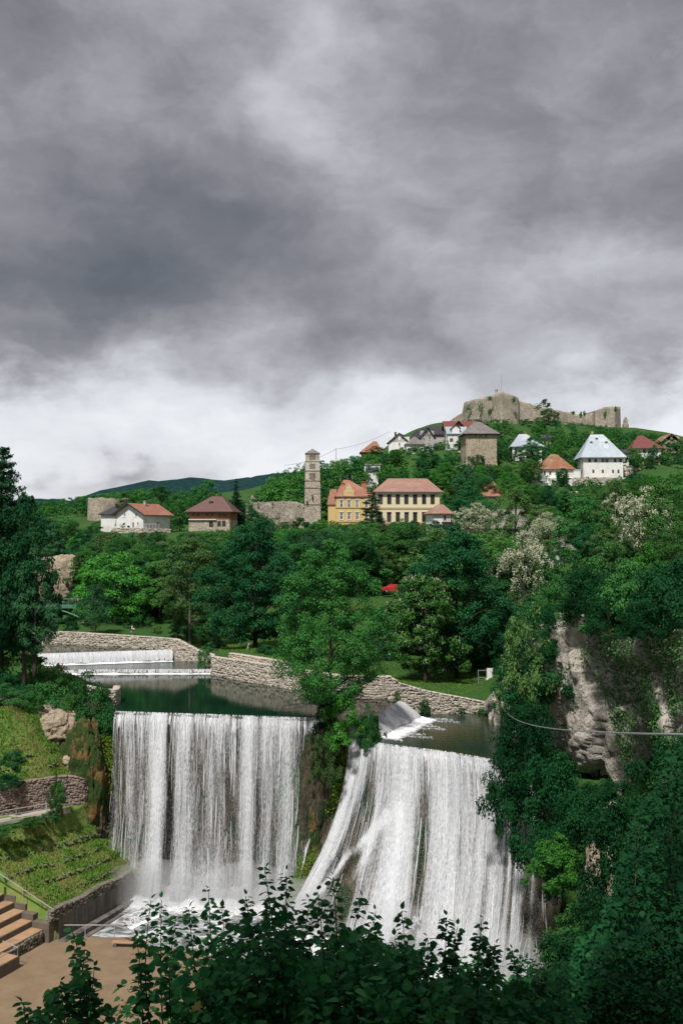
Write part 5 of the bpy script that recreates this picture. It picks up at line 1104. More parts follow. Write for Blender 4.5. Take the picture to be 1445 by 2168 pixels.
# hillside terraces of rubble wall
for lab, pts, zb_, s in [('broken stone terrace wall below the narrow white house', [(872, 958, 362), (905, 956, 360), (945, 955, 358), (986, 957, 352)], 975, 41), ('rubble terrace wall beside the tower house foot', [(938, 988, 344), (966, 985, 341), (990, 992, 338)], 1012, 42), ('stone terrace wall in front of the maroon roofed house', [(1320, 985, 336), (1345, 988, 334), (1380, 992, 334), (1450, 994, 338)], 1008, 43),
                         ('pale stone garden wall on the slope under the rust roofed house', [(1172, 1044, 300), (1200, 1040, 300), (1246, 1042, 300)], 1058, 44), ('brown stone wall at the end of the hill row', [(1406, 978, 352), (1430, 977, 352), (1460, 978, 352)], 995, 45)]:
    pp = [tuple(P(*q)) for q in pts]; stone_wall('terrace_wall', lab, pp, min(p[2] for p in pp) - 4, .8, (.5, .9), (.6, 1.6), seed=s, smat='stone_b', coping=False)
# yellow school with gabled bay
h, I = house('school', 'ochre yellow school with steep orange roof and stepped gable bay', 711, 796, 1134, 1051, 272, 13, 'hip', 1016, (.22, .36), .35, 'yellow_plaster', 'tile_orange', yaw=3, fm='trim_white', style='mths', win=[(x, y, 6.5, 15) for x in (722.5, 738.5, 755.5) for y in (1067, 1093)] + [(x, y, 6.5, 15) for x in (775, 788) for y in (1067, 1093)], below=2, cat='school')
Hh = I['H']
for py in (1053.5, 1074.5, 1104.5):
    z = I['loc'](740, py)[1]; MB().box(I['x0'] - .12, I['x1'] + .12, -.14, -.003, z - .14, z + .14).build('string_course', M['trim_buff'], h)
x, z = I['loc'](738.5, 1028); w2 = 1.45; mb = MB(); zb2 = Hh - .1
prof_ = [(-w2, zb2), (w2, zb2), (w2, z - 1.3), (w2 * .55, z - 1.0), (w2 * .5, z - .4), (0, z + .35), (-w2 * .5, z - .4), (-w2 * .55, z - 1.0), (-w2, z - 1.3)]
n = len(prof_); mb.add([(x + a, -.12, b_) for a, b_ in prof_] + [(x + a, 3, b_) for a, b_ in prof_], [tuple(range(n))] + [(i, n + i, n + (i + 1) % n, (i + 1) % n) for i in range(1, n)])
dm = mb.build('gable_bay', M['yellow_plaster'], h)
fr, pa = win_meshes(.55, 1.1, 'trim_white', '')
for dx in (-.42, .42): wo_ = inst('gable_window', fr, (x + dx, -.24, zb2 + 1.9), parent=dm); 
for px in (723, 738, 748):
    MB().bar(I['loc'](px, 1020)[:1] + (6.4, I['Hr'] - .2), I['loc'](px, 1020)[:1] + (6.4, I['Hr'] + 1.5), .09).build('finial', M['metal_grey'], h)
chimney(h, I['loc'](773, 1020)[0], 5.5, Hh + 1.4, Hh + 4.1, 1.5); chimney(h, I['loc'](727, 1030)[0], 4.5, Hh + 1.5, Hh + 3.8, .9)
h2, I2 = house('school_wing', 'low ochre wing with sloping orange roof at the end of the yellow school', 694, 711, 1134, 1070, 273.5, 11, 'flat', 0, (.5, .5), .0, 'yellow_plaster', 'trim_white', win=[(703, 1119, 5, 6)], below=2)
mb = MB(); a, b_, Hq = I2['x0'] - .3, I2['x1'], I2['H']; roof_solid(mb, [(a, -.3, Hq + .3), (b_ + .1, -.3, Hq + .3), (b_ + .1, 3, Hq + 4.6), (a + .9, 3, Hq + 4.6)], [(0, 1, 2, 3)]); roof_solid(mb, [(a, -.3, Hq + .3), (a + .9, 3, Hq + 4.6), (a + .9, 8, Hq + 4.6), (a, 11, Hq + .3)], [(0, 1, 2, 3)]); roof_solid(mb, [(a + .9, 3, Hq + 4.6), (b_ + .1, 3, Hq + 4.6), (b_ + .1, 8, Hq + 4.6), (a + .9, 8, Hq + 4.6)], [(0, 1, 2, 3)]); mb.build('sloping_roof', M['tile_orange'], h2)
# cream school
h, I = house('school', 'long cream two storey school with pink tiled hipped roof and tall dark windows', 797, 930, 1132, 1041, 267, 15, 'hip', 1013, (.22, .86), .8, 'cream_plaster', 'tile_pink', yaw=2.5, fm='trim_dark', style='mths', win=[(x, 1058, 7, 16) for x in (805, 823.5, 841.5, 859.5, 878, 897, 915)] + [(x, 1095.5, 7, 17) for x in (804.5, 823, 841.5, 860, 878, 897, 915)], below=2, cat='school')
for py, hh in ((1041.5, .5), (1076, .22), (1107, .2)):
    z = I['loc'](860, py)[1]; MB().box(I['x0'] - .25, I['x1'] + .25, -.25 if py < 1050 else -.12, -.003, z - hh, z + (hh if py > 1050 else -.02)).build('string_course', M['trim_white' if py < 1050 else 'trim_buff'], h)
z = I['loc'](860, 1109)[1]; MB().box(I['x0'] - .15, I['x1'] + .15, -.16, -.004, -3, z).build('plinth', M['pink_plinth'], h)
MB().bar((I['x0'] + .15, -.3, -2), (I['x0'] + .15, -.3, I['H'] - .4), .14).build('downpipe', M['metal_grey'], h)
# church ruin and bell tower
ch = empty('church_ruin', P(590, 1122, 288), 0, 'roofless stone church ruin wall with small arched openings', 'ruin')
def lw(root, pts, openings, m_, th=1.0, name='wall', zb_=-3.0):
    """a wall seen from the front following px points (px, py_top, Y); openings in px"""
    V = []; Fc = []; dense = []
    for a, b_ in zip(pts[:-1], pts[1:]):
        for i in range(16): dense.append(tuple(a[j] + (b_[j] - a[j]) * i / 16 for j in range(3)))
    dense.append(pts[-1]); c = np.array(root.location)
    for i, (px, py, Y) in enumerate(dense):
        q = P(px, py, Y) - c; q[2] += .18 * vnoise(i * .8, 2, 5); V += [(q[0], q[1], zb_), tuple(q), (q[0] + .1, q[1] + th, q[2] - .05), (q[0] + .1, q[1] + th, zb_)]
    for i in range(len(dense) - 1):
        a = i * 4; b_ = a + 4; Fc += [(a, b_, b_ + 1, a + 1), (a + 1, b_ + 1, b_ + 2, a + 2), (a + 2, b_ + 2, b_ + 3, a + 3)]
    e = (len(dense) - 1) * 4; Fc += [(0, 1, 2, 3), (e, e + 3, e + 2, e + 1)]; w_ = mesh(name, V, Fc, M[m_], root)
    for (px, py, ww, hh, Y) in openings:
        q = P(px, py, Y) - c; a = ww * Y / F / 2; b_ = hh * Y / F / 2; pts_ = [(q[0] - a, -b_), (q[0] + a, -b_), (q[0] + a, b_ * .5), (q[0] + a * .6, b_ * .9), (q[0], b_), (q[0] - a * .6, b_ * .9), (q[0] - a, b_ * .5)]
        mesh('opening', [(x_, q[1] - .06, q[2] + z_) for x_, z_ in pts_], [tuple(range(7))], M['trim_dark'], root)
        mb = MB(); k = len(pts_)
        for i in range(k): mb.bar((pts_[i][0], q[1] - .07, q[2] + pts_[i][1]), (pts_[(i + 1) % k][0], q[1] - .07, q[2] + pts_[(i + 1) % k][1]), .14)
        mb.build('opening_surround', M['pale_stone'], root)
    return w_
lw(ch, [(520, 1066, 292), (535, 1063, 290), (560, 1062.5, 288.5), (590, 1061.5, 287.5), (612, 1060.5, 287), (630, 1063, 286.8), (648, 1069, 286.5)], [(546.5, 1068, 3.4, 9, 289), (577, 1067.5, 3.8, 10, 287.8), (631.5, 1067.5, 1.8, 6, 286.6), (643, 1070, 1.8, 6, 286.4), (564, 1088, 1.8, 6, 288), (586, 1094.5, 3, 2.2, 287.4), (592, 1094.5, 3, 2.2, 287.4), (634, 1095, 2.4, 2, 286.5), (648, 1105.5, 2.6, 1.6, 286.3)], 'church_stone', 1.1)
lw(ch, [(528, 1062, 300), (533, 1049, 300), (545, 1048.5, 300), (546, 1060, 300)], [], 'church_stone', 8, 'gable_stump')
bt = empty('bell_tower', P(661, 1121, 287), R(3), 'tall slender stone bell tower with three tiers of arched triple windows', 'tower')
s0 = 287 / F; rngt = np.random.default_rng(2)
levels = [(1121, 17.5), (1068, 16.8), (1033, 16.2), (1018, 15.9), (997, 15.3), (977, 14.7), (960.5, 14.2)]
def tz(py): return (P(661, py, 287) - np.array(bt.location))[2]
arch_rows = [(969.5, 10.5), (988.5, 12), (1009.5, 14)]
for i, ((pa_, wa_), (pb_, wb_)) in enumerate(zip(levels[:-1], levels[1:])):
    za, zb2 = tz(pa_), tz(pb_); a = wa_ * s0; b2 = wb_ * s0; holes = []
    for (pc, hh) in arch_rows:
        if pb_ < pc < pa_:
            for dx in (-4.6, -.4, 3.8): holes.append(((dx - 1.35) * s0, (dx + 1.35) * s0, tz(pc) - hh / 2 * s0, tz(pc) + hh / 2 * s0))
    if i == 0: za -= 3
    mb = MB()
    for k in range(4):
        V, Fc = panel(-a, a, za, zb2, holes if k in (0, 1) else [], .7); f = lambda z_: 1 + (b2 / a - 1) * (z_ - za) / (zb2 - za)
        Q = []
        for (u, y_, z_) in V:
            g = f(z_); X_, Y_ = u * g, -a * g + y_
            for _ in range(k): X_, Y_ = -Y_, X_
            Q.append((X_, Y_, z_))
        mb.add(Q, Fc)
    st_ = mb.build('storey', M['pale_stone'], bt)
    if holes:
        mb = MB(); mb.box(-a * .86, a * .86, -a * .86, a * .86, za + .05, zb2 - .05); mb.build('dark_interior', M['trim_dark'], st_)
        mb = MB()
        for (u0, u1, z0_, z1_) in holes:     # rounded heads
            um = (u0 + u1) / 2; hw = (u1 - u0) / 2
            for sg in (-1, 1): mb.add([(um + sg * hw, -b2 + .12, z1_), (um + sg * hw, -b2 + .12, z1_ - hw * 1.3), (um, -b2 + .12, z1_)], [(0, 1, 2)])
        mb.build('arch_heads', M['pale_stone'], st_)
        for dx in (-2.5, 1.7): MB().tube([(dx * s0, -a + .25, holes[0][2]), (dx * s0, -a + .25, holes[0][3])], .12, 8).build('colonnette', M['pale_stone'], st_)
    if i: MB().box(-a - .13, a + .13, -a - .13, a + .13, za - .13, za + .05).build('string_course', M['church_stone'], bt)
a = 15.6 * s0; zt_ = tz(960.3); mb = MB(); roof_solid(mb, [(-a, -a, zt_), (a, -a, zt_), (a, a, zt_), (-a, a, zt_), (0, 0, tz(949.5))], [(0, 1, 4), (1, 2, 4), (2, 3, 4), (3, 0, 4)], .2); mb.build('pyramid_roof', M['slab_grey'], bt)
for px, py, w_, h_ in ((660, 1052, 2.2, 9), (649, 1063.5, 2.6, 6)):
    q = P(px, py, 284.4) - np.array(bt.location); mb = MB(); mb.box(q[0] - w_ * s0 / 2, q[0] + w_ * s0 / 2, q[1] - .2, q[1] + .3, q[2] - h_ * s0 / 2, q[2] + h_ * s0 / 2); mb.build('slit_window', M['trim_dark'], bt)
# left group
rt = empty('round_tower', P(229, 1110, 322), 0, 'broad round ruined stone tower behind the white gabled house', 'tower'); nr = 60; V = []; r0 = 42 * 322 / F
for i in range(nr):
    a = 2 * math.pi * i / nr; tp = tz_ = (P(229, 1056, 322) - np.array(rt.location))[2] + .35 * vnoise(i * .7, 3, 3) + (.0)
    for (r_, z_) in ((r0 * 1.03, -4), (r0 * 1.01, tp * .5), (r0 * .99, tp), (r0 * .8, tp - .1), (r0 * .8, 1)): V.append((r_ * math.cos(a), r_ * math.sin(a), z_))
Fc = [(i * 5 + j, ((i + 1) % nr) * 5 + j, ((i + 1) % nr) * 5 + j + 1, i * 5 + j + 1) for i in range(nr) for j in range(4)]
mesh('drum', V, Fc, M['castle_stone'], rt)
h, I = house('gable_house', 'white gabled house with orange roof and dark verge beside the round ruin', 246, 303, 1120, 1087, 268, 10.5, 'gable_front', 1066, (.50, .5), .9, 'white_plaster', 'tile_orange', yaw=-32, win=[(264, 1090.5, 6, 7), (288, 1090, 6, 7), (263, 1110, 7.5, 6.5), (292, 1109, 5, 7)], door=[(282, 1111.5, 4.5, 11)], wr=[(.55, .35, 1, 1)], below=2)
mb = MB(); xm = (I['x0'] + I['x1']) / 2
for sg, xe in ((-1, I['x0'] - .95), (1, I['x1'] + .95)):
    sl = (I['Hr'] - I['H']) / (I['W'] / 2); mb.bar((xm, -.97, I['Hr'] + .08), (xe, -.97, I['H'] - .9 * sl + .08), .18, .3)
mb.build('bargeboard', M['trim_dark'], h); chimney(h, xm + 1, 5, I['Hr'] - .6, I['Hr'] + .7, .8, 'castle_stone')
h, I = house('annex', 'low annex with dark hipped slate roof against the white gabled house', 214, 252, 1112, 1089, 272, 9, 'hip', 1073, (.45, .65), .6, 'white_plaster', 'slate_dark', win=[(247, 1097, 3.5, 7.5)], below=3); chimney(h, .8, 4, I['Hr'] - .5, I['Hr'] + .7, .5, 'slate_dark')
stone_wall('terrace_wall', 'grey stone terrace wall with railing in front of the white gabled house', [tuple(P(238, 1118, 264)), tuple(P(300, 1118, 262)), tuple(P(362, 1121, 266))], P(300, 1136, 262)[2], .7, (.3, .5), (.4, .9), seed=51)
rl = empty('terrace_railing', P(300, 1118, 262.3), 0, 'thin white railing on the terrace by the white gabled house', 'railing')
for i in range(7):
    q = P(297 + i * 6.5, 1117.5, 262.6); MB().bar(rel(rl, q), rel(rl, q + np.array([0, 0, 1.0])), .05).build('rail_post', M['trim_white'], rl)
MB().bar(rel(rl, P(297, 1117.5, 262.6) + np.array([0, 0, 1.])), rel(rl, P(336, 1117.5, 262.6) + np.array([0, 0, 1.])), .05).build('top_rail', M['trim_white'], rl)
h, I = house('brick_house', 'two storey brick and stone house with brown hipped roof', 400, 486, 1124, 1083, 268, 12, 'hip', 1051, (.45, .72), 1.1, 'brick_wall', 'tile_brown', yaw=-4, win=[(410, 1088, 5.2, 7), (420.5, 1088, 5.2, 7), (440, 1088, 5.2, 7), (449.5, 1088, 5.2, 7), (466, 1088, 5.2, 7), (475, 1088, 5.2, 7)], fm='trim_brown', wr=[(.3, .85, 1.0, 1.1), (.6, .85, 1.0, 1.1)], below=.2)
z = I['loc'](440, 1101)[1]; mb = MB(); V, Fc = panel(I['x0'] - .04, I['x1'] + .04, -3, z, [(I['loc'](p_, 1110)[0] - w_, I['loc'](p_, 1110)[0] + w_, I['loc'](p_, q_)[1] - v_, I['loc'](p_, q_)[1] + v_) for p_, q_, w_, v_ in ((447, 1110, .55, .75), (464, 1109, .5, .75), (474, 1109, .5, .75))])
mb.add([(x_, y_ - .06, z_) for x_, y_, z_ in V], Fc); mb.add([(I['x1'] + .05, -.06, -3), (I['x1'] + .05, 12, -3), (I['x1'] + .05, 12, z), (I['x1'] + .05, -.06, z)], [(0, 1, 2, 3)]); lo = mb.build('stone_storey', M['pale_stone'], h)
mesh('dark_openings', [(I['x0'] + 2, -.02, .1), (I['x1'] - .4, -.02, .1), (I['x1'] - .4, -.02, z - .1), (I['x0'] + 2, -.02, z - .1)], [(0, 1, 2, 3)], M['trim_dark'], lo)
MB().box(I['x0'] - .1, I['x0'] + 7.5, -.5, -.07, z + .02, z + .2).build('balcony_edge', M['trim_white'], h)
mb = MB(); x_, zz_ = I['loc'](442, 1062); mb.box(x_ - .5, x_ + .5, 2.6, 3.6, zz_ - .3, zz_ + .2); mb.build('roof_hatch', M['trim_dark'], h)
# middle slope
h, I = house('house', 'house with orange tiled hipped roof rising out of the trees', 1018, 1068, 1064, 1050, 255, 9, 'hip', 1019, (.40, .62), .6, 'pale_stone', 'tile_orange', win=[(1035, 1057, 4, 5)], below=4); chimney(h, 0, 4.5, I['Hr'] - .8, I['Hr'] + .5, .6)
h, I = house('house', 'small pink roofed house with timber balcony among the trees', 917, 954, 1128, 1087, 236, 8, 'hip', 1068, (.5, .8), .6, 'white_plaster', 'tile_pink', yaw=8, win=[(941, 1096, 4.5, 8)], fm='trim_dark', below=3)
z = I['loc'](945, 1106)[1]; x_ = I['loc'](934, 1100)[0]; mb = MB(); mb.box(x_, I['x1'] + .8, -1.2, -.02, z, z + .15); bal = mb.build('balcony', M['timber'], h)
for i in range(8): MB().box(x_ + i * .38, x_ + i * .38 + .08, -1.18, -1.12, z + .155, z + 1.0).build('baluster', M['timber'], bal)
MB().box(x_, I['x1'] + .8, -1.2, -1.1, z + 1.003, z + 1.1).build('rail', M['timber'], bal)
h, I = house('mill_house', 'old pale stone house with wide grey slab roof behind the blossoming trees', 1022, 1172, 1205, 1118, 215, 13, 'hip', 1078, (.22, .68), 1.0, 'pale_stone', 'slab_grey', win=[(1050, 1150, 5, 9), (1118, 1152, 6, 10), (1150, 1135, 5, 8), (1150, 1175, 5, 9)], fm='trim_brown', below=4)
h, I = house('white_house', 'white house wall glimpsed between trees above the cliff', 1170, 1215, 1218, 1165, 205, 8, 'hip', 1140, (.3, .7), .6, 'white_plaster', 'slab_grey', win=[(1185, 1185, 5, 8)], below=3)
house('house', 'low house with orange roof at the right edge among the trees', 1420, 1470, 1150, 1128, 190, 8, 'gable_side', 1108, (.5, .5), .6, 'trim_brown', 'tile_orange', below=3)
house('shed', 'small grey garden shed on the slope under the fortress', 1148, 1168, 937, 927, 392, 5, 'gable_side', 921, (.5, .5), .6, 'grey_plaster', 'slate_dark', below=2)
house('park_pavilion', 'low cream pavilion glimpsed behind the park trees', 352, 425, 1322, 1298, 205, 9, 'hip', 1284, (.2, .8), .8, 'cream_plaster', 'slate_dark', win=[(362, 1311, 4, 12), (372, 1311, 4, 12), (392, 1311, 4, 12), (410, 1311, 4, 12)], below=1)
# dark low building under the park trees behind the right lawn
h, I = house('park_shelter', 'long low dark shelter in deep shade under the park trees', 800, 1068, 1430, 1372, 158, 6, 'gable_side', 1358, (.5, .5), .8, 'timber', 'slate_dark', win=[(830 + 30 * i, 1402, 14, 30) for i in range(8)], fm='trim_dark', below=2)
# poles and wires
def pole(px, py0, py1, Y, lab, r=.12):
    a = P(px, py0, Y); b_ = P(px, py1, Y); o = MB().tube([(0, 0, 0), (0, 0, b_[2] - a[2])], [r, r * .6], 7).build('utility_pole', M['timber'], None, False, a); return tag(o, lab, 'pole')
pole(711, 1000, 949, 372, 'slim pole on the ridge behind the bell tower'); pole(351, 1122, 1072, 300, 'grey pole beside the trees near the white gabled house', .16); pole(627, 1128, 1092, 282, 'wooden pole in front of the church ruin', .16); pole(617, 1062, 1040, 287, 'thin aerial pole above the church ruin', .08); pole(590, 1110, 1085, 283, 'lamp post in front of the ruin wall', .1)
def cable(name, lab, a, b_, sag, r, m_='metal_grey', n=40, cat='cable'):
    pts = []
    for i in range(n + 1):
        t = i / n; q = a + (b_ - a) * t; pts.append((q[0], q[1], q[2] - sag * 4 * t * (1 - t)))
    return tag(MB().tube(pts, r, 6).build(name, M[m_], None, True), lab, cat)
cable('power_line', 'thin power line running from the ridge pole to the hill houses', P(711, 951, 372), P(824, 914, 378), 1.0, .05, 'trim_dark'); cable('power_line', 'thin power line leaving the ridge pole towards the bell tower', P(711, 951, 372), P(600, 985, 372), 1.2, .05, 'trim_dark')
cable('steel_cable', 'thick steel cable stretching from the river wall to the near cliff', P(1057, 1491, 126), P(1475, 1556, 11), .85, .018)
# bridge
br = empty('footbridge', P(110, 1282, 207), R(2), 'green painted iron footbridge with lattice railing and arch below', 'bridge'); s0 = 207 / F
xa, xb = -9.0, 6.2
MB().box(xa, xb, 0, 2.4, -.35, 0).build('deck', M['green_paint'], br); MB().box(xa, xb, -.12, -.004, -.55, .08).build('girder', M['green_paint'], br)
for k in range(12):
    x_ = xa + k * (xb - xa) / 11; MB().box(x_ - .05, x_ + .05, -.10, -.02, .085, 1.25).build('rail_post', M['green_paint'], br)
    if k < 11:
        x2 = xa + (k + 1) * (xb - xa) / 11; l_ = MB(); l_.bar((x_, -.06, .15), (x2, -.06, 1.15), .05); l_.bar((x_, -.05, 1.15), (x2, -.05, .15), .05); l_.build('lattice', M['green_paint'], br)
MB().box(xa, xb, -.13, 0, 1.253, 1.36).build('top_rail', M['green_paint'], br); MB().box(xa, xb, 2.3, 2.4, 1.2, 1.3).build('top_rail', M['green_paint'], br)
arc = [(xa + (xb - xa) * t, .3, -3.2 + 2.6 * math.sin(math.pi * (.05 + .9 * t))) for t in np.linspace(0, 1, 20)]; mb = MB(); mb.tube(arc, .2, 6); mb.build('arch_rib', M['green_paint'], br)
for k in range(1, 7): x_ = arc[k * 3 - 1 if k * 3 - 1 < 20 else 19]; MB().bar(x_, (x_[0], .3, -.35), .08).build('spandrel_post', M['green_paint'], br)
MB().box(xb, xb + 2.2, -.6, 3, -6, .1).build('abutment', M['stone_b'], br)
# tents
for i, (px, lab) in enumerate(((314, 'small white canvas parasol roof beside the pavilion, left of two'), (337, 'small white canvas parasol roof beside the pavilion, right of two'))):
    t_ = empty('parasol', P(px, 1322, 196), 0, lab, 'parasol'); mb = MB(); roof_solid(mb, [(-1.2, -1.2, 1.5), (1.2, -1.2, 1.5), (1.2, 1.2, 1.5), (-1.2, 1.2, 1.5), (0, 0, 2.5)], [(0, 1, 4), (1, 2, 4), (2, 3, 4), (3, 0, 4)], .05); mb.build('canopy', M['canvas'], t_); MB().bar((0, 0, 0), (0, 0, 2.4), .08).build('pole', M['trim_white'], t_)
# cars on the upper road
def car(px, py, Y, rz, m_, lab):
    root = empty('parked_car', P(px, py, Y), rz, lab, 'car'); L = 4.1; prof_ = [(-2.05, .35), (-2.05, .75), (-1.75, .95), (-1.35, 1.0), (-.7, 1.42), (.75, 1.42), (1.25, 1.0), (1.95, .82), (2.05, .6), (2.05, .35)]
    V = []; n = len(prof_)
    for y in (-.85, -.78, .78, .85):
        for x_, z_ in prof_: V.append((x_, y * (.86 if z_ > 1.1 else 1), z_ if abs(y) > .8 else z_ + .02))
    Fc = [(j * n + i, j * n + (i + 1) % n, (j + 1) * n + (i + 1) % n, (j + 1) * n + i) for j in range(3) for i in range(n)] + [tuple(range(n))[::-1], tuple(range(3 * n, 4 * n))]
    mesh('body', V, Fc, M[m_], root)
    mesh('side_window', [(-1.2, -.79, 1.02), (1.1, -.79, 1.02), (.68, -.765, 1.36), (-.68, -.765, 1.36)], [(0, 1, 2, 3)], M['pane'], root)
    mesh('windscreen', [(1.22, -.66, 1.06), (1.22, .66, 1.06), (.80, .6, 1.41), (.80, -.6, 1.41)], [(0, 1, 2, 3)], M['pane'], root); mesh('rear_window', [(-1.30, -.66, 1.06), (-1.30, .66, 1.06), (-.75, .6, 1.43), (-.75, -.6, 1.43)], [(3, 2, 1, 0)], M['pane'], root)
    for x_ in (-1.3, 1.3):
        for y in (-.8, .8):
            wv = MB().tube([(x_, y - .1, .32), (x_, y + .1, .32)], .32, 14).build('wheel', M['tyre'], root); MB().tube([(x_, y - .11, .32), (x_, y + .11, .32)], .19, 10).build('rim', M['metal_grey'], wv)
    for y in (-.6, .6): MB().box(2.0, 2.07, y - .18, y + .18, .62, .76).build('headlight', M['trim_white'], root)
    return root
car(832, 1254, 183, R(4), 'car_red', 'small bright red car parked on the upper road between the trees'); car(818, 1247, 190, R(4), 'car_dark', 'dark car parked behind the red car on the upper road')
# stone stove, notice frame and low wall on the lawn
ks = empty('stone_stand', P(1034, 1457, 134), 0, 'small stacked stone stand on the path beside the notice frame', 'stone stand')
for k, (w_, z_) in enumerate(((.5, 0), (.47, .32), (.5, .64), (.36, .96))): o = inst('stone_block', STONE_ME[k % 6], (0, 0, z_ + .16), (0, 0, .2 * k), (w_ * 2, .7, .34), ks)
nf = empty('notice_frame', P(1027, 1449, 137), 0, 'grey metal notice frame standing at the edge of the lawn', 'notice frame')
for x_, hgt in ((-1.0, 2.0), (.15, 2.2), (1.0, 2.3)): MB().box(x_ - .05, x_ + .05, -.05, .05, -.3, hgt).build('post', M['metal_grey'], nf)
MB().box(-.95, .1, -.03, .03, 1.85, 1.95).build('crossbar', M['metal_grey'], nf); MB().box(-.95, .1, -.03, .03, .9, 1.0).build('crossbar', M['metal_grey'], nf); MB().box(.2, .95, -.04, .02, .7, 2.2).build('board', M['trim_white'], nf)
tag(MB().tube([(0, 0, -.4), (0, 0, 2.6)], .13, 8).build('wooden_post', M['timber'], None, True, P(1057, 1450, 137)), 'dark wooden post at the edge of the lawn under the trees', 'post')
stone_wall('low_wall', 'low warm stone wall at the back of the lawn near the cliff', [tuple(P(1046, 1424, 141)), tuple(P(1090, 1424, 141))], P(1060, 1447, 141)[2], .5, (.25, .35), (.4, .8), seed=61)
mesh_path = [G(px, py, .12) for px, py in [(1005, 1437), (1030, 1437), (1026, 1480), (1012, 1484)]]
# metal frame standing in the pool and ladder on the left bank
fr_ = empty('water_railing', G(620, 1500, 0), 0, 'rusty pipe railing standing in the pool beside the island tree', 'railing')
for (a, b_) in (((590, 1487), (590, 1502)), ((611, 1483), (612, 1502)), ((626, 1481), (627, 1501)), ((642, 1480), (643, 1498)), ((590, 1487), (642, 1480)), ((590, 1495), (642, 1489)), ((575, 1505), (640, 1497))):
    yq = 116.5 - (a[0] - 590) * .012; MB().bar(rel(fr_, P(a[0], a[1], yq)), rel(fr_, P(b_[0], b_[1], yq)), .05).build('pipe', M['rust_rail'], fr_)
ld = empty('pool_ladder', G(229, 1450, 0), 0, 'thin metal ladder rails at the left bank of the pool', 'ladder')
for px in (222, 235): MB().bar(rel(ld, P(px, 1452, 134)), rel(ld, P(px + 1, 1430, 134)), .05).build('rail', M['rail_grey'], ld)
for py in (1434, 1440, 1446): MB().bar(rel(ld, P(222, py, 134)), rel(ld, P(235, py, 134)), .035).build('rung', M['rail_grey'], ld)
hf = empty('bank_fence', P(100, 1420, 142), 0, 'thin pipe fence on the left bank where two people stand', 'fence')
for px, py in ((95, 1428), (118, 1428), (142, 1431), (165, 1436)):
    q = P(px, py, 142 - (px - 95) * .06); MB().bar(rel(hf, q), rel(hf, q + np.array([0, 0, 1.05])), .05).build('rail_post', M['rail_grey'], hf)
MB().bar(rel(hf, P(95, 1428, 142) + np.array([0, 0, 1.05])), rel(hf, P(165, 1436, 137.8) + np.array([0, 0, 1.05])), .05).build('top_rail', M['rail_grey'], hf)
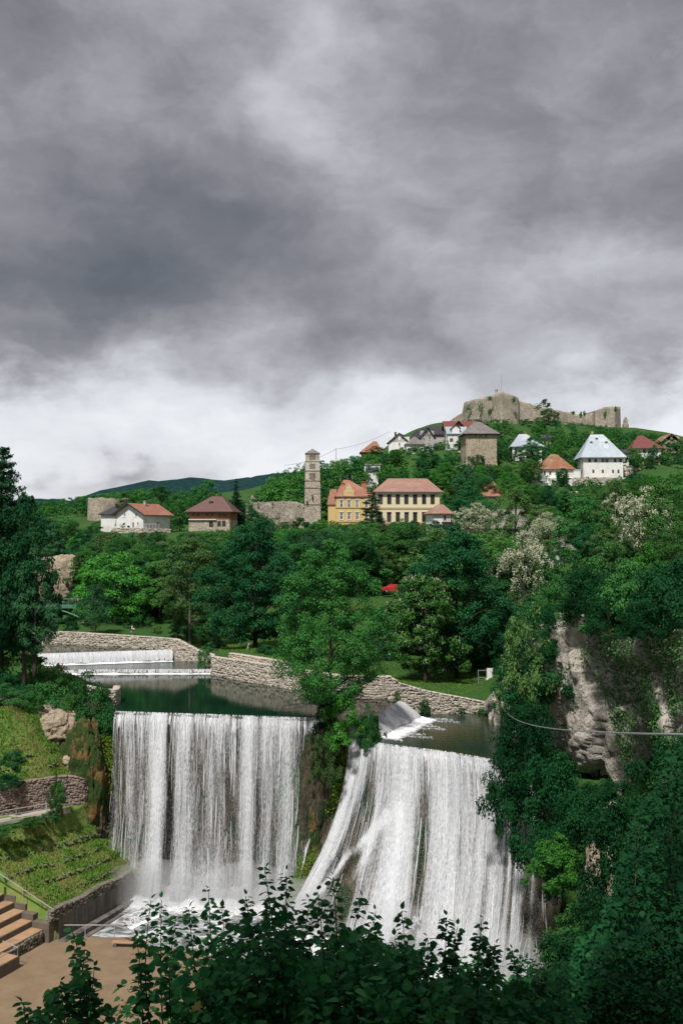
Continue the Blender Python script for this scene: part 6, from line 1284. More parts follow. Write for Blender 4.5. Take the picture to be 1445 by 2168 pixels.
# ------------------------------------------------------------------ people
def person(loc, rz, lab, top_m, leg_m, hair='hair', pose='stand', hgt=1.7):
    j = {'pel': (0, 0, .95), 'che': (0, 0, 1.32), 'nec': (0, 0, 1.47), 'hd': (0, -.01, 1.58), 'ht': (0, 0, 1.70)}
    if pose == 'walk': j.update(kl=(.09, -.16, .52), al=(.09, -.08, .07), tl=(.09, -.26, .04), kr=(-.09, .08, .50), ar=(-.09, .30, .12), tr=(-.09, .16, .03), el=(.27, .12, 1.1), hl=(.27, -.02, .86), er=(-.27, -.10, 1.1), hr=(-.26, -.3, .95))
    elif pose == 'sit':
        j = {k: (a, b_, c - .45) for k, (a, b_, c) in j.items()}; j.update(kl=(.1, -.42, .52), al=(.1, -.45, .08), tl=(.1, -.62, .04), kr=(-.1, -.42, .52), ar=(-.1, -.45, .08), tr=(-.1, -.62, .04), el=(.26, -.05, .65), hl=(.14, -.28, .58), er=(-.26, -.05, .65), hr=(-.14, -.28, .58))
    elif pose == 'hands': j.update(kl=(.1, 0, .50), al=(.11, .02, .07), tl=(.12, -.14, .03), kr=(-.1, 0, .5), ar=(-.11, .02, .07), tr=(-.12, -.14, .03), el=(.27, -.05, 1.12), hl=(.10, -.28, 1.25), er=(-.27, -.05, 1.12), hr=(-.10, -.28, 1.25))
    else: j.update(kl=(.1, 0, .50), al=(.11, .02, .07), tl=(.12, -.14, .03), kr=(-.1, 0, .5), ar=(-.11, .02, .07), tr=(-.12, -.14, .03), el=(.27, .03, 1.12), hl=(.27, -.07, .85), er=(-.27, .03, 1.12), hr=(-.27, -.07, .85))
    dzs = -.45 if pose == 'sit' else 0
    j['sl'] = (.19, 0, 1.40 + dzs); j['sr'] = (-.19, 0, 1.40 + dzs); j['pl'] = (.1, 0, .90 + dzs); j['pr'] = (-.1, 0, .90 + dzs)
    rad = dict(pel=.15, che=.16, nec=.055, hd=.10, ht=.075, kl=.065, al=.045, tl=.04, kr=.065, ar=.045, tr=.04, el=.045, hl=.035, er=.045, hr=.035, sl=.06, sr=.06, pl=.095, pr=.095)
    names = list(j); E_ = [('pel', 'che'), ('che', 'nec'), ('nec', 'hd'), ('hd', 'ht'), ('pel', 'pl'), ('pl', 'kl'), ('kl', 'al'), ('al', 'tl'), ('pel', 'pr'), ('pr', 'kr'), ('kr', 'ar'), ('ar', 'tr'), ('che', 'sl'), ('sl', 'el'), ('el', 'hl'), ('che', 'sr'), ('sr', 'er'), ('er', 'hr')]
    me = bpy.data.meshes.new('person'); me.from_pydata([j[n_] for n_ in names], [(names.index(a), names.index(b_)) for a, b_ in E_], []); o = bpy.data.objects.new('person', me); COL.objects.link(o)
    o.modifiers.new('skin', 'SKIN'); 
    for i, n_ in enumerate(names): me.skin_vertices[0].data[i].radius = (rad[n_], rad[n_] * (.72 if n_ in ('pel', 'che') else 1)); me.skin_vertices[0].data[i].use_root = n_ == 'pel'
    o.modifiers.new('sub', 'SUBSURF').levels = 1
    dg = bpy.context.evaluated_depsgraph_get(); m2 = bpy.data.meshes.new_from_object(o.evaluated_get(dg)); bpy.data.objects.remove(o)
    m2.materials.clear()
    for k in ('skin', top_m, leg_m, hair): m2.materials.append(M[k])
    zo = dzs
    for p in m2.polygons:
        c = p.center; p.use_smooth = True; arm = abs(c.x) > .22
        if c.z > 1.63 + zo or (c.z > 1.53 + zo and c.y > .02 and abs(c.x) < .14): p.material_index = 3
        elif c.z > 1.46 + zo and abs(c.x) < .14: p.material_index = 0
        elif arm and c.z < 1.0 + zo: p.material_index = 0
        elif c.z > .93 + zo: p.material_index = 1
        else: p.material_index = 2
    o = bpy.data.objects.new('person', m2); o.location = loc; o.rotation_euler = (0, 0, rz); o.scale = [hgt / 1.72] * 3; link(o); return tag(o, lab, 'person')
person(P(123, 1428.5, 141.5), R(170), 'person in dark jacket standing at the fence on the left bank', 'cloth_dark', 'cloth_blue', hgt=1.78)
person(P(132.5, 1429, 140.8), R(-60), 'person in pink clothes lifting hands beside the dark jacketed one', 'cloth_pink', 'cloth_pink', pose='hands', hgt=1.62)
person(P(525, 1379, 151), R(100), 'person in white clothes walking under the park trees', 'cloth_white', 'cloth_white', pose='walk', hgt=1.72)
bq = P(280, 1338, 172); person(bq, R(80), 'person in red and white sitting on a park bench', 'cloth_white', 'cloth_red', pose='sit', hgt=1.7)
pb = empty('park_bench', tuple(bq + np.array([.12, 0, 0])), R(80), 'park bench under the seated person by the far path', 'bench')
MB().box(-.7, .7, -.2, .25, .36, .41).build('seat', M['timber'], pb); MB().box(-.7, .7, .22, .27, .5, .85).build('backrest', M['timber'], pb)
for x_ in (-.6, .6): MB().box(x_ - .04, x_ + .04, -.18, .22, 0, .357).build('leg', M['metal_grey'], pb)
person(P(163.5, 1281.5, 207.2) + np.array([0, .8, 0]), R(200), 'person in pink top crossing the green footbridge', 'cloth_pink', 'cloth_dark', pose='walk', hgt=1.68)
person(P(850, 963, 376), R(10), 'person in orange red standing by the white gabled house door', 'cloth_red', 'cloth_dark', hgt=1.72)
person(P(1048.5, 832, 441), R(30), 'tiny visitor standing on top of the fortress wall', 'cloth_dark', 'cloth_dark', hgt=1.75); person(P(1052, 831, 441), R(-40), 'second tiny visitor leaning on top of the fortress wall', 'cloth_blue', 'cloth_dark', hgt=1.7)
# ------------------------------------------------------------------ vegetation
def leafquads(Pt, N, size, rng, asp=.62):
    n = len(Pt); N = nrm(N); t = nrm(np.cross(N, rng.normal(size=(n, 3)))); b_ = np.cross(N, t); s = (np.asarray(size) * np.ones(n))[:, None] * .5
    V = np.stack([Pt + t * s, Pt + b_ * s * asp, Pt - t * s, Pt - b_ * s * asp], 1).reshape(-1, 3); i = np.arange(n)[:, None] * 4; return V, i + np.arange(4)[None, :]
def prof_r(shape, h):
    if shape == 'round': return np.sqrt(np.clip(1 - (2 * h - .92) ** 2 / 1.17, 0, 1)) ** .85
    if shape == 'oval': return np.clip(np.sin(np.clip(h, 0, 1) ** .8 * math.pi), 0, 1) ** .6
    if shape == 'egg': return np.clip(np.sin(np.clip(h, 0, 1) ** .62 * math.pi), 0, 1) ** .7
    if shape == 'cone': return (1 - h) ** .75 * (.75 + .25 * np.sin(h * 40))
    if shape == 'dome': return np.sqrt(np.clip(1 - h ** 2, 0, 1))
    return np.ones_like(h)
def crown_pts(seed, H, rx, z0, shape, ncl, nleaf, cr, inner=.30, flat=.6, up=.5):
    rng = np.random.default_rng(seed); h = rng.random(ncl * 6); keep = rng.random(len(h)) < (prof_r(shape, h) * .85 + .15); h = h[keep][:ncl]; ncl = len(h); a = rng.random(ncl) * 6.283
    lump = 1 + .24 * np.cos(a * 2 + seed) * np.sin(h * 5 + seed * 2) + .22 * np.cos(a * 3 + seed * 1.7 + h * 6) + .16 * (rng.random(ncl) < .14)
    r = prof_r(shape, h) * rx * (inner + (1 - inner) * rng.random(ncl) ** .5) * lump
    C = np.stack([r * np.cos(a), r * np.sin(a), z0 + h * (H - z0)], 1); crs = cr * rng.uniform(.6, 1.35, ncl)
    out = nrm(C - np.array([0, 0, z0 + .35 * (H - z0)]))
    k = rng.integers(0, ncl, nleaf); d = nrm(rng.normal(size=(nleaf, 3)) + out[k] * .7 + np.array([0, 0, .25])); rad = rng.random(nleaf) ** .45
    Pt = C[k] + d * (crs[k] * rad)[:, None] * np.array([1, 1, flat]); N = d * .55 + np.array([0, 0, up]) + rng.normal(size=(nleaf, 3)) * .38
    return Pt, N, C, rng
def trunk_mb(rng, H, z0, rx, C, r0=.28, nl=8, lean=.0):
    mb = MB(); pts = [(0, 0, -1.0)]; n = 6
    for i in range(n + 1): f = i / n; pts.append((lean * f * H * .3 + rng.normal(0, .06) * f, rng.normal(0, .06) * f, f * H * .78))
    mb.tube(pts, [r0 * 1.35, r0 * 1.2] + [r0 * (1 - .82 * i / n) for i in range(1, n + 1)], 8)
    if len(C):
        for i in rng.choice(len(C), min(nl, len(C)), replace=False):
            c = C[i]; zs = max(z0 * .8, min(c[2] * .62, H * .7)); p0 = np.array([lean * zs * .3, 0, zs]); m_ = (p0 + c) / 2 + np.array([0, 0, .12 * H * rng.random() * .3]); mb.tube([p0, m_, c], [r0 * .42, r0 * .25, r0 * .06], 6)
    return mb
PROTO = {}
def proto(key, seed, H, rx, z0, shape, ncl, nleaf, cr, lsize, leaf, bark='bark', r0=.28, blossom=None, inner=.3, flat=.6, up=.5, nl=8, asp=.62):
    Pt, N, C, rng = crown_pts(seed, H, rx, z0, shape, ncl, nleaf, cr, inner, flat, up)
    V, Fc = leafquads(Pt, N, lsize * rng.uniform(.65, 1.3, len(Pt)), rng, asp); crown = mesh_data('crown', V, Fc, M[leaf])
    mb = trunk_mb(rng, H, z0, rx, C, r0, nl); tr = mesh_data('trunk', mb.v, mb.f, M[bark], True)
    bl = None
    if blossom:
        kind, nb = blossom
        outw = nrm(C - np.array([0, 0, z0 + .3 * (H - z0)])); k = rng.integers(0, len(C), nb)
        if kind == 'locust':
            d = nrm(rng.normal(size=(nb, 3)) + outw[k]); Pb = C[k] + d * cr * rng.uniform(.8, 1.15, (nb, 1)) * np.array([1, 1, flat]); V, Fc = leafquads(np.repeat(Pb, 7, 0) + rng.normal(0, .16, (nb * 7, 3)) * np.array([.8, .8, 1.3]), rng.normal(size=(nb * 7, 3)), .17 * rng.uniform(.6, 1.3, nb * 7), rng, .9)
        else:
            d = nrm(outw[k] + rng.normal(size=(nb, 3)) * .6 + np.array([0, 0, .2])); Pb = C[k] + d * cr * np.array([1, 1, flat]) * 1.02; o = rng.random((nb * 9, 1)); V, Fc = leafquads(np.repeat(Pb, 9, 0) + np.array([0, 0, 1.0]) * o * .38 + rng.normal(0, .05, (nb * 9, 3)) * (1.2 - o), rng.normal(size=(nb * 9, 3)), .13 * (1.25 - o[:, 0]), rng, .9)
        bl = mesh_data('blossoms', V, Fc, M['blossom'])
    PROTO[key] = (tr, crown, bl, H, rx)
def conifer(key, seed, H, rx, z0, nwh, nleaf, lsize, leaf, droop=.25, sparse=1.0, power=.8, r0=.25, bark='bark'):
    rng = np.random.default_rng(seed); Ps = []; Ns = []; mb = MB(); mb.tube([(0, 0, -1), (0, 0, H * .5), (0, 0, H)], [r0 * 1.2, r0 * .7, .03], 8)
    nb = 0; br = []
    for i in range(nwh):
        h = (i + rng.random() * .6) / nwh; z = z0 + h * (H - z0); L = rx * (1 - h) ** power * rng.uniform(.75, 1.1) + .15
        for k in range(max(3, int(rng.integers(5, 8) * sparse))):
            a = rng.random() * 6.283; l_ = L * rng.uniform(.6, 1.1); e = np.array([math.cos(a) * l_, math.sin(a) * l_, z - droop * l_ + .12 * l_]); br.append((np.array([0, 0, z]), e, l_))
            mb.tube([(0, 0, z), tuple(e)], [r0 * .2 * (1 - h * .7), .015], 4, False)
    wts = np.array([b_[2] ** 1.4 for b_ in br]); k = rng.choice(len(br), nleaf, p=wts / wts.sum()); A = np.array([b_[0] for b_ in br])[k]; E_ = np.array([b_[1] for b_ in br])[k]; L = np.array([b_[2] for b_ in br])[k]
    f = rng.random(nleaf) ** .55; Pt = A + (E_ - A) * f[:, None] + rng.normal(size=(nleaf, 3)) * (np.array([.16, .16, .10]) * (L * (1.15 - .6 * f))[:, None]); N = nrm(rng.normal(size=(nleaf, 3)) * .6 + np.array([0, 0, .8]))
    V, Fc = leafquads(Pt, N, lsize * rng.uniform(.7, 1.4, nleaf), rng, .35); PROTO[key] = (mesh_data('trunk', mb.v, mb.f, M[bark], True), mesh_data('crown', V, Fc, M[leaf]), None, H, rx)
proto('round_a', 1, 12, 5.0, 2.2, 'round', 110, 17000, 1.25, .30, 'leaf_mid')
proto('round_b', 2, 12, 4.6, 2.0, 'egg', 100, 16000, 1.2, .30, 'leaf_dark')
proto('round_c', 3, 12, 5.2, 1.6, 'round', 90, 16000, 1.45, .32, 'leaf_bright')
proto('oval_a', 4, 12, 3.6, 1.8, 'oval', 100, 15000, 1.05, .28, 'leaf_mid')
proto('oval_b', 5, 12, 3.4, 1.8, 'egg', 90, 14000, 1.0, .28, 'leaf_blue')
proto('olive_a', 6, 12, 4.2, 2.4, 'oval', 80, 11000, 1.05, .30, 'leaf_olive')
proto('big_dark', 11, 22, 7.2, 3.2, 'egg', 230, 46000, 1.55, .34, 'leaf_dark', r0=.42, nl=14)
proto('plane', 12, 18, 5.4, 4.0, 'oval', 120, 20000, 1.2, .34, 'leaf_olive', 'bark_pale', .32, nl=14)
proto('airy', 13, 20.5, 6.6, 1.6, 'egg', 350, 72000, 1.15, .24, 'leaf_mid', 'bark', .26, flat=.8, up=.35, nl=22, inner=.2)
proto('maple', 14, 22, 7.0, 4.0, 'egg', 220, 42000, 1.45, .36, 'leaf_dark', r0=.34, nl=14)
proto('chestnut', 15, 15, 6.2, 2.0, 'round', 150, 26000, 1.3, .40, 'leaf_mid', r0=.32, blossom=('candle', 520))
proto('locust', 16, 12, 4.6, 2.4, 'oval', 90, 11000, 1.15, .24, 'leaf_olive', blossom=('locust', 1500), r0=.2)
proto('birch', 17, 10, 2.4, 1.4, 'egg', 90, 13000, .75, .16, 'leaf_blue', 'bark_pale', .09, flat=1.0)
proto('shrub_a', 21, 3, 2.2, .0, 'dome', 60, 8000, .62, .17, 'leaf_mid', r0=.05)
proto('shrub_b', 22, 3, 2.2, .0, 'dome', 60, 8000, .62, .17, 'leaf_dark', r0=.05)
proto('shrub_c', 23, 3, 2.0, .0, 'dome', 50, 7000, .6, .17, 'leaf_bright', r0=.05)
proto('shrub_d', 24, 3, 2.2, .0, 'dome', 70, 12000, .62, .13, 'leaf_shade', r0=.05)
proto('shrub_e', 25, 3, 2.3, .0, 'dome', 60, 7000, .62, .17, 'leaf_olive', r0=.05)
conifer('spruce', 31, 14, 2.6, .8, 30, 15000, .34, 'needle')
conifer('pine', 32, 14, 3.4, 3.0, 15, 8000, .40, 'needle', droop=-.05, sparse=.7, power=.55)
conifer('pine_dark', 33, 27, 5.6, 3.0, 40, 46000, .46, 'needle', droop=-.05, sparse=1.2, power=.42, r0=.38)
CLEAR = [(187, 345, 1050, 1122, 262), (398, 510, 1048, 1114, 262), (523, 682, 948, 1106, 280), (693, 797, 1015, 1106, 266), (797, 912, 1010, 1102, 262), (985, 1065, 890, 985, 335), (1208, 1322, 918, 1024, 322), (1133, 1215, 960, 1024, 312), (1070, 1110, 915, 962, 340), (1325, 1400, 920, 978, 338), (1400, 1440, 915, 950, 360), (763, 810, 933, 960, 370),
         (805, 990, 890, 950, 350), (774, 806, 984, 1026, 315), (1012, 1070, 1018, 1050, 250), (917, 955, 1068, 1108, 232), (1035, 1110, 1082, 1125, 210), (935, 1315, 828, 884, 425), (812, 852, 1238, 1258, 184), (98, 165, 1255, 1300, 204), (866, 990, 950, 962, 350), (1320, 1445, 985, 1002, 333), (95, 150, 1185, 1250, 222), (98, 165, 1255, 1310, 206), (1318, 1420, 1048, 1140, 163), (1270, 1326, 1050, 1105, 228), (1060, 1150, 1150, 1250, 158), (1120, 1195, 1092, 1140, 194)]
FRONT_SKY = np.array([(0, 1060), (95, 1095), (180, 1100), (240, 1124), (390, 1126), (520, 1112), (600, 1120), (690, 1116), (760, 1098), (800, 1108), (915, 1084), (940, 1040), (1010, 1055), (1075, 1040), (1130, 1035), (1230, 1030), (1330, 1010), (1445, 1000)])
HILL_SKY = np.array([(0, 1070), (300, 1034), (340, 1030), (380, 1040), (430, 1018), (470, 1050), (520, 1062), (555, 1015), (600, 985), (650, 972), (700, 976), (760, 958), (800, 962), (830, 950), (930, 935), (970, 902), (985, 888), (1100, 887), (1180, 889), (1320, 906), (1380, 915), (1445, 930)])
def place(key, loc, sx, sz, rz, name='tree', label=None, group=None, cat='tree', leaf=None):
    tr, cr_, bl, H, rx = PROTO[key]; root = empty(name, loc, rz, label, cat, group); sc = (sx, sx, sz)
    inst('trunk', tr, sc=sc, parent=root); c = inst('crown' if cat != 'shrub' else 'foliage', cr_, sc=sc, parent=root)
    if leaf: c.material_slots[0].link = 'OBJECT'; c.material_slots[0].material = M[leaf]
    if bl: inst('blossoms', bl, sc=sc, parent=root)
    return root
_rt = np.random.default_rng(99)
def tree(key, px, pyb, pyt, Y, wpx, label, name='tree', cat='tree', group=None, leaf=None, ground=False):
    p = P(px, pyb, Y); H = PROTO[key][3]; sz = (P(px, pyt, Y)[2] - p[2]) / H; sx = wpx / 2 * Y / F / (PROTO[key][4] * 1.12)
    return place(key, p, sx, sz, _rt.random() * 6.28, name, label, group, cat, leaf)
# --- named trees
tree('pine_dark', 2, 1420, 945, 124, 160, 'tall dark pine at the left edge rising above the pool bank')
tree('round_b', 52, 1425, 1050, 121, 150, 'dark leafy tree in front of the tall pine at the left edge', leaf='leaf_dark')
tree('oval_b', 74, 1410, 1160, 119, 100, 'bluish drooping tree overhanging the left bank of the far weir')
tree('round_b', 5, 1420, 1190, 130, 150, 'low dark tree filling the left edge behind the blue grey wall')
tree('round_c', 243, 1332, 1176, 186, 160, 'bright green maple with dark trunk on the park lawn')
tree('birch', 202, 1345, 1238, 171, 78, 'slender pale stemmed birch in front of the bright maple')
tree('oval_a', 338, 1345, 1188, 186, 110, 'mid green tree between the bright maple and the plane tree')
tree('plane', 402, 1384, 1138, 166, 135, 'tall loose olive green plane tree with pale leaning trunk')
tree('round_b', 318, 1342, 1210, 192, 110, 'shaded tree behind the park path near the parasols')
tree('big_dark', 540, 1397, 1088, 154, 208, 'very large dark dense lime tree in the middle of the park')
tree('oval_a', 430, 1371, 1308, 164, 46, 'little rounded tree casting a shadow on the sunny lawn')
tree('oval_b', 458, 1400, 1342, 154, 42, 'little thin tree just behind the bend of the river wall')
tree('airy', 700, 1512, 1150, 111.2, 262, 'tall feathery green tree growing on the rock between the falls', leaf='leaf_fresh')
tree('chestnut', 900, 1450, 1228, 138, 172, 'horse chestnut covered in white blossom candles behind the river wall')
tree('maple', 965, 1448, 1116, 143, 212, 'tall dark maple behind the flowering chestnut')
tree('round_b', 1062, 1442, 1255, 140, 110, 'dark tree at the back corner of the lawn beside the cliff')
tree('round_b', 815, 1440, 1285, 152, 100, 'shaded tree behind the river wall beside the feathery tree')
tree('oval_a', 760, 1300, 1140, 190, 120, 'light green tree below the yellow school')
tree('round_a', 715, 1310, 1130, 196, 130, 'rounded green tree below the bell tower and yellow school')
tree('olive_a', 812, 1262, 1160, 189, 62, 'pale greyish tree beside the parked red car')
tree('oval_a', 640, 1310, 1150, 180, 110, 'upright green tree behind the feathery island tree')
tree('locust', 1108, 1320, 1135, 160, 130, 'locust tree thick with cream blossom in front of the old stone house')
tree('locust', 1005, 1150, 1070, 208, 90, 'locust with cream blossom beside the dark round tree')
tree('locust', 1160, 1175, 1090, 196, 85, 'cream flowering locust in front of the grey slab roof')
tree('locust', 1368, 1190, 1040, 165, 130, 'large cream flowering locust above the cliff at the right')
tree('locust', 1298, 1120, 1048, 230, 70, 'small cream flowering locust below the large white house')
tree('olive_a', 1090, 1215, 1035, 205, 105, 'thin open olive green tree in front of the old stone house')
tree('round_b', 993, 1130, 1030, 226, 92, 'dense dark round tree beside the pink roofed house')
tree('oval_a', 1232, 1230, 1055, 172, 110, 'upright green tree above the cliff left of the flowering locust')
tree('olive_a', 1305, 1200, 1020, 178, 90, 'open green tree above the cliff in front of the retaining wall')
tree('round_a', 1425, 1230, 1010, 150, 120, 'green tree at the right edge above the cliff')
tree('round_a', 1435, 1240, 1120, 122, 130, 'bright bushy tree on the cliff top at the right edge', leaf='leaf_mid')
tree('spruce', 500, 1118, 1012, 282, 46, 'dark pointed spruce between the brick house and the church ruin')
tree('pine', 786, 1130, 1032, 263, 62, 'scraggy dark pine in front of the gap between the two schools')
tree('oval_a', 340, 1118, 1030, 306, 62, 'tall green tree behind the white gabled house')
tree('round_a', 382, 1118, 1042, 300, 55, 'round green tree between the white gabled house and the brick house')
tree('oval_a', 440, 1110, 1016, 325, 52, 'pale green tree behind the brown hipped roof')
tree('round_a', 1160, 910, 866, 424, 42, 'round tree standing against the fortress wall')
tree('olive_a', 1153, 872, 845, 458, 26, 'small grey tree poking above the fortress wall')
tree('oval_a', 1126, 992, 925, 335, 46, 'slim tree hiding part of the metal roofed white house')
tree('oval_a', 1187, 1036, 998, 309, 30, 'small tree in front of the rust roofed house')
tree('round_b', 905, 1012, 946, 344, 60, 'dense dark tree left of the stone tower house')
tree('round_a', 795, 975, 945, 366, 36, 'green tree beside the orange roofed cabin')
tree('oval_a', 1348, 990, 962, 332, 22, 'small young tree in front of the maroon roofed house, left of two'); tree('round_a', 1372, 992, 962, 331, 26, 'small bushy tree in front of the maroon roofed house, right of two')
# --- shrubs with a place of their own
SHR = [('shrub_b', 150, 1336, 1306, 178, 38, 'round dark bush on the lawn near the footbridge'), ('shrub_a', 300, 1345, 1296, 180, 60, 'green bush beside the bench on the far path'), ('shrub_e', 330, 1342, 1322, 176, 30, 'greyish low bush beside the park path'), ('shrub_b', 385, 1352, 1318, 172, 70, 'dark clipped bush under the plane tree'),
       ('shrub_a', 432, 1412, 1372, 149, 30, 'ivy bush hanging over the bend of the river wall'), ('shrub_b', 568, 1392, 1366, 146, 60, 'dark bush beside the trunks of the big lime tree'),
       ('shrub_d', 1150, 1490, 1372, 103, 190, 'wide dark rounded shrub growing from the cliff foot beside the lawn'), ('shrub_d', 1110, 1440, 1300, 128, 120, 'tall grey green shrub between the maple and the cliff'), ('shrub_e', 1130, 1420, 1255, 136, 110, 'pale green sprawling shrub at the top corner of the lawn'),
       ('shrub_a', 1205, 1300, 1180, 122, 140, 'bushy green growth on the left corner of the cliff top'), ('shrub_a', 1290, 1312, 1165, 117, 170, 'thick green bush in the middle of the cliff top'), ('shrub_c', 1372, 1300, 1160, 116, 120, 'brighter green bush on the cliff top'), ('shrub_d', 1420, 1330, 1215, 104, 170, 'dark bush at the right end of the cliff top'), ('shrub_d', 1330, 1330, 1235, 106, 150, 'dark bush hanging over the cliff edge'), ('shrub_d', 1235, 1312, 1235, 110, 120, 'dark bush on the lip of the pale rock prow'),
       ('shrub_b', 1128, 1420, 1285, 118, 110, 'dark bush in front of the cliff corner above the lawn end'), ('shrub_a', 1132, 1380, 1270, 116, 90, 'mid green bush against the pale rock corner'), ('shrub_d', 1095, 1500, 1395, 112, 90, 'dark bush at the end of the sloping river wall'), ('shrub_a', 1175, 1305, 1225, 104, 80, 'green bush at the top corner of the rock prow'), ('shrub_d', 1250, 1312, 1205, 98, 140, 'dark bush on the cliff edge, left part'), ('shrub_a', 1330, 1335, 1205, 94, 170, 'thick bush on the cliff edge, middle part'), ('shrub_d', 1410, 1335, 1200, 89, 170, 'dark bush on the cliff edge, right part'), ('shrub_b', 1455, 1330, 1190, 84, 150, 'dark bush on the cliff edge at the picture edge'), ('shrub_e', 1222, 1308, 1245, 100, 70, 'olive bush hanging from the prow top'), ('shrub_d', 1290, 1345, 1270, 92, 110, 'leafy fringe hanging under the cliff edge'), ('shrub_d', 1375, 1350, 1275, 86, 120, 'second leafy fringe hanging under the cliff edge'),
       ('shrub_e', 1118, 1470, 1290, 101, 130, 'tall olive shrub hiding the left flank of the rock prow'), ('shrub_d', 1150, 1400, 1290, 101, 70, 'dark shrub against the left edge of the rock prow'),
       ('shrub_d', 1262, 1760, 1655, 90, 130, 'dark shrub right under the foot of the pale rock prow'), ('shrub_d', 1310, 1740, 1650, 83, 110, 'dark shrub beside the foot of the pale rock prow'), ('shrub_a', 10, 1500, 1452, 114, 90, 'leafy bush spilling over the blue grey wall'), ('shrub_a', 62, 1505, 1455, 113.5, 60, 'small bush at the end of the blue grey wall'),
       ('shrub_d', 1112, 1760, 1500, 92.5, 160, 'dark leafy tree shrub leaning over the side of the fanning waterfall'), ('shrub_d', 1160, 1830, 1600, 87, 180, 'large dark shrub below the pale rock prow'), ('shrub_d', 1075, 1690, 1580, 93, 90, 'dark shrub overhanging the lower pool edge'), ('shrub_d', 1115, 1620, 1490, 96, 130, 'dark hanging shrub under the cable at the cliff'), ('shrub_d', 1240, 1900, 1690, 78, 190, 'dark shrub on the slope under the pale rock'),
       ('shrub_c', 1178, 1880, 1772, 76, 128, 'lime green shrub glowing beside the waterfall edge'), ('shrub_a', 1215, 2060, 1925, 62, 140, 'feathery green bush low beside the dark hollow'), ('shrub_d', 1330, 2000, 1720, 55, 230, 'dark shrub on the near slope right of the tan rock'), ('shrub_d', 1420, 1850, 1560, 48, 190, 'dark shrub at the right edge under the cable'), ('shrub_d', 1240, 2140, 1990, 45, 250, 'dark shrub low on the near slope'),
       ('shrub_c', 722, 1575, 1478, 107.3, 100, 'pale green bush at the foot of the feathery tree above the falls'), ('shrub_e', 690, 1650, 1545, 106, 74, 'drooping grey green branches hanging between the falls'), ('shrub_d', 688, 1560, 1480, 109, 50, 'dark bush under the feathery tree on the island rock'), ('shrub_a', 779, 1582, 1500, 108.2, 50, 'small fresh green fern mound between weir and fall'),
       ('shrub_c', 842, 1486, 1462, 123.6, 16, 'small weed tuft at the top of the slanting weir'), ('shrub_a', 897, 1512, 1478, 124.6, 26, 'green weed tuft at the foot of the sloping river wall'), ('shrub_a', 977, 1512, 1497, 125, 16, 'tiny weed at the waterline of the sloping wall'), ('shrub_a', 1035, 1512, 1496, 125, 50, 'low weeds at the end of the sloping wall'),
       ('shrub_a', 48, 1460, 1376, 127, 130, 'sunlit green bush at the left edge of the bank'), ('shrub_a', 128, 1500, 1420, 123, 130, 'bright green bush in the middle of the left bank'), ('shrub_a', 188, 1545, 1432, 118.5, 110, 'green bush beside the stone pier'), ('shrub_a', 200, 1612, 1480, 115.6, 100, 'leafy bush drooping beside the straight waterfall'), ('shrub_b', 228, 1560, 1492, 116, 60, 'dark bush at the very edge of the straight waterfall'), ('shrub_a', 85, 1530, 1455, 118, 110, 'green bush above the pale rock outcrop'), ('shrub_b', 25, 1500, 1430, 120, 90, 'dark bush above the blue grey wall'), ('shrub_a', 150, 1560, 1480, 117, 90, 'green bush above the amber rock'),
       ('shrub_b', 25, 1632, 1590, 108.5, 70, 'spreading blue green juniper on the upper terrace'), ('shrub_b', 18, 1668, 1640, 105.5, 60, 'low juniper at the foot of the upper terrace'), ('shrub_a', 118, 1725, 1645, 106.5, 30, 'ivy climbing the curved stone wall behind the platform'), ('shrub_a', 128, 1700, 1655, 106, 26, 'second ivy clump on the curved stone wall'),
       ('shrub_a', 62, 1748, 1732, 104, 60, 'low hedge below the viewing platform edge'), ('shrub_a', 10, 1762, 1746, 102, 60, 'low hedge below the viewing platform at the left edge'), ('shrub_a', 105, 1735, 1718, 106, 40, 'small hedge end below the platform corner')]
for key, px, pyb, pyt, Y, wpx, lab in SHR: tree(key, px, pyb, pyt, Y, wpx, lab, 'shrub', 'shrub')
# --- wooded slopes
PLACED = []
LOOK = {'round_a': 'rounded mid green', 'round_b': 'dense dark', 'oval_a': 'upright green', 'oval_b': 'bluish upright', 'olive_a': 'open olive green', 'round_c': 'bright green', 'pine_dark': 'dark needled', 'shrub_a': 'mid green', 'shrub_b': 'dark', 'shrub_c': 'bright', 'shrub_d': 'deep green', 'shrub_e': 'olive'}
MARKS = [(230, 1075, 'round ruin'), (290, 1095, 'white gabled house'), (450, 1085, 'brick house'), (585, 1090, 'church ruin'), (661, 1030, 'bell tower'), (745, 1075, 'yellow school'), (860, 1075, 'cream school'), (790, 1010, 'tiny white house'), (785, 950, 'orange roofed cabin'), (870, 935, 'white hill houses'), (965, 925, 'narrow white house'), (1024, 945, 'stone tower house'), (1100, 945, 'hidden metal roof'),
         (1178, 995, 'rust roofed house'), (1265, 970, 'large white house'), (1362, 950, 'maroon roofed house'), (1420, 940, 'pale gabled house'), (1043, 1035, 'lone orange roof'), (935, 1095, 'pink roofed house'), (1095, 1110, 'grey slab roof'), (993, 1080, 'dense dark round tree'), (1110, 1220, 'blossoming locust'), (1368, 1100, 'large cream locust'), (832, 1248, 'red car'), (540, 1230, 'big dark lime tree'), (243, 1240, 'bright maple'), (402, 1250, 'plane tree'), (130, 1275, 'green footbridge'), (700, 1300, 'feathery island tree'), (893, 1330, 'flowering chestnut'), (965, 1280, 'tall dark maple'), (1310, 1230, 'cliff top'), (40, 1150, 'tall left pine'), (1445, 1118, 'right edge orange roof')]
USED = {}
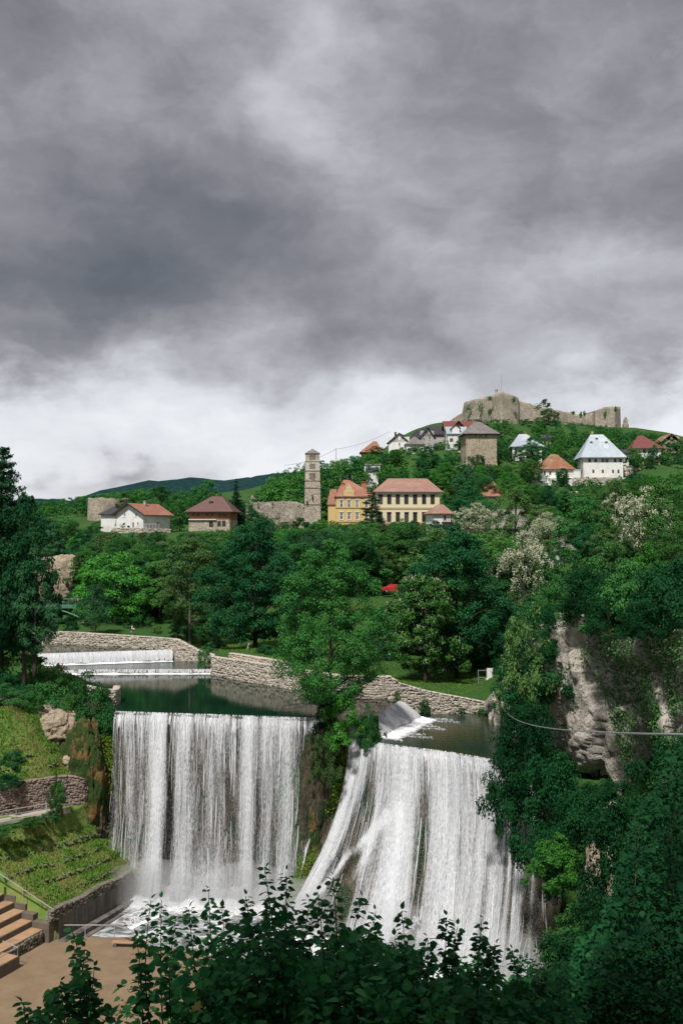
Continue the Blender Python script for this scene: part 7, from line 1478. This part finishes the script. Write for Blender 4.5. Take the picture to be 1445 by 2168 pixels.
def autolabel(key, base, h, cat, Y):
    cx, cy = proj(base + np.array([0, 0, h * .55])); m_ = min(MARKS, key=lambda q: (q[0] - cx) ** 2 + (q[1] - cy) ** 2); dx, dy = cx - m_[0], cy - m_[1]
    side = ('right of' if dx > 0 else 'left of') if abs(dx) > abs(dy) else ('below' if dy > 0 else 'above'); ds = math.hypot(dx, dy); near = 'just ' if ds < 45 else ('some way ' if ds > 95 else '')
    size = ('small ' if h < 5.5 else 'tall ' if h > 10 else '') if cat == 'tree' else ('' if h < 3 else 'big ')
    return f"{size}{LOOK[key]} {cat} {near}{side} the {m_[2]}"
LOW = {}
for q_, (kx, sd_, sh_, rx_) in enumerate((('round_a', 61, 'round', 5.0), ('oval_a', 62, 'oval', 3.7), ('round_b', 63, 'egg', 4.6))):
    Pt, N, C, rr = crown_pts(sd_, 12, rx_, 1.0, sh_, 40, 950, 1.5); LOW[kx] = leafquads(Pt, N, .80 * rr.uniform(.65, 1.3, len(Pt)), rr)
Pt, N, C, rr = crown_pts(64, 3, 2.2, 0, 'dome', 16, 380, .7); LOW['shrub_a'] = leafquads(Pt, N, .42 * rr.uniform(.65, 1.3, len(Pt)), rr)
def fill(n, px0, px1, Y0, Y1, hr, keys, label, group, sky, seed, wf=(.85, 1.15), gap=.55, name='tree', cat='tree', minh=.45, leafs=None, joined=None):
    JV = []; JF = []; jo = 0
    rng = np.random.default_rng(seed); made = 0; px = rng.uniform(px0, px1, n * 6); Y = rng.uniform(Y0, Y1, n * 6); X = (px - CX) / F * Y; Z = ground_z(X, Y); 
    sgr = poly_sd(RIVER, X, Y); sgg = poly_sd(GORGE, X, Y)
    for i in range(n * 6):
        if made >= n: break
        if sgr[i] < 3 or sgg[i] < 2: continue
        h = rng.uniform(*hr); key = keys[rng.integers(len(keys))]; tr, cr_, bl, H, rx = PROTO[key]; base = np.array([X[i], Y[i], Z[i] - .2]); wfx = rng.uniform(*wf)
        ok = True; r_ = rx / H * h * wfx
        if any((base[0] - q[0]) ** 2 + (base[1] - q[1]) ** 2 < (gap * (r_ + q[2])) ** 2 for q in PLACED): continue
        hx = h
        for _ in range(2):
            top = proj(base + np.array([0, 0, hx * 1.04])); rp = rx / H * hx * wfx * F / Y[i] * .95
            lim = max(np.interp(top[0] + dx, sky[:, 0], sky[:, 1]) for dx in (-rp * .6, 0, rp * .6))
            for (a, b_, c, d, Yp) in CLEAR:
                if Y[i] < Yp and top[0] + rp * .85 > a and top[0] - rp * .85 < b_ and proj(base)[1] > c: lim = max(lim, d)
            if top[1] < lim: hx = hx - (lim - top[1]) * Y[i] / F / 1.04
        if hx < h * minh or hx < 1.2: continue
        PLACED.append((base[0], base[1], r_ * hx / h)); made += 1
        if joined:
            v_, f_ = LOW[key]; an = rng.random() * 6.28; sx_ = hx / H * wfx; JV.append(np.stack([(v_[:, 0] * math.cos(an) - v_[:, 1] * math.sin(an)) * sx_, (v_[:, 0] * math.sin(an) + v_[:, 1] * math.cos(an)) * sx_, v_[:, 2] * hx / H], 1) + base); JF.append(f_ + jo); jo += len(v_); continue
        lf = leafs[rng.integers(len(leafs))] if leafs else None
        al_ = autolabel(key, base, hx, cat, Y[i]); USED.setdefault(al_, []).append(place(key, base, hx / H * wfx, hx / H, rng.random() * 6.28, name, al_, group, cat, lf))
    if joined:
        for w3 in range(3):
            sel = range(w3, len(JV), 3); off = 0; vs = []; fs = []
            for q_ in sel: vs.append(JV[q_]); fs.append(JF[q_] - JF[q_].min() + off); off += len(JV[q_])
            tag(mesh('woodland', np.concatenate(vs), np.concatenate(fs), M[('leaf_mid', 'leaf_dark', 'leaf_bright')[w3]]), label + (' of mid green leaf', ' of dark leaf', ' of bright leaf')[w3], 'wood', None, 'stuff')
    return made
TK = ['round_a', 'round_b', 'oval_a', 'oval_b', 'round_a', 'oval_a', 'olive_a', 'round_c']
cnt = []
cnt.append(fill(64, 90, 640, 200, 262, (8, 16), TK, 'broadleaf tree in the wood below the ruin and the brick house', 'trees on the slope below the ruin', FRONT_SKY, 1))
cnt.append(fill(45, 640, 930, 198, 260, (8, 15), TK, 'broadleaf tree in the wood below the two schools', 'trees on the slope below the schools', FRONT_SKY, 2))
cnt.append(fill(52, 930, 1460, 150, 250, (7, 14), TK, 'broadleaf tree in the wood between the cliff top and the old stone house', 'trees above the cliff', FRONT_SKY, 3))
cnt.append(fill(56, 930, 1460, 250, 322, (5, 9), TK, 'x', 'trees below the white houses', HILL_SKY, 4))
cnt.append(fill(75, 530, 800, 292, 372, (7, 12), ['round_a', 'oval_a', 'round_b'], 'dense wood on the hill behind the bell tower', None, HILL_SKY, 5, gap=.4, joined=True))
cnt.append(fill(40, 800, 1080, 305, 372, (4, 8), TK, 'tree on the terraced slope left of the stone tower house', 'trees on the terraced slope', HILL_SKY, 6))
cnt.append(fill(230, 930, 1480, 340, 450, (3.5, 7.5), ['round_a', 'oval_a', 'round_b'], 'scrubby wood on the slope under the fortress', None, HILL_SKY, 7, gap=.36, joined=True))
cnt.append(fill(90, -40, 560, 335, 480, (8, 12), ['round_a', 'oval_a', 'round_b'], 'wood on the plateau behind the round ruin', None, HILL_SKY, 17, gap=.4, joined=True))
cnt.append(fill(26, -20, 250, 235, 330, (7, 11), TK, 'broadleaf tree in the wood at the far left below the round ruin', 'trees at the far left', FRONT_SKY, 8))
cnt.append(fill(18, 250, 520, 275, 340, (7, 10), ['round_a', 'oval_a'], 'tree behind the houses left of the church ruin', 'trees behind the left houses', HILL_SKY, 9))
cnt.append(fill(22, 150, 800, 186, 202, (9, 13), ['round_b', 'round_a', 'oval_b', 'oval_a'], 'shaded tree in the row at the back of the park', 'trees at the back of the park', FRONT_SKY, 10))
cnt.append(fill(10, -20, 110, 150, 230, (10, 15), ['round_b', 'oval_b', 'pine_dark'], 'dark tree at the left edge behind the far weir', 'dark trees at the left edge', FRONT_SKY, 11))
cnt.append(fill(70, 540, 1460, 255, 345, (2, 4), ['shrub_a', 'shrub_b', 'shrub_c', 'shrub_e'], 'low shrub on the slope among the town houses', 'shrubs among the houses', HILL_SKY, 12, name='shrub', cat='shrub', gap=.6))
cnt.append(fill(70, 90, 1000, 215, 268, (2, 4), ['shrub_a', 'shrub_b', 'shrub_c', 'shrub_e'], 'low shrub at the top of the wooded slope under the town', 'shrubs under the town', FRONT_SKY, 13, name='shrub', cat='shrub', gap=.6))
cnt.append(fill(16, 1090, 1180, 128, 160, (2.5, 5), ['shrub_d', 'shrub_b', 'shrub_e'], 'shrub between the lawn corner and the cliff top', 'shrubs by the cliff', FRONT_SKY, 14, name='shrub', cat='shrub', gap=.5))
PLACED2 = PLACED; PLACED = []
cnt.append(fill(560, 760, 1490, 300, 450, (1.6, 3.4), ['shrub_a'], 'low scrub covering the hill between the houses', None, HILL_SKY, 18, gap=.4, joined=True, wf=(1, 1.6)))
cnt.append(fill(200, -40, 760, 268, 480, (1.8, 3.6), ['shrub_a'], 'low scrub on the plateau behind the ruin and houses', None, HILL_SKY, 19, gap=.5, joined=True, wf=(1, 1.8)))
ORD = ['first', 'second', 'third', 'fourth', 'fifth', 'sixth', 'seventh', 'eighth', 'ninth', 'tenth']
for al_, obs in USED.items():
    if len(obs) > 1:
        obs.sort(key=lambda o: float(proj(np.array(o.location))[0]))
        for k_, o in enumerate(obs): o['label'] = al_ + ', ' + ORD[min(k_, 9)] + ' from left'
print('FILL', cnt, sum(cnt))
# --- ivy and growth on the cliff
rng = np.random.default_rng(5); cv = CLIFF_V; ii = rng.integers(0, cv.shape[0] - 1, 120000); jj = rng.integers(0, cv.shape[1] - 1, 120000); fu, fv_ = rng.random((2, 120000, 1))
p = cv[ii, jj] * (1 - fu) * (1 - fv_) + cv[ii + 1, jj] * fu * (1 - fv_) + cv[ii, jj + 1] * (1 - fu) * fv_ + cv[ii + 1, jj + 1] * fu * fv_
hdrop = cv[ii, 0, 2] - p[:, 2]; tpos = tl[ii]; mask = fbm(p[:, 1] / 4.5, p[:, 2] / 4.5, 3.3, 4)
prow_c = 22.6 + .16 * hdrop; bare = np.exp(-((tpos - prow_c) / 3.3) ** 2) * (hdrop > 1.2) * (hdrop < 23)
keep = (mask > -.16 + .75 * bare - .35 * (tpos > 29)) & (tpos > 8)
p = p[keep]; p = p + np.stack([-np.abs(rng.normal(.25, .3, len(p))), rng.normal(0, .15, len(p)), rng.normal(0, .15, len(p))], 1)
V, Fc = leafquads(p, np.array([-.6, -.5, .5]) + rng.normal(size=p.shape) * .5, rng.uniform(.12, .30, len(p)), rng, .7)
tag(mesh('ivy', V, Fc, M['ivy_leaf']), 'ivy and hanging creeper covering the shaded limestone cliff', 'ivy', None, 'stuff')
# --- moss and ferns on the wet rock between and beside the falls
def scatter_fall(sa, sb, va, vb, n, thr, lsize, m_, lab, seed, out=.1, sp=.25):
    rng = np.random.default_rng(seed); s = rng.uniform(sa, sb, n); v = rng.uniform(va, vb, n); q = fallpos(s, v, out); k = fbm(q[:, 0] / 1.4, q[:, 2] / 2.4, seed, 4) > thr; q = q[k]; q += rng.normal(0, sp, q.shape)
    V, Fc = leafquads(q, np.array([0, -.7, .6]) + rng.normal(size=q.shape) * .5, lsize * rng.uniform(.6, 1.4, len(q)), rng, .6); tag(mesh('moss', V, Fc, M[m_]), lab, 'moss', None, 'stuff')
scatter_fall(3.0, 4.7, .12, .95, 16000, -.02, .20, 'moss_leaf', 'bright moss cushions on the wet rock between the falls', 4, .7, .3)
scatter_fall(2.75, 3.15, .25, .9, 5000, .05, .2, 'leaf_bright', 'fresh green ferns at the edge of the straight fall', 6, .9, .3)
scatter_fall(.2, 1.0, .15, .95, 7000, .0, .2, 'moss_leaf', 'moss and ferns on the rock left of the straight fall', 8, .9, .4)
# --- grass on the terraces and the lawns
def blades(p, hgt, rng, name, m_, lab):
    n = len(p); a = rng.random(n) * 6.28; w_ = hgt * .35; t = np.stack([np.cos(a), np.sin(a), 0 * a], 1); ln = rng.normal(0, .35, (n, 3)) * hgt[:, None]; ln[:, 2] = hgt
    V = np.stack([p - t * w_[:, None], p + t * w_[:, None], p + ln], 1).reshape(-1, 3); o = mesh(name, V, np.arange(n * 3).reshape(-1, 3), M[m_]); return tag(o, lab, 'grass', None, 'stuff')
rng = np.random.default_rng(15); TV = TERR_V; n = 90000; i0 = np.searchsorted(tt, -14); ii = rng.integers(i0, TV.shape[0] - 1, n); jj = rng.integers(0, TV.shape[1] - 1, n); fu, fv_ = rng.random((2, n, 1))
p = TV[ii, jj] * (1 - fu) * (1 - fv_) + TV[ii + 1, jj] * fu * (1 - fv_) + TV[ii, jj + 1] * (1 - fu) * fv_ + TV[ii + 1, jj + 1] * fu * fv_
dd_ = TERR_F[jj, 0]; ok = ~((dd_ > 10) & (dd_ < 13.4)) & ~((tt[ii] < 1.0) & (dd_ < 10)); p = p[ok]; dry = fbm(p[:, 0] / 2.5, p[:, 1] / 2.5, 3, 4) > .06
blades(p[~dry], rng.uniform(.10, .28, (~dry).sum()), rng, 'grass', 'grass_blade', 'green grass growing over the terraced bank'); blades(p[dry], rng.uniform(.08, .24, dry.sum()), rng, 'grass', 'dry_grass', 'yellowed dry grass patches on the terraced bank')

# lawn tufts on the park banks
n = 60000; X = rng.uniform(-30, 21, n); Y = rng.uniform(124, 178, n); ok = (poly_sd(RIVER, X, Y) > .9) & (np.abs(X / Y) < .36); X, Y = X[ok], Y[ok]; p = np.stack([X, Y, ground_z(X, Y) - .02], 1)
blades(p, rng.uniform(.08, .22, len(p)), rng, 'grass', 'grass_blade', 'mown lawn grass on the park bank behind the river wall')
# ------------------------------------------------------------------ near foliage below the viewpoint
def leaf_shape(seed, kind='hazel'):
    """one blade, 1 long, folded along the midrib, stalk at the origin"""
    r = np.random.default_rng(seed)
    if kind == 'hazel' and seed % 2: prof_ = [(0, 0), (.12, .20), (.32, .33), (.55, .30), (.76, .18), (.90, .07), (1.08, 0)]
    elif kind == 'hazel': prof_ = [(0, 0), (.10, .30), (.30, .47), (.55, .46), (.78, .30), (.90, .11), (1.06, 0)]
    else: prof_ = [(0, 0), (.08, .22), (.02, .46), (.26, .34), (.30, .60), (.48, .30), (.72, .34), (.70, .16), (1.0, 0)]
    V = []; cup = r.uniform(.12, .3); drp = r.uniform(.1, .35)
    for x, w_ in prof_: V += [(x, w_ * (1 + r.normal(0, .05)), w_ * cup - drp * x * x), (x, -w_ * (1 + r.normal(0, .05)), w_ * cup - drp * x * x), (x, 0, -drp * x * x)]
    Fc = []
    for i in range(len(prof_) - 1):
        a = i * 3; b_ = a + 3
        Fc += [(a + 2, b_ + 2, b_ + 0, a + 0), (a + 1, b_ + 1, b_ + 2, a + 2)]
    return np.array(V), Fc
def tri(Fc): return np.array([t for f in Fc for t in ((f[0], f[1], f[2]), (f[0], f[2], f[3]))])
LEAFS = [leaf_shape(i) for i in range(4)]; LEAF_ME = [mesh_data('leaf', v, f, M['leaf_near'], True) for v, f in LEAFS]
def frame(d, up, roll):
    d = nrm(d); s = nrm(np.cross(d, up)); u = np.cross(s, d); c, sn = np.cos(roll)[:, None], np.sin(roll)[:, None]; return d, s * c + u * sn, u * c - s * sn
def leaves_joined(name, p, d, up, size, rng, m_, parent, roll=.35):
    n = len(p); D, S, U = frame(d, up, rng.normal(0, roll, n)); VV = []; FF = []; o = 0
    for k in range(4):
        sel = np.arange(n) % 4 == k
        if not sel.any(): continue
        v, f = LEAFS[k]; f = tri(f); m_n = sel.sum()
        Q = p[sel][:, None, :] + size[sel][:, None, None] * (v[None, :, 0:1] * D[sel][:, None, :] + v[None, :, 1:2] * S[sel][:, None, :] + v[None, :, 2:3] * U[sel][:, None, :])
        VV.append(Q.reshape(-1, 3)); FF.append((f[None] + (np.arange(m_n) * len(v))[:, None, None]).reshape(-1, 3) + o); o += m_n * len(v)
    ob = mesh(name, np.concatenate(VV), np.concatenate(FF), M[m_], parent, True); ob['kind'] = 'stuff'; return ob
def shoot(px0, py0, px1, py1, Y0, Y1, rng, nleaf, bend=.15):
    """a leafy stem from (px0,py0,Y0) up to (px1,py1,Y1): points, leaf bases and leaf directions"""
    a = P(px0, py0, Y0); b_ = P(px1, py1, Y1); t = np.linspace(0, 1, 9)[:, None]; side = np.array([rng.normal(0, bend), rng.normal(0, bend), 0]) * np.linalg.norm(b_ - a)
    pts = a + (b_ - a) * t + side * np.sin(t * math.pi) * .5; f = np.sort(rng.random(nleaf) ** .65); f[-1] = 1.0; k = np.clip(f * 8, 0, 7.999); i = k.astype(int); q = pts[i] + (pts[i + 1] - pts[i]) * (k - i)[:, None]
    ang = np.arange(nleaf) * 2.4 + rng.random() * 6; dr = np.stack([np.cos(ang), np.sin(ang), rng.uniform(-.25, .35, nleaf)], 1); dr[-1] = (rng.normal(0, .3), rng.normal(0, .3), .8); return pts, q + nrm(dr) * .02, dr, f
BUSH = [  # label, [(base px,py), (tip px,py), depth], count of fill leaves, envelope (px, py) polygon top
    ('leafy hazel bush with tall twin shoots in front of the plunge pool foam', [(600, 2120, 560, 1840), (610, 2110, 606, 1846), (560, 2140, 520, 1898), (640, 2120, 655, 1905)], 8.8, (480, 680), 1905),
    ('leafy hazel bush with one slim shoot in front of the straight fall', [(450, 2140, 441, 1884), (470, 2150, 470, 1925), (430, 2140, 400, 1925)], 9.2, (380, 500), 1945),
    ('leafy hazel bush rising between the two falls', [(700, 2130, 704, 1857), (690, 2130, 672, 1888), (740, 2140, 766, 1902), (760, 2140, 795, 1930)], 8.6, (650, 820), 1925),
    ('leafy hazel bush in front of the white tongue of the fanning fall', [(860, 2150, 850, 1930), (850, 2150, 835, 1985), (890, 2150, 905, 1985)], 8.9, (800, 930), 2000),
    ('leafy hazel bush at the foot of the fanning fall', [(950, 2160, 944, 1942), (960, 2160, 968, 1962), (1010, 2160, 1019, 1946), (1030, 2150, 1046, 2000)], 9.3, (910, 1070), 2010),
    ('leafy hazel bush low under the dark hollow by the cliff', [(1090, 2160, 1084, 2012), (1130, 2170, 1140, 2055), (1180, 2180, 1190, 2060)], 9.8, (1050, 1230), 2065),
    ('straggling climbing shoot covered in leaves in front of the sandy stage', [(170, 2230, 150, 1960), (165, 2230, 180, 2010), (190, 2230, 200, 2050), (150, 2230, 128, 2080)], 8.4, (120, 215), 2030),
    ('hazel bush with two upright tips in front of the stage railing', [(340, 2200, 320, 1906), (350, 2200, 342, 1905), (300, 2200, 290, 1985), (380, 2200, 372, 1945)], 9.0, (270, 420), 1980),
    ('sparse low shoots at the bottom left corner over the sand', [(60, 2260, 50, 2125), (80, 2260, 88, 2140), (110, 2260, 116, 2110)], 8.0, (30, 130), 2140)]
rng = np.random.default_rng(31); part_budget = 290; cand = []
for bi, (lab, shoots, Y, (xa, xb), ytop) in enumerate(BUSH):
    base = P((xa + xb) / 2, 2260, Y); root = empty('hazel_bush', base, 0, lab, 'bush'); qs = []; ds = []; sz = []
    for (x0, y0, x1, y1) in shoots:
        Yq = Y + rng.normal(0, .35); n = 74 if bi != 6 else 80; pts, q, dr, f = shoot(x0, y0 + 60, x1, y1, Yq + .3, Yq, rng, n, .06)
        MB().tube([rel(root, v) for v in pts], list(np.linspace(.010, .003, len(pts))), 5).build('stem', M['twig'], root, True); qs.append(q); ds.append(dr); sz.append(.090 * rng.uniform(.65, 1.15, n) * (1.05 - .35 * f ** 3))
    q = np.concatenate(qs) - base; d = np.concatenate(ds); s = np.concatenate(sz)
    take = 32; order = np.argsort(-q[:, 2])[:take]; mk = np.zeros(len(q), bool); mk[order] = True
    for i in order:
        D, S, U = frame(d[i:i + 1], np.array([[0, 0, 1.0]]), rng.normal(0, .35, 1)); o = bpy.data.objects.new('leaf', LEAF_ME[i % 4]); mt = Matrix(((D[0, 0], S[0, 0], U[0, 0], q[i, 0]), (D[0, 1], S[0, 1], U[0, 1], q[i, 1]), (D[0, 2], S[0, 2], U[0, 2], q[i, 2]), (0, 0, 0, 1))) @ Matrix.Scale(float(s[i]), 4); link(o, root); o.matrix_basis = mt
    # the body of the bush
    nf = {1: 1700, 6: 420, 7: 520, 8: 160}.get(bi, 3400); px = rng.uniform(xa - 25, xb + 25, nf); mid = 1 - np.abs((px - (xa + xb) / 2) / ((xb - xa) / 2 + 25)) ; top_ = ytop + 22 + 95 * (1 - mid) ** 1.2 + 40 * vnoise(px / 22, bi * 7.0, 0); py = top_ + rng.random(nf) ** .8 * (2290 - top_); Yl = Y + rng.normal(.5, .75, nf)
    if bi in (6, 8): py = top_ + rng.random(nf) ** 1.3 * 200
    pp = np.array([P(a, b_, c) for a, b_, c in zip(px, py, Yl)]) - base; dd = rng.normal(size=(nf, 3)) * np.array([1, 1, .35]) + np.array([0, -.25, -.15])
    leaves_joined('leaves', np.concatenate([q[~mk], pp]), np.concatenate([d[~mk], dd]), np.array([[0, 0, 1.0]]) + rng.normal(0, .25, (nf + (~mk).sum(), 3)), np.concatenate([s[~mk], .078 * rng.uniform(.35, 1.35, nf)]), rng, 'leaf_near', root)
    for _ in range(7):
        k = rng.integers(nf); k2 = rng.integers(nf); MB().tube([tuple(rel(root, P(px[k], 2290, Yl[k] + .4))), tuple((pp[k] + pp[k2]) / 2 * np.array([1, 1, 1.0])), tuple(pp[k])], [.012, .008, .003], 5).build('stem', M['twig'], root, True)
# undergrowth that closes the bottom of the picture and the shaded growth at the right
def thicket(lab, env, Yr, n, size, seed, m_='leaf_near', ymax=2330, name='thicket'):
    rng = np.random.default_rng(seed); env = np.array(env, float); px = rng.uniform(env[0, 0], env[-1, 0], n); top_ = np.interp(px, env[:, 0], env[:, 1]) + 38 * vnoise(px / 26, seed * 3.0, 0) + 16 * vnoise(px / 8, seed * 5.0, 1)
    py = top_ + rng.random(n) ** .85 * np.maximum(ymax - top_, 20); Y = rng.uniform(*Yr, n) + 1.6 * fbm(px / 60, py / 60, seed, 3); c = P((env[0, 0] + env[-1, 0]) / 2, ymax, Yr[1]); root = empty(name, c, 0, lab, 'bush')
    pp = np.array([P(a, b_, d_) for a, b_, d_ in zip(px, py, Y)]) - c; dd = rng.normal(size=(n, 3)) * np.array([1, 1, .4]) + np.array([0, -.3, -.2])
    leaves_joined('leaves', pp, dd, np.array([[0, 0, 1.0]]) + rng.normal(0, .3, (n, 3)), size * rng.uniform(.5, 1.25, n), rng, m_, root)
    for _ in range(10):
        k = rng.integers(n); MB().tube([tuple(rel(root, P(px[k] + rng.normal(0, 60), ymax, Y[k]))), tuple(pp[k])], [.02, .004], 5).build('stem', M['twig'], root, True)
    return root
thicket('dense dark undergrowth filling the bottom middle of the view', [(400, 2110), (470, 2050), (600, 1990), (800, 2010), (950, 2040), (1100, 2075), (1180, 2075)], (9.5, 11.5), 13000, .08, 3)
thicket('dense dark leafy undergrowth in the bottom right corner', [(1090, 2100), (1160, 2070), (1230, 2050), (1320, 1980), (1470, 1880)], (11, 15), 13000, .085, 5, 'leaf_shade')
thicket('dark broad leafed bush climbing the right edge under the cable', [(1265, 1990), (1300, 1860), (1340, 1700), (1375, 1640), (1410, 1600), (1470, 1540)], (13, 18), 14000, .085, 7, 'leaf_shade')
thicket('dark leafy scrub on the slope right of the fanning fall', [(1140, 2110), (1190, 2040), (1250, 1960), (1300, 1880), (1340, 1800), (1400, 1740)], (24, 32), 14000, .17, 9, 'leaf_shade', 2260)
# withered yellow leaf caught on the bush
lv, lf_ = leaf_shape(9, 'maple'); o = mesh('withered_leaf', lv, lf_, M['yellow_leaf'], None, True, P(428, 2128, 7.9)); o.scale = (.11, .11, .11); o.rotation_euler = (R(60), R(20), R(190)); tag(o, 'withered yellow maple leaf caught among the near dark leaves', 'leaf')
# tall trees standing beside the viewpoint; their crowns shade the near bushes
def shade_tree(x, y, H, sx, key, lab):
    z = gz(x, y); place(key, (x, y, z), sx, H / PROTO[key][3], 1.3 * x, 'tree', lab)
shade_tree(-3.5, -5.5, 22, .95, 'big_dark', 'tall tree standing just behind the viewpoint on the left side'); shade_tree(6.5, -4.5, 23, .9, 'maple', 'tall tree standing just behind the viewpoint on the right side')
